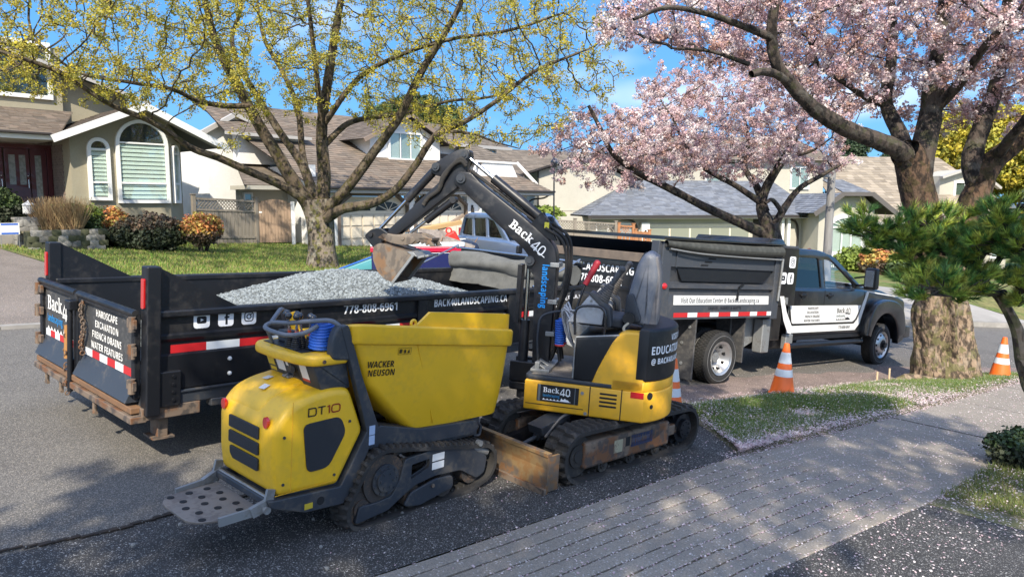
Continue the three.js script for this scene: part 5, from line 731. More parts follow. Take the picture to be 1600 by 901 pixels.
  part(T, 'rear_sill', [bb(-0.1, 0.02, 0.45, 0.505, -1.14, 1.1, 0.01), bb(-0.02, 0.42, 0.46, 0.56, 0.94, 1.1, 0.01), bb(-0.02, 0.42, 0.46, 0.56, -1.1, -0.94, 0.01)], K.rust);
  for (const z of [0.28, -0.52, -0.9]) part(T, 'tow_hook', [rod(V(-0.06, 0.46, z), V(-0.06, 0.34, z), 0.018), rod(V(-0.06, 0.35, z - 0.03), V(-0.06, 0.35, z + 0.03), 0.014)], K.rust);
  for (const s of [1, -1]) part(T, 'stabiliser_leg', [bb(0.12, 0.2, 0.3, 0.5, s * 0.9, s * 1.04, 0.01), bb(0.08, 0.24, 0.29, 0.305, s * 0.88, s * 1.06)], K.rust);
  part(T, 'chassis', [bb(0.1, L + 1.2, 0.4, 0.56, 0.3, 0.42), bb(0.1, L + 1.2, 0.4, 0.56, -0.42, -0.3), ...Array.from({ length: 9 }, (_, i) => bb(0.3 + i * 0.6, 0.38 + i * 0.6, 0.5, 0.66, -1.0, 1.0))], K.black);
  for (const x of [2.2, 3.1]) for (const s of [1, -1]) part(T, 'wheel', [crease(tr(lathe([[0.2, -0.11], [0.34, -0.11], [0.375, -0.07], [0.385, 0], [0.375, 0.07], [0.34, 0.11], [0.2, 0.11]], 28), x, 0.385, s * 0.82, Math.PI / 2, 0, 0)), cylZ(x, 0.385, s * 0.82 - 0.06, s * 0.82 + 0.06, 0.21)], K.tyre);
  part(T, 'mudguard', [bb(0.82, 0.86, 0.2, 0.56, 0.72, 1.06, 0.006), bb(0.8, 0.98, 0.36, 0.58, 0.86, 1.1, 0.03)], K.steel);
  for (const k of [0, 1]) part(T, 'marker_lamp', tr(new THREE.SphereGeometry(0.018, 12, 8), 0.66, 0.74 + k * 0.12, 1.083), K.label);
  part(T, 'side_step', [bb(0.5, 0.95, 0.5, 0.56, 1.02, 1.11, 0.01)], K.slate);
  // lettering on the near side
  [0, 1, 2].forEach((i) => print(T, 'emblem', 0.128, 0.128, V(0.43 + 0.195 * i, 1.185, 1.0725), V(1, 0, 0), V(0, 1, 0), (c, w) => icons(c, [0, 1, 2][i], w), { px: 900 }));
  print(T, 'lettering', 0.66, 0.125, V(2.05, 1.185, 1.0725), V(1, 0, 0), V(0, 1, 0), (c, w, h) => { c.fillStyle = '#e6e8ea'; fitText(c, '778-808-6961', w * 0.5, h * 0.52, w * 0.96, h * 0.9, 'sans-serif', 'bold', 'center'); });
  print(T, 'lettering', 1.12, 0.125, V(3.37, 1.185, 1.0725), V(1, 0, 0), V(0, 1, 0), (c, w, h) => { c.fillStyle = '#e6e8ea'; fitText(c, 'BACK40LANDSCAPING.CA', w * 0.5, h * 0.52, w * 0.98, h * 0.9, 'sans-serif', 'bold', 'center'); });

  // rolled tarpaulin on the front wall
  const roll = [], uvR = rng(31); const nA = 40, nR = 22, pos = [], idx = [];
  const tarp = thing('rolled_tarpaulin', 'grey mesh tarpaulin rolled up along the top of the trailer front wall', 'tarpaulin', O.clone(), FQ);
  for (let i = 0; i <= nA; i++) for (let k = 0; k <= nR; k++) { const z = -1.08 + 2.16 * i / nA, a = k / nR * Math.PI * 2, sag = 0.03 * Math.sin(i / nA * 9), r = 0.12 + 0.012 * Math.sin(3 * a + z * 5) + 0.016 * (fbm3(z * 6, Math.cos(a) * 1.5, Math.sin(a) * 1.5, 3) - 0.5) * 2; pos.push(L - 0.17 + Math.cos(a) * r * 1.1, 1.4 + sag * 0.4 + Math.sin(a) * r, z); }
  for (let i = 0; i < nA; i++) for (let k = 0; k < nR; k++) { const a = i * (nR + 1) + k, b = a + nR + 1; idx.push(a, a + 1, b, b, a + 1, b + 1); }
  K.tarp = matT(cT(512, 0.5, (u, v, i, j) => { const w = ((i & 3) < 2) === ((j & 3) < 2) ? 1 : 0.7; return mul3([0.15, 0.15, 0.138], w * (0.65 + 0.6 * fbmT(u, v, 5, 4, 151))); }), 0.8);
  part(tarp, 'roll', [quadsGeo(pos, idx), tr(new THREE.CircleGeometry(0.12, 20), L - 0.17, 1.4, 1.08), tr(new THREE.CircleGeometry(0.12, 20), L - 0.17, 1.4, -1.08, 0, Math.PI, 0)], K.tarp);
  { const pos2 = [], idx2 = []; for (let i = 0; i <= 40; i++) for (let k = 0; k <= 6; k++) { const z = -1.06 + 2.12 * i / 40; pos2.push(L - 0.25 - 0.05 * k / 6 + 0.03 * fbm3(z * 4, k, 3, 2), 1.32 - (0.16 + 0.1 * fbm3(z * 3, 9, 1, 3)) * k / 6, z); } for (let i = 0; i < 40; i++) for (let k = 0; k < 6; k++) { const a = i * 7 + k, b = a + 7; idx2.push(a, b, a + 1, a + 1, b, b + 1); } part(tarp, 'hanging_edge', quadsGeo(pos2, idx2), K.tarp); }
  part(T, 'tarp_bar', [rod(V(L - 0.1, 1.565, -1.12), V(L - 0.1, 1.565, 1.12), 0.016), rod(V(L - 0.95, 1.29, -1.07), V(L - 0.1, 1.6, -1.09), 0.012), rod(V(L - 0.95, 1.29, 1.07), V(L - 0.1, 1.6, 1.09), 0.012)], K.chrome);
  // light bracket and red-handled winch on the front corner
  part(T, 'work_light', [tr(box(0.1, 0.11, 0.05, 0, 0, 0, 0.02), L + 0.1, 1.62, -0.1), rod(V(L, 1.5, -0.1), V(L + 0.1, 1.58, -0.1), 0.01)], K.black);
  // gravel: a heap of separate pale stones over a body of gravel
  const grav = thing('gravel_heap', 'heap of pale crushed gravel filling the dump trailer', 'gravel', O.clone(), FQ);
  grav.userData.kind = 'stuff';
  const hg = (x, z) => { const a = (x - 2.75) / 2.3, b = z / 1.05; let h = 0.72 + 0.69 * Math.max(0, 1 - Math.pow(Math.abs(a), 1.6)) * (1 - 0.34 * b * b) ; h = Math.max(0.71, h); return h + 0.05 * (fbm3(x * 2.5, 0, z * 2.5, 4) - 0.5) - 0.05 * Math.exp(-((x - 2.9) ** 2 + (z - 0.2) ** 2) * 3); };
  { const p = [], id = [], nx = 90, nz = 40; for (let i = 0; i <= nx; i++) for (let j = 0; j <= nz; j++) { const x = lerp(0.3, L - 0.06, i / nx), z = lerp(-1.03, 1.03, j / nz); p.push(x, hg(x, z), z); } for (let i = 0; i < nx; i++) for (let j = 0; j < nz; j++) { const a = i * (nz + 1) + j, b = a + nz + 1; id.push(a, a + 1, b, b, a + 1, b + 1); }
    part(grav, 'gravel_body', quadsGeo(p, id), matT(cT(512, 0.5, (u, v, i, j) => { const c = hash((i / 7) | 0, (j / 6) | 0, 9); return mul3([0.2, 0.22, 0.22], 0.4 + c * 0.8); }), 0.9), { kind: 'stuff' }); }
  { const st = new THREE.IcosahedronGeometry(1, 0), R = rng(77), sp = st.attributes.position; for (let i = 0; i < sp.count; i++) { const k = 0.75 + 0.5 * hash(Math.round(sp.getX(i) * 9), Math.round(sp.getY(i) * 9), Math.round(sp.getZ(i) * 9)); sp.setXYZ(i, sp.getX(i) * k, sp.getY(i) * k, sp.getZ(i) * k); } st.computeVertexNormals();
    const n = 26000, im = new THREE.InstancedMesh(st, mat([1, 1, 1], 0.9), n), m = M4(), q = new THREE.Quaternion(), col = new THREE.Color(); let k = 0;
    while (k < n) { const x = lerp(0.45, L - 0.1, R()), z = lerp(-1.02, 1.02, R()), h = hg(x, z); if (h < 0.735 && R() < 0.9) continue; const s = 0.009 + 0.012 * R() * R(); q.setFromEuler(new THREE.Euler(R() * 6, R() * 6, R() * 6)); im.setMatrixAt(k, m.compose(V(x, h + s * 0.3, z), q, V(s * (0.8 + 0.5 * R()), s * (0.6 + 0.4 * R()), s))); const brown = x > 4.2 && R() < (x - 4.1) * 1.2; const b = 0.45 + 0.85 * R(); brown ? col.setRGB(0.26 * b, 0.21 * b, 0.16 * b) : col.setRGB(0.215 * b, 0.24 * b, 0.245 * b); im.setColorAt(k, col); k++; }
    im.name = 'stones'; im.userData.kind = 'stuff'; im.castShadow = im.receiveShadow = true; grav.add(im); }
  // spare wheel at the front of the trailer
  const sw = thing('spare_wheel', 'spare tyre with white sidewall lettering stowed at the front corner of the trailer', 'tyre', P(6.95, 0.72, -5.28), new THREE.Quaternion().copy(FQ).multiply(new THREE.Quaternion().setFromEuler(new THREE.Euler(0, -1.15, 0))));
  part(sw, 'tyre', crease(tr(lathe([[0.24, -0.1], [0.33, -0.125], [0.39, -0.11], [0.42, -0.07], [0.425, 0], [0.42, 0.07], [0.39, 0.11], [0.33, 0.125], [0.24, 0.1]], 40), 0, 0, 0, Math.PI / 2, 0, 0)), K.tyre);
  part(sw, 'rim', [tr(lathe([[0.0, 0.04], [0.12, 0.04], [0.16, 0.0], [0.22, 0.02], [0.245, 0.09], [0.25, 0.1]], 32), 0, 0, 0, Math.PI / 2, 0, 0)], K.steel);
  print(sw, 'lettering', 0.8, 0.8, V(0, 0, 0.119), V(1, 0, 0), V(0, 1, 0), (c, w) => { c.fillStyle = '#b9bcc4'; c.translate(w / 2, w / 2); for (const a0 of [-1.0, 2.1]) for (let i = 0; i < 10; i++) { c.save(); c.rotate(a0 + i * 0.11); c.font = FONT(w * 0.075); c.textAlign = 'center'; c.fillText('ALL TERRAIN'[i], 0, -w * 0.435); c.restore(); } });
}
function rp(p, r) { return p.map((q) => [q[0], q[1], r]); }
function wear(c, w, h, seed, amt) { const R = rng(seed); c.globalCompositeOperation = 'destination-out'; for (let i = 0; i < 14 * amt * 20; i++) { c.globalAlpha = 0.5 + 0.5 * R(); const x = R() * w; c.fillRect(x, R() * h * 0.5, 1.5 + R() * 3, h * (0.2 + 0.5 * R())); } c.globalAlpha = 1; c.globalCompositeOperation = 'source-over'; }
// ---------- tracks, shared by the two machines ----------
function hullOf(circles, n = 40) {
  const pts = []; for (const [x, y, r] of circles) for (let i = 0; i < n; i++) { const a = i / n * Math.PI * 2; pts.push([x + Math.cos(a) * r, y + Math.sin(a) * r]); }
  pts.sort((a, b) => a[0] - b[0] || a[1] - b[1]); const cr = (o, a, b) => (a[0] - o[0]) * (b[1] - o[1]) - (a[1] - o[1]) * (b[0] - o[0]);
  const lo = [], hi = []; for (const p of pts) { while (lo.length > 1 && cr(lo.at(-2), lo.at(-1), p) <= 0) lo.pop(); lo.push(p); } for (const p of pts.reverse()) { while (hi.length > 1 && cr(hi.at(-2), hi.at(-1), p) <= 0) hi.pop(); hi.push(p); }
  return lo.slice(0, -1).concat(hi.slice(0, -1));
}
function trackBelt(circles, z0, z1, thick, pitch, lug) {
  const out = hullOf(circles), inn = hullOf(circles.map(([x, y, r]) => [x, y, r - thick]));
  const sh = new THREE.Shape(out.map((p) => new THREE.Vector2(...p))); sh.holes.push(new THREE.Path(inn.map((p) => new THREE.Vector2(...p))));
  const g = [new THREE.ExtrudeGeometry(sh, { depth: z1 - z0, bevelEnabled: false }).translate(0, 0, z0)];
  let len = 0; const seg = out.map((p, i) => { const q = out[(i + 1) % out.length], l = Math.hypot(q[0] - p[0], q[1] - p[1]); len += l; return [p, q, l]; });
  const n = Math.round(len / pitch), st = len / n; let acc = 0, k = 0, w = z1 - z0;
  for (const [p, q, l] of seg) { while (k * st < acc + l && k < n) { const t = (k * st - acc) / l, x = lerp(p[0], q[0], t), y = lerp(p[1], q[1], t), a = Math.atan2(q[1] - p[1], q[0] - p[0]);
    for (const s of [0, 1]) { const b = new THREE.CylinderGeometry(pitch * 0.26, pitch * 0.4, lug, 4).rotateY(Math.PI / 4).scale(1, 1, w * 0.5 / (pitch * 0.56)); g.push(b.applyMatrix4(M4().makeBasis(V(Math.cos(a), Math.sin(a), 0), V(Math.sin(a), -Math.cos(a), 0), V(0, 0, -1)).setPosition(V(x + Math.sin(a) * lug * 0.45 + (s ? Math.cos(a) * pitch * 0.3 : 0), y - Math.cos(a) * lug * 0.45 + (s ? Math.sin(a) * pitch * 0.3 : 0), z0 + w * (0.255 + 0.49 * s))))); }
    g.push(tr(box(pitch * 0.3, thick * 0.8, w * 0.3), 0, 0, 0, 0, 0, a).translate(x - Math.sin(a) * thick * 1.25, y + Math.cos(a) * thick * 1.25, (z0 + z1) / 2)); k++; } acc += l; }
  return g;
}
const roller = (x, y, z0, z1, r) => [cylZ(x, y, z0, z1, r, 24), cylZ(x, y, z1 - 0.001, z1 + 0.012, r * 0.55, 16), cylZ(x, y, z0, z1 + 0.02, r * 0.3, 10)];
const bolts = (x, y, z, r, n, br = 0.008) => Array.from({ length: n }, (_, i) => cylZ(x + Math.cos(i / n * 6.283) * r, y + Math.sin(i / n * 6.283) * r, z, z + 0.008, br, 6));

// ---------- the yellow tracked dumper ----------
{
  const D = thing('track_dumper', 'small yellow tracked dumper with round skip and rear standing plate, nearest machine', 'dumper', P(2.0, -0.012, -4.115), FQ);
  const C = [[0.87, 0.29, 0.21], [0.70, 0.135, 0.135], [1.765, 0.2, 0.15], [1.66, 0.1, 0.085], [1.40, 0.07, 0.07]];
  for (const s of [1, -1]) {
    const z0 = s > 0 ? 0.215 : -0.395, z1 = z0 + 0.18, zo = s > 0 ? z1 : z0;
    part(D, 'track', trackBelt(C, z0, z1, 0.026, 0.058, 0.02), K.rubber);
    const fz = s > 0 ? [z1 - 0.05, z1 - 0.015] : [z0 + 0.015, z0 + 0.05];
    const fr = part(D, 'track_frame', [slab([[0.64, 0.05], [0.67, 0.16], [0.8, 0.155], [0.93, 0.17], [0.99, 0.27], [1.03, 0.395], [1.3, 0.41], [1.62, 0.385], [1.72, 0.3], [1.82, 0.25], [1.8, 0.13], [1.72, 0.1], [1.55, 0.2], [1.3, 0.215], [1.12, 0.19], [1.0, 0.13], [0.9, 0.075]], ...fz, { r: 0.025, bevel: 0.006, holes: [[[1.08, 0.35], [1.25, 0.36], [1.25, 0.29], [1.08, 0.235]]], hr: 0.02 })], K.slate);
    const rz = s > 0 ? [z1 - 0.02, z1 + 0.0] : [z0, z0 + 0.02];
    part(fr, 'rocker', slab([[1.02, 0.075], [1.08, 0.155], [1.3, 0.2], [1.46, 0.19], [1.47, 0.1], [1.16, 0.045]], ...rz, { r: 0.03, bevel: 0.005 }), K.slate);
    part(fr, 'bolt', [cylZ(1.27, 0.16, rz[0], rz[1] + 0.01 * s, 0.014, 8)], K.rust);
    part(fr, 'sticker', bb(1.27, 1.38, 0.265, 0.315, fz[1] - 0.001, fz[1] + 0.0015), K.label);
    part(fr, 'sticker', bb(1.27, 1.38, 0.325, 0.375, fz[1] - 0.001, fz[1] + 0.0015), K.label);
    const hub = part(D, 'drive_sprocket', [cylZ(0.87, 0.29, z0 + 0.03, z1 - 0.03, 0.165, 32), ...Array.from({ length: 13 }, (_, i) => tr(box(0.05, 0.034, 0.08), 0, 0, 0, 0, 0, i / 13 * 6.283).translate(0.87 + Math.cos(i / 13 * 6.283) * 0.172, 0.29 + Math.sin(i / 13 * 6.283) * 0.172, (z0 + z1) / 2))], K.mud);
    part(hub, 'hub', [cylZ(0.87, 0.29, z0 + 0.02, z1 - 0.012, 0.105, 28), cylZ(0.87, 0.29, z0 + 0.02, z1 + 0.002, 0.075, 24), ...bolts(0.87, 0.29, s > 0 ? z1 - 0.012 : z0 - 0.004, 0.09, 9), ...bolts(0.87, 0.29, s > 0 ? z1 + 0.002 : z0 - 0.01, 0.05, 6)], K.slate);
    for (const [x, y, r] of [[0.70, 0.135, 0.105], [1.13, 0.105, 0.078], [1.42, 0.115, 0.085], [1.69, 0.165, 0.1]]) part(D, 'road_wheel', roller(x, y, s > 0 ? z0 + 0.03 : z0 + 0.04, s > 0 ? z1 - 0.045 : z1 - 0.03, r), K.mud);
    part(D, 'tensioner', [rod(V(1.62, 0.36, zo - s * 0.05), V(1.84, 0.27, zo - s * 0.05), 0.03), cylZ(1.72, 0.37, zo - 0.03, zo + 0.01, 0.022, 12)], K.steel);
  }
  // engine cover
  const hood = part(D, 'engine_cover', [crease(slab([[0.115, 0.345, 0.05], [0.535, 0.325, 0.03], [0.715, 0.64, 0.04], [0.6, 0.93, 0.05], [0.47, 0.945, 0.1], [0.3, 0.92, 0.2], [0.17, 0.87, 0.14], [0.09, 0.76, 0.1], [0.095, 0.5]], -0.335, 0.335, { bevel: 0.045, seg: 4, r: 0.03, curve: 8 }), 0.9)], K.yellow);
  part(hood, 'top_ridge', crease(slab([[0.12, 0.7], [0.5, 0.7], [0.5, 0.945, 0.05], [0.42, 0.96, 0.05], [0.24, 0.925, 0.1], [0.115, 0.83, 0.08]], -0.27, 0.115, { bevel: 0.03, seg: 3, r: 0.03 }), 0.9), K.yellow);
  part(hood, 'seam', [bb(0.2, 0.204, 0.36, 0.9, 0.3345, 0.3365), bb(0.1, 0.52, 0.36, 0.364, 0.3345, 0.3365)], K.amber); part(hood, 'bolt', [[0.15, 0.42], [0.15, 0.7], [0.6, 0.72], [0.5, 0.4]].map(([x, y]) => cylZ(x, y, 0.334, 0.34, 0.009, 10)), K.slate, { kind: 'stuff' });
  const louv = (pts) => slabX(rp(pts, 0.012), 0.08, 0.0925, { bevel: 0.003 });
  const meshM = matT(cT(256, 0.05, (u, v, i, j) => ((i % 32) - 16) ** 2 + ((j % 32) - 16) ** 2 < 130 ? [0.004, 0.004, 0.005] : [0.03, 0.033, 0.04]), 0.6);
  [[0.655, 0.73], [0.56, 0.635], [0.465, 0.54]].forEach(([a, b], i) => part(hood, 'grille_slot', louv(i < 2 ? [[-0.185, a], [0.165, a], [0.165, b], [-0.185, b]] : [[-0.13, a], [0.165, a], [0.165, b], [-0.17, b], [-0.165, a + 0.03]]), meshM));
  for (const z of [0.235, -0.265]) part(hood, 'reflector', slabX(Array.from({ length: 16 }, (_, i) => [z + Math.cos(i / 16 * 6.283) * 0.026, 0.775 + Math.sin(i / 16 * 6.283) * 0.034]), 0.083, 0.1), K.redLamp);
  for (const s of [1, -1]) { const z = s * 0.336; part(hood, 'side_grille', slab([[0.27, 0.755], [0.53, 0.765], [0.575, 0.66], [0.455, 0.46], [0.305, 0.455]], Math.min(z, z + s * 0.006), Math.max(z, z + s * 0.006), { r: 0.045, bevel: 0.002 }), meshM); }
  print(hood, 'lettering', 0.235, 0.06, V(0.415, 0.822, 0.335), V(1, 0, 0), V(0, 1, 0), (c, w, h) => { c.strokeStyle = '#1c1612'; c.lineWidth = h * 0.13; c.lineJoin = 'round'; const b = (x, ww) => c.strokeRect(x, h * 0.12, ww, h * 0.76); c.beginPath(); c.moveTo(w * 0.03, h * 0.12); c.lineTo(w * 0.2, h * 0.12); c.quadraticCurveTo(w * 0.25, h * 0.12, w * 0.25, h * 0.5); c.quadraticCurveTo(w * 0.25, h * 0.88, w * 0.2, h * 0.88); c.lineTo(w * 0.03, h * 0.88); c.closePath(); c.stroke(); c.beginPath(); c.moveTo(w * 0.3, h * 0.12); c.lineTo(w * 0.52, h * 0.12); c.moveTo(w * 0.41, h * 0.12); c.lineTo(w * 0.41, h * 0.9); c.stroke(); c.strokeStyle = '#8f1a10'; c.beginPath(); c.moveTo(w * 0.58, h * 0.22); c.lineTo(w * 0.64, h * 0.12); c.lineTo(w * 0.64, h * 0.9); c.stroke(); c.beginPath(); c.roundRect(w * 0.71, h * 0.12, w * 0.25, h * 0.76, h * 0.25); c.stroke(); }, { px: 1800, proud: 0.004 });
  part(hood, 'sticker', tr(box(0.055, 0.0015, 0.045), 0.3, 0.944, -0.12, 0, 0.2, 0.12), K.label); part(hood, 'sticker', tr(box(0.05, 0.0015, 0.05), 0.22, 0.917, -0.02, 0, 0.2, 0.35), K.label);
  part(hood, 'latch', [tr(new THREE.TorusGeometry(0.014, 0.004, 6, 12), 0.37, 0.968, -0.02, 0.6, 0.4, 0), bb(0.36, 0.42, 0.952, 0.968, -0.06, 0.01, 0.005)], K.steel);
  // slate frame around the cover
  const skirt = [[0.055, 0.345], [0.07, 0.3], [0.3, 0.215], [0.57, 0.2], [0.66, 0.33], [0.8, 0.62], [0.755, 0.68], [0.735, 0.645], [0.545, 0.318], [0.11, 0.34]];
  for (const s of [1, -1]) part(D, 'side_frame', [slab(skirt, s > 0 ? 0.285 : -0.35, s > 0 ? 0.35 : -0.285, { r: 0.012, bevel: 0.006 }), slab([[0.735, 0.6], [0.83, 0.62], [0.675, 0.99], [0.555, 1.33], [0.5, 1.32], [0.62, 0.97]], s > 0 ? 0.3 : -0.35, s > 0 ? 0.35 : -0.3, { r: 0.02, bevel: 0.006 })], K.slate);
  part(D, 'rear_plate', [bb(0.06, 0.12, 0.3, 0.345, -0.32, 0.32, 0.01), bb(0.2, 0.75, 0.22, 0.34, -0.3, 0.3, 0.01)], K.slate);
  part(D, 'tow_eye', [cylZ(0.4, 0.265, 0.345, 0.353, 0.026, 20)], K.dark);
  part(D, 'sticker', bb(0.29, 0.345, 0.235, 0.27, 0.349, 0.3525), mat([0.55, 0.4, 0.03], 0.5));
  for (const [y0, y1] of [[0.54, 0.6], [0.605, 0.665]]) part(D, 'sticker', tr(bb(-0.022, 0.022, -0.03, 0.03, 0.35, 0.3525), 0.765, (y0 + y1) / 2, 0), mat([0.35, 0.45, 0.62], 0.4));
  // standing plate
  const plate = part(D, 'standing_plate', [slabY([[-0.33, -0.2, 0.09], [-0.33, 0.2, 0.09], [-0.16, 0.27, 0.05], [0.06, 0.27], [0.06, -0.27], [-0.16, -0.27, 0.05]], 0.262, 0.276, { r: 0.02, bevel: 0.003 })], matT(grimeC([0.25, 0.22, 0.19], [0.12, 0.10, 0.09], 0.6, 161, 0.5), 0.6, { metalness: 0.4 }));
  for (let i = 0; i < 5; i++) for (let j = 0; j < 3; j++) if (!(j === 1 && i > 3)) part(plate, 'hole', cylZ(0, 0, 0, 0.003, 0.021, 14).applyMatrix4(M4().makeRotationX(-Math.PI / 2)).translate(-0.26 + j * 0.11 + (i % 2) * 0.03, 0.2765, -0.2 + i * 0.1), K.dark);
  for (const s of [1, -1]) part(D, 'plate_arm', [bar(V(-0.2, 0.27, s * 0.27), V(0.02, 0.285, s * 0.29), 0.02, 0.05), bar(V(-0.02, 0.28, s * 0.29), V(0.11, 0.33, s * 0.31), 0.03, 0.06), bar(V(0.06, 0.27, s * 0.31), V(0.09, 0.4, s * 0.31), 0.02, 0.05), cylZ(0.055, 0.29, s * 0.32 - 0.02, s * 0.32 + 0.02, 0.022, 14)], K.steel);
  part(D, 'plate_hinge', rod(V(0.085, 0.335, -0.3), V(0.085, 0.335, 0.3), 0.016), K.steel);
  // controls
  const con = part(D, 'console', crease(slab([[0.415, 0.915], [0.62, 0.92], [0.58, 1.14], [0.34, 1.12]], -0.27, 0.3, { bevel: 0.012, r: 0.01 })), K.slate);
  const stick = (z0, z1, y0, y1, m, nm = 'sticker') => { const x = (y) => lerp(0.40, 0.3405, (y - 0.96) / 0.16) - 0.004, p = [x(y0), y0, z0, x(y0), y0, z1, x(y1), y1, z1, x(y1), y1, z0]; part(con, nm, quadsGeo(p, [0, 1, 2, 0, 2, 3]), m); };
  stick(-0.25, -0.17, 1.0, 1.07, mat([0.6, 0.42, 0.03], 0.5)); stick(-0.14, -0.05, 0.985, 1.075, K.label); stick(-0.03, 0.0, 1.03, 1.08, K.label); stick(0.13, 0.21, 0.98, 1.07, K.label); stick(0.13, 0.21, 0.963, 0.98, mat([0.5, 0.05, 0.04], 0.5)); stick(-0.24, -0.17, 0.965, 0.99, mat([0.6, 0.42, 0.03], 0.5)); stick(0.03, 0.1, 0.97, 1.05, K.dark);
  part(con, 'gauge', [cylZ(0, 0, 0, 0.012, 0.022, 16).applyMatrix4(M4().makeRotationY(-Math.PI / 2)).translate(0.375, 1.02, 0.06)], K.black);
  part(D, 'control_shelf', crease(slabY([[0.27, -0.25, 0.06], [0.26, -0.02], [0.285, 0.24, 0.06], [0.35, 0.335, 0.05], [0.58, 0.335], [0.58, -0.3], [0.35, -0.32, 0.05]], 1.085, 1.15, { bevel: 0.02, seg: 3, r: 0.03 }), 0.9), K.yellow);
  part(D, 'shelf_mat', bb(0.33, 0.55, 1.15, 1.156, -0.24, 0.2, 0.002), K.black);
  part(D, 'shelf_bolt', cylZ(0.4, 1.115, 0.336, 0.342, 0.012, 10), K.rust);
  const lev = (x, z, hx, hz) => { const l = part(D, 'lever', rod(V(x, 1.2, z), V(x + hx, 1.34, z + hz), 0.006), K.chrome); part(l, 'knob', tr(new THREE.SphereGeometry(0.022, 14, 10), x + hx, 1.35, z + hz), K.blackGloss); part(l, 'boot', Array.from({ length: 6 }, (_, i) => tr(new THREE.TorusGeometry(0.028 - i * 0.003, 0.007, 6, 16), x + hx * i / 16, 1.157 + i * 0.0125, z + hz * i / 16, Math.PI / 2, 0, 0)), K.black); part(l, 'tag', rod(V(x + hx * 0.25, 1.235, z + hz * 0.25), V(x + hx * 0.4, 1.26, z + hz * 0.4), 0.01), mat([0.6, 0.08, 0.04], 0.5)); };
  for (let i = 0; i < 5; i++) lev(0.40 + i * 0.014, -0.03 + i * 0.045, -0.03 + (i % 2) * 0.03, 0.02 * (i - 2) * 0.4);
  lev(0.36, 0.02, -0.02, 0.01); lev(0.365, 0.08, 0.0, 0.0);
  part(D, 'control_box', bb(0.4, 0.48, 1.156, 1.23, -0.19, -0.1, 0.01), K.slate);
  part(D, 'hose_coil', Array.from({ length: 9 }, (_, i) => tr(new THREE.TorusGeometry(0.062, 0.0105, 8, 24), 0.475 + i * 0.002, 1.17 + i * 0.0185, 0.175 + 0.003 * Math.sin(i * 2), Math.PI / 2 + 0.05, 0.02 * i, 0)), K.blue);
  part(D, 'handrail', [tube([V(0.53, 1.3, 0.325), V(0.48, 1.345, 0.29), V(0.41, 1.335, 0.18), V(0.35, 1.305, 0.03), V(0.31, 1.285, -0.12), V(0.26, 1.27, -0.1), V(0.235, 1.262, 0.05), V(0.27, 1.26, 0.17), V(0.36, 1.275, 0.2), V(0.43, 1.31, 0.21)], 0.0145, 10), tube([V(0.53, 1.3, -0.325), V(0.47, 1.34, -0.27), V(0.38, 1.32, -0.18), V(0.31, 1.285, -0.12)], 0.0145, 10), rod(V(0.27, 1.27, -0.11), V(0.34, 1.15, -0.14), 0.011)], matT(grimeC([0.12, 0.13, 0.15], [0.2, 0.2, 0.2], 0.3, 171, 0.3), 0.45));
  part(D, 'knee_guard', slab([[0.44, 1.12], [0.62, 1.1], [0.58, 1.3], [0.5, 1.34], [0.45, 1.26]], 0.285, 0.345, { r: 0.05, bevel: 0.012 }), K.slate);
  // deck below the skip
  part(D, 'deck', [bb(0.72, 1.78, 0.4, 0.48, -0.3, 0.3, 0.01), slab([[0.76, 0.5], [0.78, 0.62], [0.86, 0.64], [1.2, 0.555], [1.74, 0.52], [1.78, 0.46], [1.72, 0.42], [1.1, 0.45]], 0.2, 0.32, { r: 0.02, bevel: 0.006 }), slab([[0.76, 0.5], [0.78, 0.62], [0.86, 0.64], [1.2, 0.555], [1.74, 0.52], [1.78, 0.46], [1.72, 0.42], [1.1, 0.45]], -0.32, -0.2, { r: 0.02, bevel: 0.006 })], K.slate);
  part(D, 'crumbs', Array.from({ length: 60 }, (_, i) => { const R = rng(900 + i); return tr(new THREE.IcosahedronGeometry(0.006 + 0.01 * R(), 0), 0.86 + 0.3 * R(), 0.575 + 0.02 * R() - 0.06 * R(), 0.14 + 0.14 * R()); }), mat([0.22, 0.13, 0.08], 0.95), { kind: 'stuff' });
  part(D, 'turntable', [tr(lathe([[0, 0], [0.27, 0], [0.27, 0.03], [0.24, 0.035], [0.24, 0.06], [0, 0.06]], 36), 1.42, 0.48, 0), bb(1.0, 1.3, 0.5, 0.56, -0.2, 0.26, 0.02), rod(V(0.86, 0.66, 0.1), V(1.4, 0.56, 0.1), 0.03), cylZ(0.96, 0.585, 0.22, 0.3, 0.022, 12), bb(0.88, 0.97, 0.5, 0.56, 0.24, 0.31, 0.008)], K.black);
  part(D, 'skip_latch', [bb(1.74, 1.83, 0.47, 0.56, 0.19, 0.27, 0.012), tube([V(1.8, 0.48, 0.25), V(1.86, 0.44, 0.25), V(1.85, 0.37, 0.25), V(1.79, 0.38, 0.25)], 0.012, 8)], K.slate);
  part(D, 'latch_pin', rod(V(1.58, 0.51, 0.22), V(1.72, 0.515, 0.22), 0.02), K.yellow);
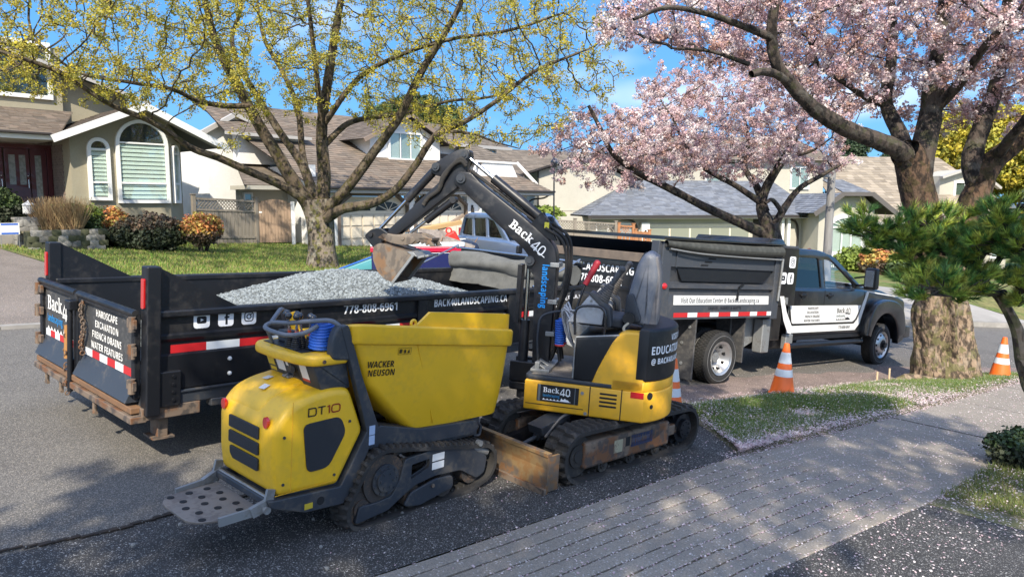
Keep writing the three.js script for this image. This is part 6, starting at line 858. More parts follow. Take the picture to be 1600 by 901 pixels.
  // skip: a loft through rounded outlines
  const outline = (xr, xf, w, n = 64) => { const p = [], rr = Math.min(0.07, w * 0.5), N = 9, rc = w * 0.55; for (const s of [-1, 1]) for (let i = 0; i <= N; i++) { const u = s < 0 ? i / N : 1 - i / N, a = Math.PI / 2 * (1 - u); p.push([xf - rc + Math.cos(a) * rc - 0.02 * (1 - u), s * (w - rc + Math.sin(a) * rc)]); } for (let i = 0; i <= 5; i++) { const a = Math.PI / 2 + Math.PI / 2 * i / 5; p.push([xr + rr + Math.cos(a) * rr, w - rr + Math.sin(a) * rr]); } for (let i = 0; i <= 5; i++) { const a = Math.PI + Math.PI / 2 * i / 5; p.push([xr + rr + Math.cos(a) * rr, -w + rr + Math.sin(a) * rr]); } return p; };
  const loft = (secs, cap) => { const n = secs[0].p.length, pos = [], idx = []; for (const s of secs) for (const [x, z] of s.p) pos.push(x, s.y(x, z), z); for (let s = 0; s < secs.length - 1; s++) for (let i = 0; i < n; i++) { const a = s * n + i, b = s * n + (i + 1) % n; idx.push(a, a + n, b, b, a + n, b + n); } if (cap) { const c = pos.length / 3, s0 = secs[0]; const cx = s0.p.reduce((q, v) => q + v[0], 0) / n; pos.push(cx, s0.y(cx), 0); for (let i = 0; i < n; i++) idx.push(c, i, (i + 1) % n); } return crease(quadsGeo(pos, idx), 0.5); };
  const til = (y, k) => (x, z = 0.37) => y - (x - 0.6) * 0.105 * k + (z - 0.37) * 0.21 * k;
  const S = (y, k, xr, xf, w) => ({ y: til(y, k), p: outline(xr, xf, w) });
  const skip = part(D, 'skip', [loft([S(0.53, 0.12, 1.28, 2.05, 0.25), S(0.552, 0.16, 1.14, 2.075, 0.285), S(0.735, 0.42, 0.93, 2.09, 0.318), S(0.95, 0.7, 0.71, 2.105, 0.342), S(1.205, 1, 0.6, 2.12, 0.362), S(1.21, 1, 0.582, 2.14, 0.385), S(1.225, 1, 0.575, 2.146, 0.39), S(1.318, 1, 0.572, 2.15, 0.392), S(1.333, 1, 0.58, 2.14, 0.385), S(1.335, 1, 0.6, 2.12, 0.362), S(0.95, 0.7, 0.75, 2.06, 0.31), S(0.62, 0.3, 1.2, 2.0, 0.25)], true), loft([{ y: til(0.66, 0.4), p: outline(1.2, 2.0, 0.25) }, { y: til(0.655, 0.4), p: outline(1.5, 1.9, 0.1) }], true)], K.yellow);
  { // raised guard round the front of the skip
    const A = outline(0.6, 2.12, 0.362), B = outline(0.6, 2.095, 0.34), front = (p) => p[0] > 1.06, pos = [], idx = []; const y0 = til(1.325, 1); const pts = A.map((p, i) => [p, B[i]]).filter(([p]) => front(p));
    const dense = []; const z0 = 0.362; [[1.08, -1], [1.2, -1], [1.35, -1]].forEach(([x, s]) => dense.push([[x, s * z0], [x, s * 0.34]])); dense.push(...pts); [[1.35, 1], [1.2, 1], [1.08, 1]].forEach(([x, s]) => dense.push([[x, s * z0], [x, s * 0.34]]));
    dense.forEach(([a, b]) => { const t = smooth(1.08, 1.2, a[0]) * smooth(-0.33, 0.05, a[1]), ya = y0(...a), top = ya + 0.005 + t * (0.1 + 0.025 * (a[0] - 1.2)); pos.push(a[0], ya - 0.01, a[1], a[0], top, a[1], b[0], top, b[1], b[0], y0(...b) - 0.01, b[1]); });
    for (let i = 0; i < dense.length - 1; i++) for (let k = 0; k < 3; k++) { const a = i * 4 + k, b = a + 4; idx.push(a, b, a + 1, a + 1, b, b + 1); }
    part(skip, 'spill_guard', [crease(quadsGeo(pos, idx), 0.5)], K.yellow);
    part(skip, 'lifting_eye', tr(new THREE.TorusGeometry(0.02, 0.01, 8, 14), 1.06, 1.3, 0.355), K.yellow);
  }
  // seam where the side plate meets the round front
  part(skip, 'seam', [rod(V(1.1, 1.15, 0.3655), V(1.33, 0.57, 0.3), 0.004, 0.004, 6)], K.yellow);
  const sideN = V(0, -0.22, 1).normalize(), upd = V(0.0, 1, 0.15).normalize();
  print(skip, 'lettering', 0.25, 0.115, V(0.815, 1.03, 0.349), V(1, -0.075, 0), V(0.0, 1, 0.1), (c, w, h) => { c.fillStyle = '#17120a'; fitText(c, 'WACKER', w * 0.03, h * 0.27, w * 0.86, h * 0.5, 'sans-serif', 'bold'); fitText(c, 'NEUSON', w * 0.08, h * 0.75, w * 0.88, h * 0.5, 'sans-serif', 'bold'); }, { px: 1800, proud: 0.006 });
  print(skip, 'warning_sign', 0.11, 0.045, V(0.99, 1.125, 0.36), V(1, -0.075, 0), V(0, 1, 0.1), (c, w, h) => { c.strokeStyle = '#6b5310'; c.lineWidth = 3; c.strokeRect(2, 2, w - 4, h - 4); c.fillStyle = '#3a2d08'; c.fillRect(w * 0.1, h * 0.2, w * 0.2, h * 0.6); c.fillRect(w * 0.45, h * 0.3, w * 0.15, h * 0.5); c.beginPath(); c.moveTo(w * 0.72, h * 0.8); c.lineTo(w * 0.9, h * 0.8); c.lineTo(w * 0.81, h * 0.15); c.fill(); }, { px: 1500, proud: 0.006 });
  part(D, 'skip_back_frame', [bar(V(0.56, 1.31, 0.3), V(0.62, 1.05, 0.24), 0.03, 0.05), bar(V(0.56, 1.31, -0.3), V(0.62, 1.05, -0.24), 0.03, 0.05)], K.yellow);
}
// ---------- the mini excavator ----------
{
  const E = thing('mini_excavator', 'yellow and black open-seat mini excavator, bucket held over the gravel in the trailer', 'excavator', P(5.15, -0.012, -3.75), FQ);
  const YAW = M4().makeRotationY(-0.07), U3 = M4().makeBasis(V(-0.4711, 0, -0.8821), V(0, 1, 0), V(0.8821, 0, -0.4711));
  const und = (g) => [].concat(g).map((q) => q.applyMatrix4(YAW)), up = (g) => [].concat(g).map((q) => q.applyMatrix4(U3));
  const upart = (par, n, g, m, o) => part(par, n, up(g), m, o);
  // --- undercarriage
  const C = [[-0.68, 0.215, 0.205], [0.76, 0.205, 0.195], [-0.45, 0.07, 0.07], [0.5, 0.07, 0.07]];
  for (const s of [1, -1]) {
    const z0 = s > 0 ? 0.26 : -0.49, z1 = z0 + 0.23;
    part(E, 'track', und(trackBelt(C, z0, z1, 0.03, 0.085, 0.026)), K.rubber);
    const f = part(E, 'track_frame', und([bb(-0.63, 0.52, 0.1, 0.32, z0 + 0.04, z1 - 0.02, 0.03), bb(0.5, 0.68, 0.16, 0.26, z0 + 0.06, z1 - 0.05, 0.02)]), K.rust);
    part(f, 'opening', und(bb(-0.12, -0.06, 0.2, 0.28, z1 - 0.025, z1 - 0.0185, 0.003)), K.dark);
    part(f, 'sticker', und(bb(-0.27, -0.16, 0.17, 0.275, z1 - 0.025, z1 - 0.0185)), matT(grimeC([0.34, 0.32, 0.22], [0.15, 0.1, 0.07], 0.8, 181, 0.3), 0.7));
    print(f, 'emblem', 0.3, 0.1, V(0.1, 0.235, z1 - 0.019).applyMatrix4(YAW), V(1, 0, 0).applyMatrix4(YAW), V(0, 1, 0), (c, w, h) => { c.fillStyle = '#2a3350'; c.fillRect(0, 0, w, h); c.fillStyle = '#8b8fa0'; c.globalAlpha = 0.4; c.fillRect(w * 0.06, h * 0.3, w * 0.8, h * 0.35); wear(c, w, h, 12, 0.5); });
    const idl = part(E, 'idler', und(roller(-0.68, 0.215, z0 + 0.06, z1 - 0.06, 0.165)), K.rubber);
    const spr = part(E, 'drive_sprocket', und([cylZ(0.76, 0.205, z0 + 0.05, z1 - 0.05, 0.13, 28), ...Array.from({ length: 11 }, (_, i) => tr(box(0.05, 0.04, 0.06), 0, 0, 0, 0, 0, i / 11 * 6.283).translate(0.76 + Math.cos(i / 11 * 6.283) * 0.145, 0.205 + Math.sin(i / 11 * 6.283) * 0.145, (z0 + z1) / 2)), cylZ(0.76, 0.205, z0 + 0.04, z1 - 0.015, 0.085, 24), ...bolts(0.76, 0.205, z1 - 0.015, 0.06, 8)]), K.black);
    for (let i = 0; i < 3; i++) part(E, 'road_wheel', und(roller(-0.36 + i * 0.36, 0.085, z0 + 0.05, z1 - 0.05, 0.06)), K.rubber);
  }
  part(E, 'undercarriage_frame', und([bb(-0.32, 0.4, 0.16, 0.36, -0.3, 0.3, 0.03), tr(lathe([[0, 0], [0.33, 0], [0.33, 0.1], [0, 0.1]], 32), 0, 0.355, 0)]), K.black);
  const blade = part(E, 'dozer_blade', und([slab([[-1.09, 0.0], [-1.07, 0.1], [-1.06, 0.2], [-1.075, 0.31], [-1.06, 0.315], [-1.035, 0.2], [-1.04, 0.08], [-1.06, 0]], -0.49, 0.49, { bevel: 0.003 }), bb(-1.06, -0.94, 0.03, 0.3, 0.465, 0.487, 0.004), bb(-1.06, -0.94, 0.03, 0.3, -0.487, -0.465, 0.004), bb(-1.08, -1.03, 0.295, 0.325, -0.49, 0.49, 0.004)]), matT(cT(512, 0.8, (u, v) => { const a = fbmT(u, v, 4, 5, 191), b = fbmT(u, v, 16, 3, 195); return mix3(mix3([0.24, 0.155, 0.07], [0.11, 0.085, 0.065], smooth(0.42, 0.62, a)), [0.22, 0.10, 0.03], smooth(0.5, 0.68, b) * 0.6); }), 0.7, { metalness: 0.15 }));
  part(blade, 'blade_edge', und(bb(-1.1, -1.075, -0.012, 0.06, -0.495, 0.495, 0.003)), K.rust);
  for (const s of [1, -1]) part(E, 'blade_arm', und([bar(V(-1.0, 0.14, s * 0.24), V(-0.25, 0.27, s * 0.2), 0.06, 0.09)]), K.black);
  part(E, 'blade_ram', und([rod(V(-0.98, 0.2, 0.02), V(-0.7, 0.27, 0.02), 0.018), rod(V(-0.72, 0.265, 0.02), V(-0.35, 0.36, 0.02), 0.035), slab([[-0.75, 0.36], [-0.3, 0.47], [-0.28, 0.44], [-0.72, 0.29]], -0.06, 0.1, { bevel: 0.006 })]), K.slate);
  part(E, 'hydraulic_hose', und([tube([V(-0.62, 0.3, 0.12), V(-0.45, 0.38, 0.18), V(-0.3, 0.4, 0.22), V(-0.15, 0.47, 0.24)], 0.014, 8), tube([V(-0.7, 0.28, 0.1), V(-0.5, 0.42, 0.1), V(-0.2, 0.46, 0.14)], 0.012, 8)]), mat([0.14, 0.13, 0.12], 0.7));
  // --- upper body
  const arcPlan = (r, w, x1, x0 = null, n = 22) => { const a0 = Math.asin(w / r), p = []; if (x0 === null) p.push([x1, -w], [x1, w]); for (let i = 0; i <= n; i++) { const a = lerp(Math.PI - a0, Math.PI + a0, i / n); p.push([Math.cos(a) * r, Math.sin(a) * r]); } return p; };
  const body = upart(E, 'body_base', crease(slabY(arcPlan(0.665, 0.485, 0.515), 0.445, 0.70, { bevel: 0.018, seg: 3 }), 0.7), K.amber);
  upart(body, 'panel_seam', [bb(-0.03, -0.022, 0.45, 0.695, -0.487, -0.483), bb(-0.285, -0.277, 0.45, 0.70, -0.487, -0.483), bb(0.02, 0.5, 0.497, 0.503, -0.487, -0.484)], K.dark);
  for (let i = 0; i < 4; i++) upart(body, 'vent_slot', slab([[-0.245, 0.543 + i * 0.033], [-0.105, 0.543 + i * 0.033], [-0.105, 0.558 + i * 0.033], [-0.245, 0.558 + i * 0.033]], -0.4875, -0.48, { r: 0.007 }), K.dark);
  { const pos = [], idx = []; for (let i = 0; i <= 8; i++) { const x = -0.35 - 0.105 * i / 8, z = -Math.min(0.486, Math.sqrt(0.667 ** 2 - x * x)) - 0.003; pos.push(x, 0.645, z, x, 0.695, z); } for (let i = 0; i < 8; i++) { const a = i * 2; idx.push(a, a + 1, a + 2, a + 1, a + 3, a + 2); } upart(body, 'reflector', quadsGeo(pos, idx), K.redLamp); }
  for (const [a, y, r] of [[0.72, 0.665, 0.03], [0.68, 0.575, 0.018]]) { const A = Math.PI + a; upart(body, 'tie_hole', [rod(V(Math.cos(A) * 0.62, y, Math.sin(A) * 0.62), V(Math.cos(A) * 0.6675, y, Math.sin(A) * 0.6675), r, r, 20)], K.dark); }
  const bolt = (x, y, z) => upart(body, 'bolt', [cylZ(x, y, z - 0.005, z, 0.014, 12)], K.steel); bolt(0.035, 0.635, -0.484); bolt(0.0, 0.47, -0.484);
  print(E, 'lettering', 0.345, 0.14, V(0.235, 0.6, -0.4855).applyMatrix4(U3), V(-1, 0, 0).applyMatrix4(U3), V(0, 1, 0), (c, w, h) => { c.fillStyle = '#15171b'; c.fillRect(0, 0, w, h); c.fillStyle = '#5d6468'; c.fillRect(w * 0.02, 0, w * 0.06, h); c.fillRect(w * 0.9, 0, w * 0.02, h); logo40(c, w * 0.14, h * 0.02, w * 0.68, h * 0.92, '#f0f1f2', '#2f88bd'); }, { opaque: true });
  // engine cover: side bulge, curved rear
  const cover = upart(E, 'engine_cover', [crease(slab([[-0.02, 0.70], [-0.055, 0.82, 0.1], [-0.115, 0.96, 0.1], [-0.18, 1.1, 0.06], [-0.245, 1.165, 0.06], [-0.455, 1.175, 0.03], [-0.455, 0.70]], -0.484, -0.33, { bevel: 0.02, seg: 3, r: 0.01 }), 0.8), crease(slab([[-0.02, 0.70], [-0.055, 0.82, 0.1], [-0.115, 0.96, 0.1], [-0.18, 1.1, 0.06], [-0.245, 1.165, 0.06], [-0.455, 1.175, 0.03], [-0.455, 0.70]], 0.33, 0.484, { bevel: 0.02, seg: 3, r: 0.01 }), 0.8), crease(slabY(arcPlan(0.66, 0.484, -0.2), 0.70, 0.78, { bevel: 0.008 }), 0.7)], K.amber);
  const rear = upart(E, 'rear_cover', crease(slabY(arcPlan(0.668, 0.486, -0.38), 0.775, 1.21, { bevel: 0.03, seg: 3 }), 0.7), K.black);
  { const N = 26, pos = [], uv = [], idx = [], R0 = 0.6715; for (let i = 0; i <= N; i++) { const a = lerp(Math.PI + 0.81, Math.PI - 0.55, i / N), x = Math.cos(a) * R0, z = Math.sin(a) * R0; pos.push(x, 0.9, z, x, 1.17, z); uv.push(i / N, 0, i / N, 1); } for (let i = 0; i < N; i++) { const a = i * 2; idx.push(a, a + 2, a + 1, a + 1, a + 2, a + 3); }
    print(E, 'lettering', 0.9, 0.27, V(0, 0, 0), V(1, 0, 0), V(0, 1, 0), (c, w, h) => { c.fillStyle = '#e9ebed'; fitText(c, 'VISIT OUR', w * 0.5, h * 0.16, w * 0.5, h * 0.25, 'sans-serif', 'bold', 'center'); fitText(c, 'EDUCATION CENTER', w * 0.5, h * 0.5, w * 0.94, h * 0.34, 'sans-serif', 'bold', 'center'); fitText(c, '@ BACK40LANDSCAPING.CA', w * 0.5, h * 0.83, w * 0.92, h * 0.24, 'sans-serif', 'bold', 'center'); }, { geo: up(quadsGeo(pos, idx, uv))[0], px: 900 }); }
  // operator's floor, black seat box
  upart(E, 'floor', [crease(slabY([[0.52, -0.485, 0.05], [0.52, 0.485, 0.05], [-0.2, 0.485], [-0.2, -0.485]], 0.70, 0.735, { bevel: 0.004, r: 0.01 }))], K.slate);
  upart(E, 'floor_mat', bb(0.06, 0.47, 0.735, 0.742, -0.44, 0.44, 0.003), matT(grimeC([0.14, 0.12, 0.10], [0.30, 0.26, 0.21], 0.7, 201, 0.4), 0.9));
  upart(E, 'seat_box', [crease(slab([[0.12, 0.74], [0.12, 1.08, 0.02], [-0.24, 1.13, 0.02], [-0.24, 0.74]], -0.478, 0.3, { bevel: 0.01 })), bb(-0.45, -0.2, 0.75, 1.14, -0.3, 0.35)], K.black);
  upart(E, 'seat_box_rail', [rod(V(0.12, 1.085, -0.47), V(-0.24, 1.135, -0.47), 0.008), rod(V(0.125, 0.75, -0.485), V(0.125, 1.08, -0.485), 0.006)], K.steel);
  // seat
  const vinyl = matT(grimeC([0.16, 0.17, 0.195], [0.26, 0.25, 0.24], 0.35, 211, 0.4), 0.48), vinylD = matT(grimeC([0.035, 0.04, 0.05], [0.12, 0.12, 0.12], 0.3, 213, 0.5), 0.55);
  const seat = upart(E, 'seat_cushion', crease(slab([[0.16, 1.15, 0.04], [0.16, 1.25, 0.05], [-0.22, 1.235, 0.03], [-0.24, 1.15]], -0.24, 0.24, { bevel: 0.03, seg: 3, r: 0.02 }), 0.8), vinylD);
  const sb = upart(E, 'seat_back', crease(slab([[-0.235, 1.2, 0.03], [-0.245, 1.45, 0.1], [-0.31, 1.72, 0.06], [-0.365, 1.8, 0.05], [-0.44, 1.785, 0.06], [-0.485, 1.62, 0.1], [-0.46, 1.38], [-0.44, 1.18, 0.03]], -0.225, 0.225, { bevel: 0.05, seg: 4, r: 0.02, curve: 8 }), 0.9), vinyl);
  upart(sb, 'side_bolster', [crease(slab([[-0.225, 1.2, 0.03], [-0.235, 1.44, 0.06], [-0.29, 1.46, 0.03], [-0.38, 1.22, 0.05]], -0.255, -0.215, { bevel: 0.015, seg: 3 }), 0.9), crease(slab([[-0.225, 1.2, 0.03], [-0.235, 1.44, 0.06], [-0.29, 1.46, 0.03], [-0.38, 1.22, 0.05]], 0.215, 0.255, { bevel: 0.015, seg: 3 }), 0.9)], vinylD);
  upart(sb, 'piping', [-0.13, 0.13].map((z) => tube([V(-0.238, 1.24, z), V(-0.244, 1.45, z), V(-0.29, 1.66, z), V(-0.345, 1.785, z * 0.9)], 0.006, 6)).concat([tube([V(-0.24, 1.42, -0.2), V(-0.236, 1.42, 0), V(-0.24, 1.42, 0.2)], 0.005, 6)]), vinylD);
  upart(sb, 'back_shell', crease(slab([[-0.40, 1.2], [-0.44, 1.4, 0.05], [-0.47, 1.64, 0.08], [-0.43, 1.76, 0.05], [-0.46, 1.77, 0.03], [-0.50, 1.6, 0.1], [-0.5, 1.16, 0.03]], -0.2, 0.2, { bevel: 0.02, seg: 2 })), matT(grimeC([0.16, 0.155, 0.16], [0.25, 0.22, 0.2], 0.4, 215, 0.5), 0.6));
  upart(seat, 'recline_knob', [cylZ(-0.27, 1.25, -0.29, -0.25, 0.05, 20)], K.black);
  upart(E, 'belt', tube([V(-0.28, 1.22, -0.27), V(-0.24, 1.17, -0.33), V(-0.28, 1.12, -0.36)], 0.012, 6), mat([0.45, 0.4, 0.3], 0.8));
  // consoles with joysticks either side
  const lgrey = matT(grimeC([0.40, 0.41, 0.43], [0.2, 0.18, 0.15], 0.35, 221, 0.5), 0.5);
  for (const s of [-1, 1]) {
    const z0 = s < 0 ? -0.41 : 0.28, z1 = z0 + 0.13;
    const co = upart(E, 'console', crease(slab([[0.22, 1.19, 0.02], [0.045, 1.43, 0.02], [-0.085, 1.32, 0.03], [-0.07, 1.19]], z0, z1, { bevel: 0.012, r: 0.01 })), lgrey);
    upart(co, 'console_top', crease(slab([[0.06, 1.44, 0.02], [0.025, 1.46, 0.02], [-0.13, 1.33, 0.02], [-0.15, 1.18, 0.03], [-0.1, 1.18], [-0.075, 1.32]], z0 - 0.01, z1 + 0.01, { bevel: 0.008 })), K.slate);
    const J = [V(-0.04, 1.39, z0 + 0.065), V(-0.2, 1.665, z0 + 0.065)];
    const at = (t) => J[0].clone().lerp(J[1], t), dir = J[1].clone().sub(J[0]).normalize(), q = new THREE.Quaternion().setFromUnitVectors(V(0, 0, 1), dir);
    upart(co, 'joystick_boot', Array.from({ length: 9 }, (_, i) => new THREE.TorusGeometry(0.058 - 0.0042 * i, 0.011, 8, 20).applyMatrix4(M4().compose(at(i * 0.055), q, V(1, 1, 1)))).concat([rod(at(0), at(0.45), 0.054, 0.02)]), matT(grimeC([0.045, 0.045, 0.05], [0.2, 0.17, 0.14], 0.5, 231, 0.3), 0.75));
    upart(co, 'joystick', [rod(at(0.4), at(0.92), 0.02, 0.027, 14), tr(new THREE.SphereGeometry(0.03, 14, 10), ...at(0.94).toArray()), rod(at(0.7), at(0.75).add(V(0.03, 0.03, 0)), 0.012)], matT(grimeC([0.05, 0.05, 0.055], [0.2, 0.2, 0.2], 0.3, 235, 0.3), 0.6));
    upart(co, 'armrest_hoop', tube([V(0.135, 1.1, z0 - 0.045), V(0.14, 1.3, z0 - 0.045), V(0.1, 1.335, z0 - 0.045), V(-0.06, 1.34, z0 - 0.045), V(-0.095, 1.3, z0 - 0.045), V(-0.1, 1.12, z0 - 0.045)], 0.0115, 8), K.blackGloss);
    upart(co, 'console_bolt', cylZ(0.03, 1.38, z0 - 0.004, z0 + 0.01, 0.01, 10), K.steel);
  }
  upart(E, 'wiring', Array.from({ length: 7 }, (_, i) => { const R = rng(60 + i); return tube([V(0.16 + 0.04 * R(), 1.12 + 0.2 * R(), -0.3 + 0.1 * R()), V(0.25 + 0.05 * R(), 1.25 + 0.08 * R(), -0.24 + 0.1 * R()), V(0.22 + 0.06 * R(), 1.05 + 0.1 * R(), -0.18), V(0.17, 0.9, -0.1)], 0.008, 6); }), mat([0.42, 0.42, 0.43], 0.6));
  const safe = upart(E, 'safety_lever', [rod(V(0.2, 1.2, -0.2), V(0.13, 1.48, -0.12), 0.01)], K.black);
  upart(safe, 'grip', [rod(V(0.13, 1.48, -0.12), V(0.045, 1.665, -0.1), 0.024, 0.03), tr(new THREE.SphereGeometry(0.03, 12, 8), 0.045, 1.665, -0.1)], mat([0.33, 0.02, 0.03], 0.5));
  for (const z of [-0.12, 0.0]) { const l = upart(E, 'travel_lever', [rod(V(0.3, 0.8, z), V(0.33, 0.95, z), 0.016), rod(V(0.3, 0.94, z), V(0.24, 1.42, z), 0.0095)], K.black); upart(l, 'boot', Array.from({ length: 11 }, (_, i) => tr(new THREE.TorusGeometry(0.033, 0.0085, 8, 18), 0.315 + 0.001 * i, 0.95 + i * 0.0195, z, Math.PI / 2, 0, 0)), K.blue); upart(l, 'ring', [tr(new THREE.TorusGeometry(0.034, 0.011, 8, 18), 0.312, 0.94, z, Math.PI / 2, 0, 0)], mat([0.5, 0.05, 0.05], 0.5)); }
  upart(E, 'grab_rail', [tube([V(0.47, 0.76, -0.22), V(0.49, 1.05, -0.22), V(0.47, 1.18, -0.2), V(0.38, 1.225, -0.16), V(0.27, 1.24, -0.12)], 0.0105, 8)], K.slate);
  upart(E, 'pedal', [0, 1, 2].map((i) => tr(box(0.11, 0.012, 0.06, 0, 0, 0, 0.004), 0.4 + 0.02 * i, 0.77 + 0.01 * i, -0.3 + i * 0.14, 0, 0, 0.5)).concat([bb(0.34, 0.5, 0.742, 0.765, -0.38, 0.1, 0.004), bb(0.43, 0.47, 0.74, 0.82, -0.36, -0.28, 0.006)]), K.steel);
  // boom: swing bracket, boom, arm, rams, thumb, bucket
  upart(E, 'swing_bracket', [rod(V(0.6, 0.42, 0), V(0.6, 0.74, 0), 0.09, 0.09, 20), bb(0.36, 0.74, 0.5, 0.58, -0.12, 0.12, 0.02), bb(0.36, 0.74, 0.64, 0.7, -0.12, 0.12, 0.02), bb(0.5, 0.74, 0.58, 0.76, -0.13, -0.09, 0.01), bb(0.5, 0.74, 0.58, 0.76, 0.09, 0.13, 0.01)], K.black);
  const bz = matT(grimeC([0.013, 0.014, 0.018], [0.10, 0.095, 0.09], 0.32, 241, 0.7), 0.4);
  const boom = upart(E, 'boom', crease(slab([[1.22, 2.37, 0.04], [1.11, 2.27, 0.05], [0.66, 1.97, 0.1], [0.43, 1.79, 0.06], [0.395, 1.66, 0.08], [0.40, 1.35], [0.41, 0.66, 0.04], [0.55, 0.65, 0.04], [0.585, 1.5, 0.1], [0.64, 1.69, 0.1], [1.28, 2.205, 0.06], [1.375, 2.27, 0.05], [1.35, 2.37, 0.05]], -0.08, 0.08, { bevel: 0.008, seg: 2 })), bz);
  for (const [x, y] of [[1.295, 2.31], [0.63, 1.64], [0.48, 0.72]]) upart(boom, 'pivot_pin', [cylZ(x, y, -0.1, 0.1, 0.042, 20), cylZ(x, y, -0.112, 0.112, 0.022, 14)], K.slate);
  upart(boom, 'ram_lug', [slab([[0.56, 2.07], [0.48, 1.93], [0.42, 1.82], [0.7, 1.9]], -0.05, -0.03, { r: 0.02 }), slab([[0.56, 2.07], [0.48, 1.93], [0.42, 1.82], [0.7, 1.9]], 0.03, 0.05, { r: 0.02 }), slab([[0.6, 1.72], [0.68, 1.66], [0.66, 1.58], [0.58, 1.5]], -0.06, 0.06, { r: 0.02 })], K.black);
  upart(boom, 'lug_sticker', bb(0.49, 0.53, 1.93, 1.98, -0.052, -0.0505), mat([0.6, 0.55, 0.05], 0.5));
  { const dir = V(0.47 - 0.79, 1.7 - 1.93, 0).normalize(), nrm = V(-dir.y, dir.x, 0); print(E, 'lettering', 0.43, 0.15, V(0.655, 1.83, -0.0815).applyMatrix4(U3), dir.applyMatrix4(U3), (dir.clone(), V(0, 1, 0)), (c, w, h) => { c.fillStyle = '#f1f2f3'; fitText(c, 'Back', w * 0.01, h * 0.45, w * 0.58, h * 0.7, 'serif', 'bold'); fitText(c, '40', w * 0.62, h * 0.55, w * 0.36, h * 0.82, 'sans-serif', 'normal'); c.fillRect(w * 0.62, h * 0.72, w * 0.37, h * 0.045); }); }
  print(E, 'lettering', 0.40, 0.085, V(0.492, 1.43, -0.0815).applyMatrix4(U3), V(0, -1, 0).applyMatrix4(U3), V(-1, 0, 0).applyMatrix4(U3), (c, w, h) => { c.fillStyle = '#1593e6'; fitText(c, 'landscaping', w * 0.5, h * 0.45, w * 0.96, h * 0.95, 'sans-serif', 'bold', 'center'); });
  const ram = (nm, a, b, t, r1, r2, z = 0) => { const m = a.clone().lerp(b, t), o = upart(E, nm, [rod(a, m, r1, r1, 18), cylZ(a.x, a.y, z - r1 * 1.2, z + r1 * 1.2, r1 * 0.9, 14)], bz); upart(o, 'ram_rod', [rod(m, b, r2, r2, 14), cylZ(b.x, b.y, z - r2 * 2.4, z + r2 * 2.4, r2 * 1.5, 14)], K.chrome); return o; };
  ram('arm_ram', V(0.555, 2.0, 0), V(1.29, 2.515, 0), 0.64, 0.042, 0.017);
  ram('boom_ram', V(0.655, 0.62, 0), V(0.655, 1.645, 0), 0.48, 0.045, 0.02);
  upart(E, 'ram_guard', [slab([[0.705, 1.08], [0.745, 1.08], [0.74, 1.6], [0.7, 1.6]], -0.06, 0.06, { r: 0.01, bevel: 0.005 })], K.black);
  const arm = upart(E, 'arm', crease(slab([[1.23, 2.56, 0.04], [1.31, 2.575, 0.05], [1.42, 2.525, 0.08], [1.57, 2.425, 0.04], [1.605, 2.36, 0.04], [1.52, 2.315, 0.04], [1.45, 2.325, 0.05], [1.985, 1.8, 0.03], [1.93, 1.735, 0.03], [1.345, 2.22, 0.06], [1.255, 2.3, 0.06], [1.27, 2.42, 0.08]], -0.06, 0.06, { bevel: 0.006, seg: 2 })), bz);
  for (const [x, y] of [[1.28, 2.515], [1.54, 2.4]]) upart(arm, 'pivot_pin', [cylZ(x, y, -0.085, 0.085, 0.036, 18), cylZ(x, y, -0.095, 0.095, 0.018, 12)], K.slate);
  ram('bucket_ram', V(1.545, 2.405, 0), V(2.09, 1.8, 0), 0.52, 0.038, 0.016);
  ram('thumb_ram', V(1.38, 2.12, 0), V(1.8, 1.78, 0), 0.6, 0.034, 0.015);
  upart(E, 'link', [slab([[2.19, 1.745, 0.03], [2.12, 1.81, 0.03], [2.03, 1.825, 0.02], [1.95, 1.78, 0.02], [2.0, 1.71, 0.02], [2.07, 1.62, 0.03]], -0.1, -0.065, { bevel: 0.005 }), slab([[2.19, 1.745, 0.03], [2.12, 1.81, 0.03], [2.03, 1.825, 0.02], [1.95, 1.78, 0.02], [2.0, 1.71, 0.02], [2.07, 1.62, 0.03]], 0.065, 0.1, { bevel: 0.005 }), cylZ(2.035, 1.705, -0.12, 0.12, 0.03, 16), cylZ(2.12, 1.76, -0.12, 0.12, 0.022, 16)], K.black);
  const bm = matT(cT(512, 0.6, (u, v) => { const a = fbmT(u, v, 4, 5, 251), b = fbmT(u * 2 % 1, v, 9, 4, 255); return mix3(mix3([0.20, 0.165, 0.13], [0.22, 0.115, 0.05], smooth(0.5, 0.7, a) * 0.8), [0.10, 0.085, 0.075], smooth(0.48, 0.66, b) * 0.7); }), 0.62, { metalness: 0.3 });
  const thumb = upart(E, 'thumb', [-0.1, 0.06].map((z) => crease(slab([[2.06, 1.74, 0.02], [2.0, 1.785, 0.02], [1.88, 1.775, 0.03], [1.69, 1.81, 0.06], [1.58, 1.785, 0.04], [1.50, 1.70, 0.01], [1.545, 1.69], [1.56, 1.715], [1.585, 1.7], [1.6, 1.725], [1.63, 1.71], [1.645, 1.735], [1.675, 1.715], [1.69, 1.735], [1.73, 1.7], [1.8, 1.685, 0.04], [1.94, 1.7, 0.04]], z, z + 0.04, { bevel: 0.004 }))).concat([cylZ(1.81, 1.75, -0.11, 0.11, 0.018, 12)]), bm);
  upart(thumb, 'tip_plate', bb(1.53, 1.66, 1.745, 1.77, -0.1, 0.1, 0.005), bm);
  const bk = [[2.05, 1.66], [1.985, 1.70], [1.645, 1.62], [1.835, 1.355], [1.92, 1.375], [1.99, 1.43], [2.045, 1.54]];
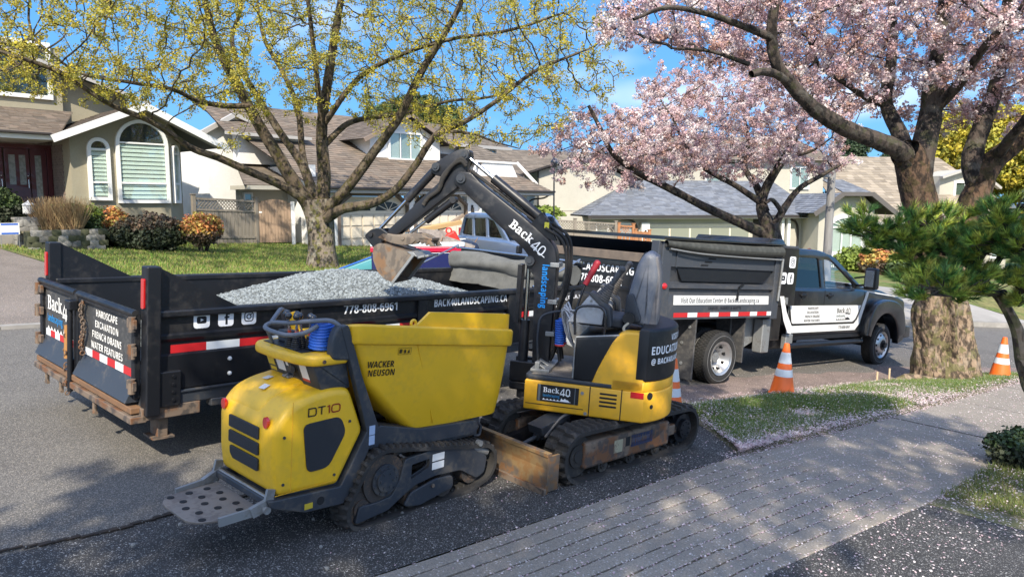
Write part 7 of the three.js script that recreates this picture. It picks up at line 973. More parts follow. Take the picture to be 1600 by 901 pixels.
  const bucket = upart(E, 'bucket', [slab(bk.map((p) => [...p]), -0.2, -0.18, { r: 0.03 }), slab(bk, 0.18, 0.2, { r: 0.03 }), (() => { const prof = [[1.64, 1.615], [1.98, 1.69], [2.045, 1.65], [2.04, 1.54], [1.985, 1.43], [1.92, 1.375], [1.83, 1.35]], pos = [], idx = []; for (const [x, y] of prof) pos.push(x, y, -0.2, x, y, 0.2); for (let i = 0; i < prof.length - 1; i++) { const a = i * 2; idx.push(a, a + 1, a + 2, a + 1, a + 3, a + 2); } return crease(quadsGeo(pos, idx).toNonIndexed(), 1.0); })(), slab([[2.09, 1.72, 0.03], [2.02, 1.74, 0.03], [1.97, 1.69], [2.05, 1.6]], -0.06, -0.04, {}), slab([[2.09, 1.72, 0.03], [2.02, 1.74, 0.03], [1.97, 1.69], [2.05, 1.6]], 0.04, 0.06, {})], bm);
  upart(bucket, 'cutting_edge', [slab([[1.62, 1.60], [1.66, 1.635], [1.72, 1.64], [1.68, 1.61]], -0.205, 0.205, { bevel: 0.003 }), slab([[1.645, 1.62], [1.835, 1.35], [1.855, 1.36], [1.668, 1.625]], -0.208, -0.176, {}), slab([[1.645, 1.62], [1.835, 1.35], [1.855, 1.36], [1.668, 1.625]], 0.176, 0.208, {})], K.steel);
  for (let i = 0; i < 4; i++) upart(bucket, 'tooth', tr(box(0.07, 0.02, 0.04, 0, 0, 0, 0.006), 1.6, 1.6, -0.165 + i * 0.11, 0, 0, -0.3), K.steel);
  // hoses along the boom
  const hose = (pts, r = 0.013) => upart(E, 'hydraulic_hose', tube(pts.map((p) => V(...p)), r, 8), K.rubber);
  for (let i = 0; i < 3; i++) { const o = i * 0.022; hose([[0.52 - o, 1.93 + o, -0.06 + i * 0.05], [0.37 - o, 1.84 + o * 0.5, -0.06 + i * 0.05], [0.315 - o * 0.6, 1.66, -0.06 + i * 0.05], [0.33 - o * 0.5, 1.4, -0.06 + i * 0.05], [0.37, 1.2, -0.05 + i * 0.05], [0.38, 0.85, -0.04 + i * 0.04], [0.44, 0.7, -0.02]]); }
  for (let i = 0; i < 2; i++) hose([[1.26, 2.42 + i * 0.02, -0.075], [1.3, 2.46 + i * 0.02, -0.09], [1.38, 2.42, -0.09], [1.46, 2.3 + i * 0.02, -0.09], [1.5, 2.2, -0.08], [1.6, 2.12, -0.075], [1.64, 2.06, -0.07]], 0.02);
  for (let i = 0; i < 2; i++) hose([[1.24, 2.39, 0.03 - i * 0.06], [1.0, 2.235, 0.03 - i * 0.06], [0.72, 2.045, 0.03 - i * 0.06], [0.52, 1.92, 0.02 - i * 0.05]], 0.011);
  for (const [x, y] of [[0.42, 1.62], [0.42, 1.3], [0.42, 1.02]]) upart(boom, 'hose_clamp', bb(x - 0.05, x + 0.03, y - 0.02, y + 0.02, -0.095, 0.09, 0.006), K.steel);
}
// ---------- the dump truck ----------
{
  const fT = V(0.78086837, -0.08096293, -0.61942683), uT = V(0.0750192, 0.99654345, -0.03568292), rT = V(0.62017475, -0.01860524, 0.78424303);
  const Q = new THREE.Quaternion().setFromRotationMatrix(M4().makeBasis(fT, uT, rT));
  const T = thing('dump_truck', 'black crew cab dump truck with white striped doors and dark grey tipping body', 'truck', V(3.165, -0.645, -11.06), Q);
  K.body = matT(grimeC([0.062, 0.069, 0.083], [0.13, 0.12, 0.11], 0.4, 261, 1.1), 0.45, { metalness: 0.2 });
  K.cab = new THREE.MeshPhysicalMaterial({ map: grimeC([0.007, 0.008, 0.011], [0.05, 0.045, 0.04], 0.3, 265, 1.2), roughness: 0.28, clearcoat: 0.7, clearcoatRoughness: 0.12 });
  const zN = 0, zF = -2.36;
  // tipping body: side walls as a stepped section (z, y)
  const sec = (s) => { const b = s > 0 ? 0 : zF, o = (z, y) => [b + s * z, y]; return [o(0, 1.03), o(0, 1.235), o(-0.01, 1.375), o(-0.05, 1.40), o(-0.05, 1.455), o(0, 1.475), o(0, 1.525), o(-0.11, 1.56), o(-0.06, 1.76), o(-0.02, 1.775), o(-0.02, 2.1), o(-0.06, 2.1), o(-0.2, 1.55), o(-0.2, 1.03)]; };
  for (const s of [1, -1]) {
    const wl = part(T, 'body_side', slabX(sec(s), -1.42, 1.2), K.body);
    for (const [x0, x1] of [[-1.6, -1.4], [1.18, 1.36]]) part(wl, 'corner_post', [slab([[x0, 1.0], [x1, 1.0], [x1, 2.08], [x0, 2.12]], s > 0 ? -0.12 : zF - 0.008, s > 0 ? 0.008 : zF + 0.12, { bevel: 0.012 })], K.body);
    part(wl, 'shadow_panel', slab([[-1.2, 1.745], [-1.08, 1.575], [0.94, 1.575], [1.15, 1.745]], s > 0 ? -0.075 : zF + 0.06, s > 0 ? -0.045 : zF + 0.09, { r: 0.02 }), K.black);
    for (let i = 0; i < 5; i++) part(wl, 'slot', slab([[-0.72 + i * 0.085, 1.80 + i * 0.05], [-0.55 + i * 0.085, 1.80 + i * 0.05], [-0.55 + i * 0.085 + 0.02, 1.825 + i * 0.05], [-0.70 + i * 0.085, 1.825 + i * 0.05]], s > 0 ? -0.025 : zF + 0.014, s > 0 ? -0.0165 : zF + 0.022), K.dark);
    part(wl, 'rib', [bb(-1.28, -1.26, 1.77, 2.1, s > 0 ? -0.02 : zF - 0.0, s > 0 ? -0.005 : zF + 0.02)], K.body);
    for (let k = 0; k < 10; k++) { const x = [-1.25, -0.94, -0.72, -0.42, -0.21, 0.09, 0.29, 0.6, 0.79, 1.06, 1.22]; part(wl, 'reflective_tape', bb(x[k], x[k + 1], 1.06, 1.125, s > 0 ? 0.0 : zF - 0.004, s > 0 ? 0.004 : zF), k % 2 ? K.whiteTape : K.redTape); }
    part(wl, 'marker_lamp', tr(new THREE.SphereGeometry(0.045, 14, 10).scale(1.3, 1, 0.5), -1.51, 1.5, s > 0 ? 0.01 : zF - 0.01), K.redLamp);
    part(wl, 'tie_strap', [bb(0.22, 0.25, 1.38, 1.5, s > 0 ? 0.0 : zF - 0.012, s > 0 ? 0.012 : zF), bar(V(0.235, 1.5, s > 0 ? 0.012 : zF - 0.012), V(0.36, 1.55, s > 0 ? 0.0 : zF), 0.02, 0.03), bb(0.2, 0.235, 1.31, 1.39, s > 0 ? 0 : zF - 0.02, s > 0 ? 0.02 : zF)], K.black);
  }
  print(T, 'lettering', 2.36, 0.135, V(-0.1, 1.305, -0.0035), V(1, 0, 0), V(0, 1, -0.07), (c, w, h) => { c.fillStyle = '#d9d9d6'; c.fillRect(0, 0, w, h); c.fillStyle = '#22252c'; fitText(c, 'Visit Our Education Center @ Back40Landscaping.ca', w * 0.07, h * 0.55, w * 0.82, h * 0.74, 'sans-serif', 'bold'); }, { opaque: true, proud: 0.004, px: 420 });
  print(T, 'lettering', 0.9, 0.07, V(-0.06, 1.185, 0.0), V(1, 0, 0), V(0, 1, 0), (c, w, h) => { c.fillStyle = '#11131c'; fitText(c, 'SAMUEL, HARRIS & WATTS', w * 0.5, h * 0.5, w * 0.98, h * 0.95, 'sans-serif', 'bold', 'center'); }, { px: 600 });
  part(T, 'body_floor', [bb(-1.55, 1.3, 1.02, 1.12, zF + 0.1, zN - 0.1), bb(-1.4, 1.3, 0.86, 1.02, -0.85, -0.7), bb(-1.4, 1.3, 0.86, 1.02, -1.66, -1.51)], K.black);
  part(T, 'body_front', [bb(1.28, 1.36, 1.02, 2.2, zF, zN, 0.01), bb(1.2, 2.0, 2.12, 2.2, zF + 0.1, zN - 0.1, 0.02)], K.body);
  const gate = part(T, 'tailgate', [bb(-1.62, -1.54, 1.05, 1.78, zF + 0.1, zN - 0.1, 0.01), bb(-1.66, -1.54, 1.72, 1.8, zF + 0.08, zN - 0.08, 0.01), bb(-1.65, -1.54, 1.38, 1.42, zF + 0.1, zN - 0.1), bb(-1.66, -1.5, 1.03, 1.1, zF + 0.08, zN - 0.08, 0.01)], K.cab);
  print(gate, 'lettering', 1.9, 0.36, V(-1.6205, 1.57, -1.15), V(0, 0, 1), V(0, 1, 0), (c, w, h) => { c.fillStyle = '#e8eaec'; fitText(c, 'BACK40LANDSCAPING.CA', w * 0.5, h * 0.26, w * 0.98, h * 0.44, 'sans-serif', 'bold', 'center'); fitText(c, '778-808-6961', w * 0.5, h * 0.74, w * 0.66, h * 0.44, 'sans-serif', 'bold', 'center'); });
  part(T, 'top_plank', bb(-1.68, -1.6, 1.8, 1.93, zF + 0.12, -0.16, 0.008), matT(cT(256, 1, (u, v) => mix3([0.21, 0.16, 0.12], [0.09, 0.075, 0.065], fbmT(u, v, 10, 4, 271))), 0.85));
  part(T, 'rear_post', [bb(-1.66, -1.5, 1.0, 2.12, -0.16, -0.02, 0.01), bb(-1.66, -1.5, 1.0, 2.12, zF + 0.02, zF + 0.16, 0.01)], K.body);
  part(T, 'gate_chain', Array.from({ length: 24 }, (_, i) => tr(new THREE.TorusGeometry(0.02, 0.007, 6, 10), -1.67 - 0.015 * Math.sin(i * 0.8), 1.5 - i * 0.024, -0.1 - 0.02 * Math.sin(i * 0.6), 0, i % 2 ? 0 : Math.PI / 2, 0)), K.rust);
  part(T, 'rear_lamp', [bb(-1.68, -1.64, 1.2, 1.28, -0.14, -0.04, 0.01)], K.redLamp);
  // tarp with its housing on top
  const tp = part(T, 'tarp_cover', [crease(slab([[-1.66, 2.14], [1.34, 2.19], [1.34, 2.22], [-1.66, 2.19]], zF + 0.1, 0.06, { bevel: 0.008 }))], K.cab);
  { const pos = [], idx = [], nA = 40, nR = 18; for (let i = 0; i <= nA; i++) for (let k = 0; k <= nR; k++) { const t = i / nA, a = k / nR * 6.283, r = lerp(0.045, 0.085, smooth(0, 0.5, t)) * (1 + 0.12 * (fbm3(t * 12, Math.cos(a), Math.sin(a), 3) - 0.5)); pos.push(-1.58 + 2.82 * t, 2.09 - 0.03 * Math.sin(t * 3) + 0.0 * t + Math.sin(a) * r, 0.03 + Math.cos(a) * r); } for (let i = 0; i < nA; i++) for (let k = 0; k < nR; k++) { const a = i * (nR + 1) + k, b = a + nR + 1; idx.push(a, b, a + 1, a + 1, b, b + 1); } part(tp, 'roll', [quadsGeo(pos, idx), tr(new THREE.CircleGeometry(0.09, 16), 1.24, 2.08, 0.03, 0, Math.PI / 2, 0)], matT(cT(256, 0.4, (u, v) => mul3([0.06, 0.062, 0.055], 0.5 + 0.9 * fbmT(u, v, 6, 4, 281))), 0.7)); }
  part(tp, 'roll_tube', [tube([V(-1.5, 2.02, 0.04), V(-0.9, 1.98, 0.06), V(0, 1.965, 0.06), V(1.3, 1.96, 0.05)], 0.014, 8), rod(V(1.3, 1.98, 0.05), V(1.3, 1.3, 0.03), 0.02)], K.steel);
  // tool box behind the cab
  const tb = part(T, 'tool_box', [bb(1.42, 2.02, 1.2, 2.17, zF + 0.18, -0.1, 0.012), bb(1.42, 1.7, 0.62, 1.2, zF + 0.25, -0.12, 0.02)], K.cab);
  [[1.84, 1.93, 2], [1.60, 1.66, 0], [1.82, 1.66, 1]].forEach(([x, y, i]) => print(tb, 'emblem', 0.19, 0.19, V(x, y, -0.1), V(1, 0, 0), V(0, 1, 0), (c, w) => icons(c, i, w)));
  part(tb, 'latch', [bb(1.72, 1.8, 1.22, 1.34, -0.1, -0.085, 0.006), bb(1.5, 1.96, 2.17, 2.19, -0.5, -0.2)], K.steel);
  part(T, 'roof_bin', [crease(slab([[1.5, 2.19], [2.1, 2.19], [2.0, 2.3], [1.6, 2.3]], -1.9, -0.4, { bevel: 0.02 }))], K.cab);
  // cab
  const cN = -0.16, cF = -2.2;
  const arch = (cx, cy, r, a0, a1, n = 14) => Array.from({ length: n + 1 }, (_, i) => { const a = lerp(a0, a1, i / n); return [cx + Math.cos(a) * r, cy + Math.sin(a) * r]; });
  const lower = [[2.02, 0.66], [4.72, 0.66], ...arch(5.33, 0.48, 0.62, Math.PI * 0.97, Math.PI * 0.03), [6.12, 0.6], [6.38, 0.66, 0.04], [6.42, 1.0, 0.1], [6.36, 1.28, 0.1], [5.9, 1.39, 0.2], [4.72, 1.47, 0.1], [4.5, 1.49], [2.02, 1.47]];
  const cab = part(T, 'cab', [crease(slab(lower, cF + 0.1, cN - 0.02, { bevel: 0.04, seg: 3 }), 0.7)], K.cab);
  const fl = [[4.62, 0.62], ...arch(5.33, 0.46, 0.58, Math.PI * 0.93, Math.PI * 0.02, 16), [6.18, 0.6, 0.04], [6.2, 0.8, 0.1], [6.05, 1.12, 0.15], [5.7, 1.29, 0.2], [5.2, 1.32, 0.2], [4.82, 1.22, 0.2], [4.66, 0.95, 0.15]];
  for (const s of [1, -1]) part(cab, 'front_wing', crease(slab(fl, s > 0 ? cN - 0.12 : cF - 0.13, s > 0 ? cN + 0.13 : cF + 0.12, { bevel: 0.03, seg: 3 }), 0.8), K.cab);
  part(cab, 'bonnet', crease(slab([[4.6, 1.45], [6.3, 1.28, 0.1], [6.36, 1.34, 0.1], [6.0, 1.44, 0.3], [4.5, 1.58]], -1.9, -0.46, { bevel: 0.04, seg: 3 }), 0.8), K.cab);
  const gh = [[2.06, 1.44], [4.58, 1.48], [4.5, 1.56, 0.05], [3.5, 2.09, 0.18], [3.2, 2.13, 0.1], [2.2, 2.13, 0.12], [2.06, 2.0, 0.1]];
  const w1 = [[2.16, 1.5], [2.16, 1.98, 0.05], [2.24, 2.03, 0.05], [2.98, 2.03, 0.04], [3.06, 1.5]], w2 = [[3.2, 1.5], [3.16, 2.03, 0.05], [3.46, 2.0, 0.1], [4.22, 1.6, 0.05], [4.28, 1.5]];
  for (const s of [1, -1]) {
    const zz = s > 0 ? [-0.045, 0] : [0, 0.045], lean = (g) => g.applyMatrix4(M4().makeRotationX(s > 0 ? -0.13 : 0.13).setPosition(0, 0, 0)).translate(0, 0, 0), setz = (g) => { g.translate(0, -1.46, 0); g.applyMatrix4(M4().makeRotationX(s > 0 ? -0.13 : 0.13)); return g.translate(0, 1.46, s > 0 ? cN - 0.05 : cF + 0.05); };
    const fr = part(cab, 'window_frame', crease(setz(slab(gh, ...zz, { holes: [w1, w2], hr: 0.03, bevel: 0.006 }))), K.cab);
    part(cab, 'window', setz(slab(w1, s > 0 ? -0.028 : 0.02, s > 0 ? -0.02 : 0.028, { r: 0.03 })), K.tint);
    part(cab, 'window', setz(slab(w2, s > 0 ? -0.028 : 0.02, s > 0 ? -0.02 : 0.028, { r: 0.03 })), K.glass);
    part(cab, 'door_gap', [bb(3.135, 3.145, 0.72, 1.47, s > 0 ? cN - 0.018 : cF + 0.1 - 0.004, s > 0 ? cN - 0.0165 : cF + 0.1), bb(4.6, 4.61, 0.8, 1.46, s > 0 ? cN - 0.018 : cF + 0.1 - 0.004, s > 0 ? cN - 0.0165 : cF + 0.1)], K.dark);
  }
  part(cab, 'roof', crease(slab([[2.06, 2.05], [3.46, 2.05], [3.38, 2.125, 0.1], [3.1, 2.17, 0.2], [2.3, 2.17, 0.15], [2.06, 2.1, 0.05]], cF + 0.2, cN - 0.18, { bevel: 0.04, seg: 3 }), 0.8), K.cab);
  part(cab, 'windscreen', quadsGeo([4.5, 1.54, cN - 0.12, 4.5, 1.54, cF + 0.12, 3.44, 2.09, cF + 0.22, 3.44, 2.09, cN - 0.22], [0, 1, 2, 0, 2, 3]), K.glass);
  part(cab, 'rear_wall', [bb(2.04, 2.08, 1.4, 1.62, cF + 0.14, cN - 0.14), bb(2.04, 2.08, 2.0, 2.12, cF + 0.2, cN - 0.2)], K.cab);
  part(cab, 'seat', [[2.35, -0.65], [2.35, -1.7], [3.35, -0.65], [3.35, -1.7]].map(([x, z]) => crease(slab([[x, 1.2], [x - 0.12, 1.78, 0.08], [x + 0.02, 1.8, 0.06], [x + 0.16, 1.2]], z - 0.26, z + 0.26, { bevel: 0.04, seg: 3 }))).concat([tr(new THREE.TorusGeometry(0.19, 0.016, 8, 24), 4.0, 1.52, -1.65, 0, Math.PI / 2, 0), bb(4.1, 4.6, 1.3, 1.52, cF + 0.2, cN - 0.2, 0.05)]), mat([0.03, 0.03, 0.033], 0.7));
  for (const y of [0, 1]) part(cab, 'clearance_lamp', tr(new THREE.SphereGeometry(0.035, 12, 8).scale(1.6, 0.8, 1), 3.2, 2.17, -0.6 - y * 1.0), K.amberLamp);
  for (const x of [2.42, 3.34]) part(cab, 'door_handle', [bb(x - 0.12, x + 0.06, 1.355, 1.395, cN - 0.02, cN + 0.02, 0.012), bb(x - 0.05, x + 0.03, 1.31, 1.42, cN - 0.02, cN - 0.008, 0.01)], K.black);
  // white graphics on the near side
  const zg = cN - 0.0175;
  part(cab, 'white_stripe', [slab([[1.72, 1.26], [1.84, 1.26], [2.0, 0.84], [4.3, 0.84], [4.42, 0.92], [4.68, 1.45], [4.78, 1.45], [4.52, 0.84], [4.36, 0.72], [1.98, 0.72], [1.88, 0.78]].map((p) => [Math.max(p[0], 2.0) === p[0] ? p[0] : lerp(2.0, p[0], 0.0) , p[1]]).filter((p, i, a) => !i || p[0] !== a[i - 1][0] || p[1] !== a[i - 1][1]), zg - 0.001, zg + 0.002)], K.whitePaint);
  part(tb, 'white_stripe', slab([[1.56, 1.36], [1.68, 1.36], [1.8, 1.1], [2.0, 0.86], [2.0, 0.72], [1.9, 0.74], [1.74, 0.95]], -0.098, -0.094), K.whitePaint);
  part(cab, 'white_panel', slab([[2.04, 1.19], [4.52, 1.19], [4.34, 0.93, 0.04], [4.24, 0.88, 0.04], [2.14, 0.88, 0.04]], zg - 0.001, zg + 0.002), K.whitePaint);
  part(cab, 'white_line', bar(V(4.76, 1.45, zg), V(6.0, 1.345, zg + 0.155), 0.006, 0.018), K.whitePaint);
  print(cab, 'lettering', 0.9, 0.29, V(2.78, 1.035, zg + 0.002), V(1, 0, 0), V(0, 1, 0), (c, w, h) => { c.fillStyle = '#3a3c40'; ['HARDSCAPE', 'EXCAVATION', 'FRENCH DRAINS', 'WATER FEATURES'].forEach((s, i) => fitText(c, s, w * 0.5, h * (0.13 + i * 0.25), w * [0.52, 0.56, 0.74, 0.8][i], h * 0.22, 'sans-serif', 'bold', 'center')); });
  print(cab, 'lettering', 0.58, 0.28, V(3.88, 1.04, zg + 0.002), V(1, 0, 0), V(0, 1, 0), (c, w, h) => logo40(c, w * 0.04, h * 0.03, w * 0.92, h * 0.94, '#17191c', '#6d7a80'));
  print(cab, 'lettering', 0.62, 0.075, V(3.95, 0.785, zg + 0.002), V(1, 0, 0), V(0, 1, 0), (c, w, h) => { c.fillStyle = '#33363a'; fitText(c, '778-808-6961', w * 0.5, h * 0.52, w * 0.96, h * 0.95, 'sans-serif', 'bold', 'center'); });
  // mirrors, grille, bumper, lamps
  for (const s of [1, -1]) { const z = s > 0 ? cN + 0.18 : cF - 0.18; const mi = part(T, 'mirror', [crease(slab([[4.32, 1.5, 0.05], [4.32, 1.9, 0.06], [4.46, 1.92, 0.06], [4.5, 1.52, 0.06]], z - 0.11, z + 0.11, { bevel: 0.03, seg: 3 }), 0.9), bar(V(4.36, 1.58, z - s * 0.1), V(4.36, 1.56, z - s * 0.3), 0.06, 0.04), bar(V(4.36, 1.74, z - s * 0.1), V(4.36, 1.7, z - s * 0.3), 0.05, 0.03)], K.black); part(mi, 'turn_lamp', bb(4.47, 4.506, 1.53, 1.68, z - 0.08, z + 0.1, 0.012), K.amberLamp); part(mi, 'mirror_glass', bb(4.308, 4.316, 1.56, 1.86, z - 0.08, z + 0.08, 0.003), K.chrome); }
  part(T, 'bumper', [crease(slab([[6.3, 0.5], [6.62, 0.52, 0.05], [6.6, 0.76, 0.05], [6.3, 0.78]], cF - 0.05, cN + 0.05, { bevel: 0.03 })), slab([[6.02, 0.62], [6.3, 0.64], [6.32, 0.46], [6.1, 0.4]], cN - 0.08, cN + 0.05, { bevel: 0.02 })], K.cab);
  part(T, 'grille', bb(6.38, 6.46, 0.84, 1.24, cF + 0.5, cN - 0.5, 0.02), K.chrome);
  for (const z of [cN - 0.28, cF + 0.28]) part(T, 'headlamp', crease(bb(6.26, 6.44, 0.92, 1.2, z - 0.18, z + 0.18, 0.05)), phys([0.8, 0.8, 0.8], 0.08, { clearcoat: 1 }));
  part(T, 'step', [rod(V(2.05, 0.5, cN - 0.02), V(4.65, 0.5, cN - 0.02), 0.05, 0.05, 14), bb(2.05, 4.65, 0.58, 0.68, cN - 0.12, cN - 0.05)], K.black);
  part(T, 'step_bracket', bb(1.98, 2.2, 0.44, 0.7, cN - 0.1, cN - 0.0, 0.02), K.steel); part(T, 'body_bracket', bb(1.2, 1.42, 0.42, 0.98, -0.3, -0.12, 0.02), K.steel);
  part(T, 'chassis', [bb(-1.5, 6.2, 0.58, 0.78, -0.78, -0.68), bb(-1.5, 6.2, 0.58, 0.78, -1.68, -1.58), rod(V(0, 0.4, -0.3), V(0, 0.4, -2.0), 0.09), rod(V(5.33, 0.4, -0.4), V(5.33, 0.4, -2.0), 0.07), bb(1.5, 2.6, 0.4, 0.62, -2.0, -0.4, 0.05)], K.black);
  part(T, 'mudguard_panel', [slab([[0.62, 0.35], [0.6, 1.02], [1.3, 1.02], [1.34, 0.62]], -0.34, -0.32, { r: 0.03 })], K.steel);
  const flap = part(T, 'mudflap', [bb(-0.72, -0.69, 0.12, 1.02, -0.66, 0.0, 0.008), bb(0.62, 0.65, 0.3, 1.02, -0.62, -0.08, 0.008), bb(-0.72, -0.69, 0.12, 1.02, zF, zF + 0.66, 0.008)], matT(grimeC([0.05, 0.05, 0.052], [0.14, 0.13, 0.12], 0.6, 291, 0.8), 0.7));
  part(flap, 'bolt', [[0.35, -0.2], [0.5, -0.4], [0.65, -0.22], [0.9, -0.1]].map(([y, z]) => rod(V(-0.725, y, z), V(-0.735, y, z), 0.025)), K.steel);
  // wheels
  const tyre = (z) => crease(tr(lathe([[0.255, -0.1], [0.3, -0.118], [0.36, -0.118], [0.395, -0.1], [0.408, -0.075], [0.41, 0], [0.408, 0.075], [0.395, 0.1], [0.36, 0.118], [0.3, 0.118], [0.255, 0.1]], 48), 0, 0, z, Math.PI / 2, 0, 0), 0.9);
  const tread = (z, n = 52) => Array.from({ length: n }, (_, i) => [-0.07, -0.024, 0.024, 0.07].map((dz, k) => { const a = (i + (k % 2) * 0.5) / n * 6.283; return tr(box(0.034, 0.012, 0.036), 0, 0, 0, 0, 0, a + Math.PI / 2 * 0).applyMatrix4(M4().makeTranslation(0, 0, 0)).applyMatrix4(M4().makeRotationZ(Math.PI / 2)).applyMatrix4(M4().makeTranslation(Math.cos(a) * 0.411, Math.sin(a) * 0.411, z + dz)); })).flat();
  const wheel = (x, z, kind, s) => {
    const w = new THREE.Group(); w.name = 'wheel'; w.position.set(x, 0.41, z); if (s < 0) w.rotation.y = Math.PI; T.add(w);
    part(w, 'tyre', [tyre(0), ...tread(0)], K.tyre);
    part(w, 'sidewall_ring', tr(new THREE.TorusGeometry(0.345, 0.004, 6, 60), 0, 0, 0.119), mat([0.16, 0.16, 0.16], 0.8));
    const dish = kind === 'rear' ? [[0.03, -0.06], [0.13, -0.06], [0.14, -0.05], [0.165, 0.0], [0.2, 0.06], [0.225, 0.1], [0.25, 0.108], [0.262, 0.118], [0.262, 0.1]] : [[0.1, 0.14], [0.13, 0.14], [0.19, 0.115], [0.225, 0.085], [0.24, 0.1], [0.262, 0.12], [0.262, 0.1]];
    part(w, 'rim', crease(tr(lathe(dish, 48), 0, 0, 0, Math.PI / 2, 0, 0), 0.6), matT(grimeC([0.5, 0.5, 0.5], [0.25, 0.23, 0.2], 0.4, 295, 0.3), 0.3, { metalness: 0.75 }));
    if (kind === 'rear') { part(w, 'hand_hole', Array.from({ length: 8 }, (_, i) => cylZ(Math.cos(i * 0.785 + 0.3) * 0.185, Math.sin(i * 0.785 + 0.3) * 0.185, 0.0, 0.045, 0.026, 14)), K.dark); part(w, 'hub', [cylZ(0, 0, -0.06, 0.01, 0.08, 20), ...bolts(0, 0, -0.055, 0.11, 10, 0.014)], K.steel); }
    else { part(w, 'hand_hole', Array.from({ length: 10 }, (_, i) => cylZ(Math.cos(i * 0.628) * 0.19, Math.sin(i * 0.628) * 0.19, 0.1, 0.1185, 0.022, 14)), K.dark); part(w, 'hub', [cylZ(0, 0, 0.05, 0.15, 0.1, 24), cylZ(0, 0, 0.15, 0.2, 0.055, 20), ...bolts(0, 0, 0.145, 0.078, 10, 0.013)], K.black); }
  };
  wheel(0, -0.13, 'rear', 1); wheel(0, -0.42, 'rear', 1); wheel(0, zF + 0.13, 'rear', -1); wheel(0, zF + 0.42, 'rear', -1);
  wheel(5.33, cN - 0.04, 'front', 1); wheel(5.33, cF + 0.04, 'front', -1);
}
// ---------- cones, stakes, post, wall, cars ----------
{ const proto = thing('traffic_cone', 'orange traffic cone with two reflective bands on the grass verge beside the truck rear wheel', 'traffic cone', V(), FQ, 'traffic cones along the kerb');
  const K2 = { o: phys([0.85, 0.15, 0.018], 0.45, { clearcoat: 0.2 }) }, prof = (y) => lerp(0.17, 0.035, y / 0.72);
  part(proto, 'cone', [lathe([[0.19, 0.02], [0.172, 0.03], [prof(0.05), 0.05], [prof(0.715), 0.715], [0.026, 0.722], [0.0, 0.722]], 36)], K2.o); part(proto, 'base', [box(0.38, 0.025, 0.38, 0, 0.0125, 0, 0.012)], matT(grimeC([0.03, 0.03, 0.03], [0.14, 0.12, 0.11], 0.7, 501, 0.3), 0.8));
  for (const [a, b] of [[0.27, 0.37], [0.45, 0.60]]) part(proto, 'reflective_band', lathe([[prof(a) + 0.002, a], [prof(b) + 0.002, b]], 36), mat([0.62, 0.66, 0.68], 0.35));
  proto.position.copy(gat(1222, 611, 10)); copyOf(proto, gat(1563, 582, 12.4), FQ, 'orange traffic cone right of the old cherry trunk, the farthest right'); copyOf(proto, gat(1046, 640, 7.9), FQ, 'orange traffic cone almost hidden behind the excavator counterweight').scale.setScalar(0.9); }
for (const [px, py, h, l] of [[1372, 574, 0.16, 'thin pale wooden stake in the verge below the truck front wheel, left one'], [1391, 572, 0.24, 'thin pale wooden stake in the verge below the truck front wheel, right one']]) { const s = thing('wooden_stake', l, 'stake', gat(px, py, 12.6), undefined, 'stakes by the front wheel'); part(s, 'stick', bb(-0.015, 0.015, -0.1, h, -0.008, 0.008, 0.002), mat([0.55, 0.42, 0.27], 0.8)); }
{ const b = onGround(at(1291, 430, 23)), top = at(1303, 225, 23).sub(b), p = thing('street_pole', 'plain grey wooden street pole leaning slightly in front of the arched window', 'pole', b); part(p, 'pole', rod(V(0, -0.3, 0), top, 0.14, 0.11, 18), tint(woodT, [0.27, 0.265, 0.26], 0.9)); part(p, 'junction_box', tr(box(0.26, 0.4, 0.16, 0, 0, 0, 0.02), top.x * 0.6 - 0.22, top.y * 0.82, 0.1), K.steel); }
{ const b = onGround(at(865, 400, 30)), t = thing('black_lamp_post', 'thin black lamp post at the corner of the plain beige wall', 'lamp post', b), h = at(865, 262, 30).y - b.y; part(t, 'post', rod(V(0, -0.2, 0), V(0, h, 0), 0.035, 0.03, 10), K.blackGloss); part(t, 'lantern', [tr(lathe([[0, 0], [0.12, 0.02], [0.15, 0.25], [0.05, 0.36], [0, 0.4]], 12), 0, h, 0)], K.blackGloss); }
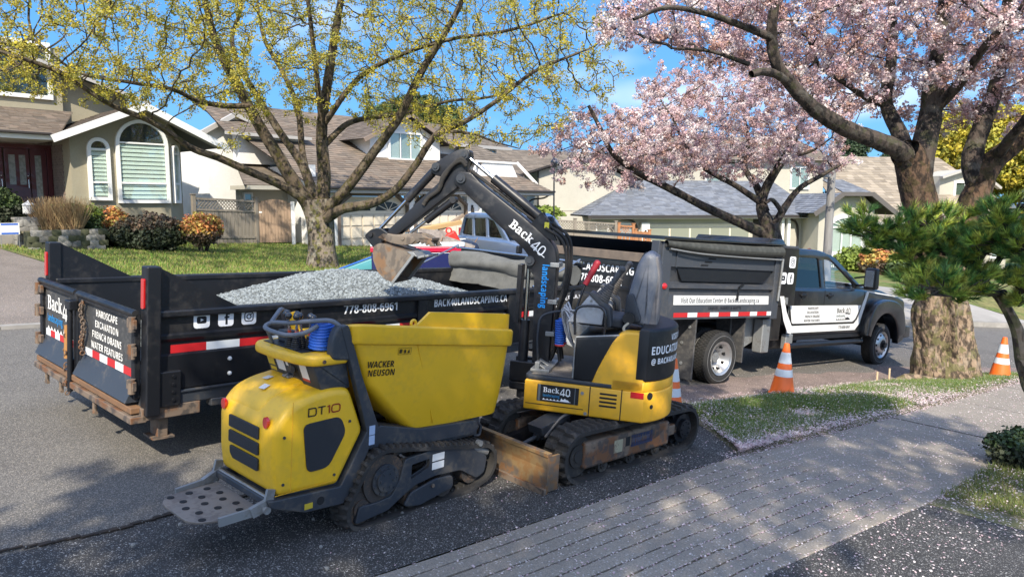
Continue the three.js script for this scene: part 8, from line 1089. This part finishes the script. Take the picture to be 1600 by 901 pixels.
// stone wall and pillar by the lawn: each stone a piece
{ const R = rng(21), SM = [0.7, 1, 1.25].map((k) => tint(mottleT, mul3([0.24, 0.23, 0.21], k), 0.95)), MM = tint(mottleT, [0.07, 0.075, 0.04], 0.95);
  const stoneG = [0, 1, 2, 3].map((s) => { const g = new THREE.BoxGeometry(1, 1, 1, 3, 3, 3), p = g.attributes.position; for (let i = 0; i < p.count; i++) { const v = V().fromBufferAttribute(p, i), d = v.clone().normalize().multiplyScalar(0.62), k = 0.45, w = 0.92 + 0.2 * hash(Math.round(v.x * 30) + s * 7, Math.round(v.y * 30), Math.round(v.z * 30)); v.lerp(d, k).multiplyScalar(w); p.setXYZ(i, v.x, v.y, v.z); } g.computeVertexNormals(); return merged(g); });
  const stone = (t, w, h, d, x, y, z, moss) => { const m = new THREE.Mesh(stoneG[(R() * 4) | 0], R() < moss ? MM : SM[(R() * 3) | 0]); m.name = 'stone'; m.castShadow = m.receiveShadow = true; m.position.set(x, y, z); m.scale.set(w, h, d); m.rotation.y = (R() - 0.5) * 0.15; t.add(m); };
  const pl = thing('stone_pillar', 'square stone pillar with a lantern on top beside the stucco house path', 'pillar', gat(48, 388, 20), HQ); part(pl, 'core', bb(-0.28, 0.28, -0.2, 0.72, -0.28, 0.28), MM);
  for (let r = 0; r < 4; r++) for (const [fx, fz, ry] of [[0, 0.27, 0], [-0.27, 0, 1]]) for (let c = 0; c < 3; c++) { const o = (c - 1) * 0.2 + (r % 2) * 0.04; ry ? stone(pl, 0.16, 0.19, 0.22, fx, 0.1 + r * 0.185, o, 0.1) : stone(pl, 0.22, 0.19, 0.16, o, 0.1 + r * 0.185, fz, 0.1); } part(pl, 'cap', box(0.68, 0.07, 0.68, 0, 0.76, 0, 0.02), SM[1]);
  const ln = thing('garden_lantern', 'white garden lantern standing on the stone pillar', 'lantern', pl.position.clone().add(V(0, 0.79, 0)), HQ); part(ln, 'foot', [rod(V(0, 0, 0), V(0, 0.08, 0), 0.06, 0.04), rod(V(0, 0.07, 0), V(0, 0.1, 0), 0.09)], K.trimDark); part(ln, 'globe', tr(lathe([[0.09, 0], [0.12, 0.05], [0.12, 0.2], [0.1, 0.24]], 16), 0, 0.1, 0), mat([0.7, 0.7, 0.68], 0.4)); part(ln, 'cage', [0, 1, 2, 3].map((i) => rod(V(Math.cos(i * 1.57) * 0.125, 0.1, Math.sin(i * 1.57) * 0.125), V(Math.cos(i * 1.57) * 0.125, 0.34, Math.sin(i * 1.57) * 0.125), 0.008)).concat([tr(lathe([[0.15, 0], [0.12, 0.04], [0.03, 0.09], [0, 0.13]], 16), 0, 0.33, 0)]), K.trimWhite);
  const w = thing('stone_wall', 'low mossy curved stone wall holding the dry grass bed', 'wall', gat(112, 398, 19.8), HQ); part(w, 'core', bb(-1.0, 0.72, -0.3, 0.5, -0.35, 0.05), MM);
  for (let r = 0; r < 4; r++) for (let c = 0; c < 8; c++) stone(w, 0.24, 0.16, 0.18, -0.9 + c * 0.225 + (r % 2) * 0.08, 0.03 + r * 0.145, 0.06, 0.55); for (let r = 0; r < 4; r++) for (let c = 0; c < 2; c++) stone(w, 0.2, 0.16, 0.24, 0.74, 0.03 + r * 0.145, -0.08 - c * 0.2, 0.4); part(w, 'soil_bed', bb(-1.0, 0.7, 0.46, 0.52, -1.0, 0.02, 0.01), K.soil); }
{ const s = thing('yard_sign', 'small white yard sign on wire legs at the left edge of the lawn', 'sign', gat(17, 396, 19.2), HQ); part(s, 'leg', rod(V(-0.2, -0.1, 0), V(-0.2, 0.45, 0), 0.008), K.steel); part(s, 'leg', rod(V(0.2, -0.1, 0), V(0.2, 0.45, 0), 0.008), K.steel); const bd = part(s, 'board', bb(-0.22, 0.22, 0.36, 0.66, -0.012, 0.012), K.whitePaint); for (const y of [0.39, 0.625]) part(bd, 'stripe', bb(-0.19, 0.19, y - 0.022, y + 0.022, 0.012, 0.015), K.blue); }
// parked vehicles by the garage
function car(name, label, cat, pos, yaw, paint, o) { // x forward
  const t = thing(name, label, cat, pos, new THREE.Quaternion().setFromEuler(new THREE.Euler(0, yaw, 0))), W = 0.9, L = o.L;
  const bodyG = (pts, holes) => crease(slab(pts, -W, W, { bevel: 0.06, seg: 3, r: 0.04 }), 0.7);
  part(t, 'body', [bodyG(o.body)], paint);
  if (o.cabin) { for (const s of [1, -1]) { const z = s > 0 ? [W - 0.12, W - 0.07] : [-W + 0.07, -W + 0.12]; const cb = part(t, 'cabin_side', crease(slab(o.cabin, ...z, { holes: o.wins, hr: 0.05, bevel: 0.01 })), paint); o.wins.forEach((w) => part(cb, 'window', slab(w, z[0] + 0.015, z[0] + 0.022, { r: 0.05 }), K.tint)); }
    part(t, 'roof', crease(slab(o.roof, -W + 0.1, W - 0.1, { bevel: 0.04, seg: 3 }), 0.8), paint); part(t, 'windscreen', quadsGeo([...o.ws[0], W - 0.12, ...o.ws[0], -W + 0.12, ...o.ws[1], -W + 0.18, ...o.ws[1], W - 0.18], [0, 1, 2, 0, 2, 3]), K.tint); part(t, 'rear_window', quadsGeo([...o.rw[0], W - 0.12, ...o.rw[0], -W + 0.12, ...o.rw[1], -W + 0.18, ...o.rw[1], W - 0.18], [0, 2, 1, 0, 3, 2]), K.tint); part(t, 'seat', [bb(o.seatX, o.seatX + 0.2, 0.8, 1.35, -0.7, 0.7, 0.08), bb(o.seatX - 1.0, o.seatX - 0.8, 0.8, 1.35, -0.7, 0.7, 0.08)], K.dark); }
  for (const x of o.axles) for (const s of [1, -1]) { const w = part(t, 'wheel', crease(tr(lathe([[0.2, -0.1], [0.31, -0.11], [0.345, -0.06], [0.35, 0], [0.345, 0.06], [0.31, 0.11], [0.2, 0.1]], 28), x, 0.35, s * (W - 0.1), Math.PI / 2, 0, 0)), K.tyre); part(w, 'rim', cylZ(x, 0.35, s * (W - 0.1) - 0.09, s * (W - 0.1) + 0.09, 0.21), K.chrome); }
  for (const z of [0.7, -0.7]) { part(t, 'tail_lamp', bb(o.tail[0] - 0.03, o.tail[0] + 0.05, o.tail[1], o.tail[2], z - 0.09, z + 0.09, 0.02), K.redLamp); part(t, 'headlamp', bb(L - 0.1, L - 0.0, 0.62, 0.78, z - 0.16, z + 0.12, 0.03), mat([0.7, 0.7, 0.7], 0.1)); }
  return t;
}
const suvPaint = phys([0.17, 0.23, 0.36], 0.25, { metalness: 0.3, clearcoat: 0.8, clearcoatRoughness: 0.1 });
car('parked_suv', 'silver blue older SUV parked beyond the trailer tarpaulin', 'car', gat(758, 440, 20.5), -1.1, suvPaint, { L: 4.3, axles: [0.8, 3.4], tail: [0.02, 0.85, 1.3], seatX: 2.5,
  body: [[0.05, 0.4], [4.3, 0.4, 0.1], [4.35, 0.75, 0.12], [4.2, 0.95, 0.15], [3.1, 1.08, 0.1], [0.1, 1.1, 0.06], [0.0, 0.7, 0.1]], cabin: [[0.1, 1.06], [3.1, 1.06], [2.4, 1.62, 0.15], [2.0, 1.68, 0.1], [0.5, 1.66, 0.15]], wins: [[[0.32, 1.14], [1.0, 1.12], [0.98, 1.56], [0.58, 1.56]], [[1.12, 1.12], [1.85, 1.12], [1.82, 1.58], [1.1, 1.57]], [[1.97, 1.12], [2.75, 1.12], [2.3, 1.52], [1.94, 1.58]]], roof: [[0.45, 1.63], [2.4, 1.62], [2.2, 1.7, 0.15], [0.7, 1.71, 0.15]], ws: [[3.05, 1.1], [2.4, 1.62]], rw: [[0.12, 1.1], [0.5, 1.62]] });
{ const b = gat(572, 452, 18.5).add(V(0, -0.22, 0)), t = thing('tarp_sheet', 'teal plastic sheet sloping over a low stack just left of the excavator bucket', 'plastic sheet', b, new THREE.Quaternion().setFromEuler(new THREE.Euler(0, 0.1, 0))); part(t, 'sheet', crease(slab([[-0.85, 0.0], [-0.8, 0.3, 0.1], [0.5, 0.78, 0.1], [0.95, 0.74, 0.1], [1.05, 0]], -0.5, 0.5, { bevel: 0.05, seg: 3 }), 0.8), phys([0.07, 0.28, 0.32], 0.35, { clearcoat: 0.5 })); part(t, 'hem', bar(V(-0.78, 0.33, 0.51), V(0.5, 0.8, 0.51), 0.02, 0.03), K.blue); }
{ // pickup box heaped with yard waste, red and navy tail
  const t = thing('utility_trailer', 'red and navy utility trailer heaped with boards and rubbish behind the bucket', 'trailer', gat(690, 470, 17.4), new THREE.Quaternion().setFromEuler(new THREE.Euler(0, 0.05, 0)));
  part(t, 'bed_side', [bb(-1.5, 0.55, 0.45, 0.98, 0.85, 0.95, 0.03), bb(-1.5, 0.55, 0.45, 0.98, -0.95, -0.85, 0.03), bb(-1.5, 0.55, 0.4, 0.5, -0.9, 0.9)], phys([0.015, 0.02, 0.09], 0.25, { clearcoat: 0.8 })); part(t, 'red_band', bb(-1.52, 0.57, 0.98, 1.1, 0.83, 0.97, 0.02), phys([0.45, 0.012, 0.05], 0.25, { clearcoat: 0.8 })); part(t, 'white_rail', [bb(-1.52, 0.57, 1.1, 1.2, 0.84, 0.96, 0.02), bb(-1.52, 0.57, 1.1, 1.2, -0.96, -0.84, 0.02)], phys([0.5, 0.56, 0.6], 0.3)); part(t, 'drawbar', bar(V(0.5, 0.45, 0), V(1.7, 0.4, 0), 0.1, 0.1), K.black);
  for (const x of [-0.4]) for (const s of [1, -1]) part(t, 'wheel', cylZ(x, 0.36, s * 0.82 - 0.12, s * 0.82 + 0.12, 0.36, 24), K.tyre);
  const R = rng(5), ply = tint(woodT, [0.3, 0.23, 0.17], 0.9), grey = tint(mottleT, [0.26, 0.23, 0.21], 0.9);
  const j = (name, label, g, m) => { const x = thing(name, label, 'debris', t.position.clone().add(V(-0.4, -0.36, 0)), t.quaternion, 'rubbish heaped in the small trailer'); part(x, 'piece', g, m); };
  j('plywood_sheet', 'grey brown sheet leaning upright in the rubbish load, left one', tr(box(0.62, 0.75, 0.03), 0.2, 1.45, 0.5, -0.2, 0.1, -0.1), grey); j('plywood_sheet', 'grey brown sheet leaning upright in the rubbish load, lower right one', tr(box(0.7, 0.72, 0.03), 0.75, 1.25, 0.9, -0.25, -0.1, -0.35), grey); j('broken_board', 'tan broken board on top of the rubbish load', tr(box(1.0, 0.09, 0.14), 0.4, 1.9, 0.2, 0.2, 0.3, 0.12), mat([0.5, 0.33, 0.15], 0.8)); j('broken_board', 'dark tan broken board sticking up from the rubbish load', tr(box(0.7, 0.06, 0.1), 0.65, 1.97, 0.1, 0.1, 0.4, 0.5), ply); j('red_jug', 'red plastic jug in the rubbish load', [tr(new RoundedBoxGeometry(0.26, 0.36, 0.22, 3, 0.06), 0.7, 1.6, 0.5, 0, 0, 0.5), tr(new THREE.TorusGeometry(0.06, 0.018, 8, 14), 0.6, 1.8, 0.5)], mat([0.6, 0.03, 0.02], 0.4)); j('black_bag', 'dark blue rubbish bag in the rubbish load', (() => { const g = new THREE.IcosahedronGeometry(0.27, 3), p = g.attributes.position; for (let i = 0; i < p.count; i++) { const w = 1 + 0.5 * (fbm3(p.getX(i) * 6, p.getY(i) * 6, p.getZ(i) * 6, 3) - 0.5); p.setXYZ(i, p.getX(i) * w * 1.3, p.getY(i) * w * 0.7, p.getZ(i) * w); } g.computeVertexNormals(); return g.translate(0.95, 1.4, 0.4); })(), mat([0.02, 0.03, 0.06], 0.4));
  j('cut_branches', 'tangle of cut branches in the rubbish load', Array.from({ length: 40 }, () => { const a = V(-0.9 + 2 * R(), 1.1 + 0.3 * R(), -0.6 + 1.4 * R()); return rod(a, a.clone().add(V((R() - 0.5) * 0.7, 0.1 + 0.4 * R(), (R() - 0.5) * 0.5)), 0.014, 0.008, 5); }), mat([0.3, 0.18, 0.1], 0.9)); j('carton', 'brown carton in the rubbish load', tr(box(0.36, 0.3, 0.3), 0.05, 1.4, 0.75, 0.1, 0.4, 0.15), mat([0.4, 0.2, 0.1], 0.8)); }
renderer.render(scene, camera);
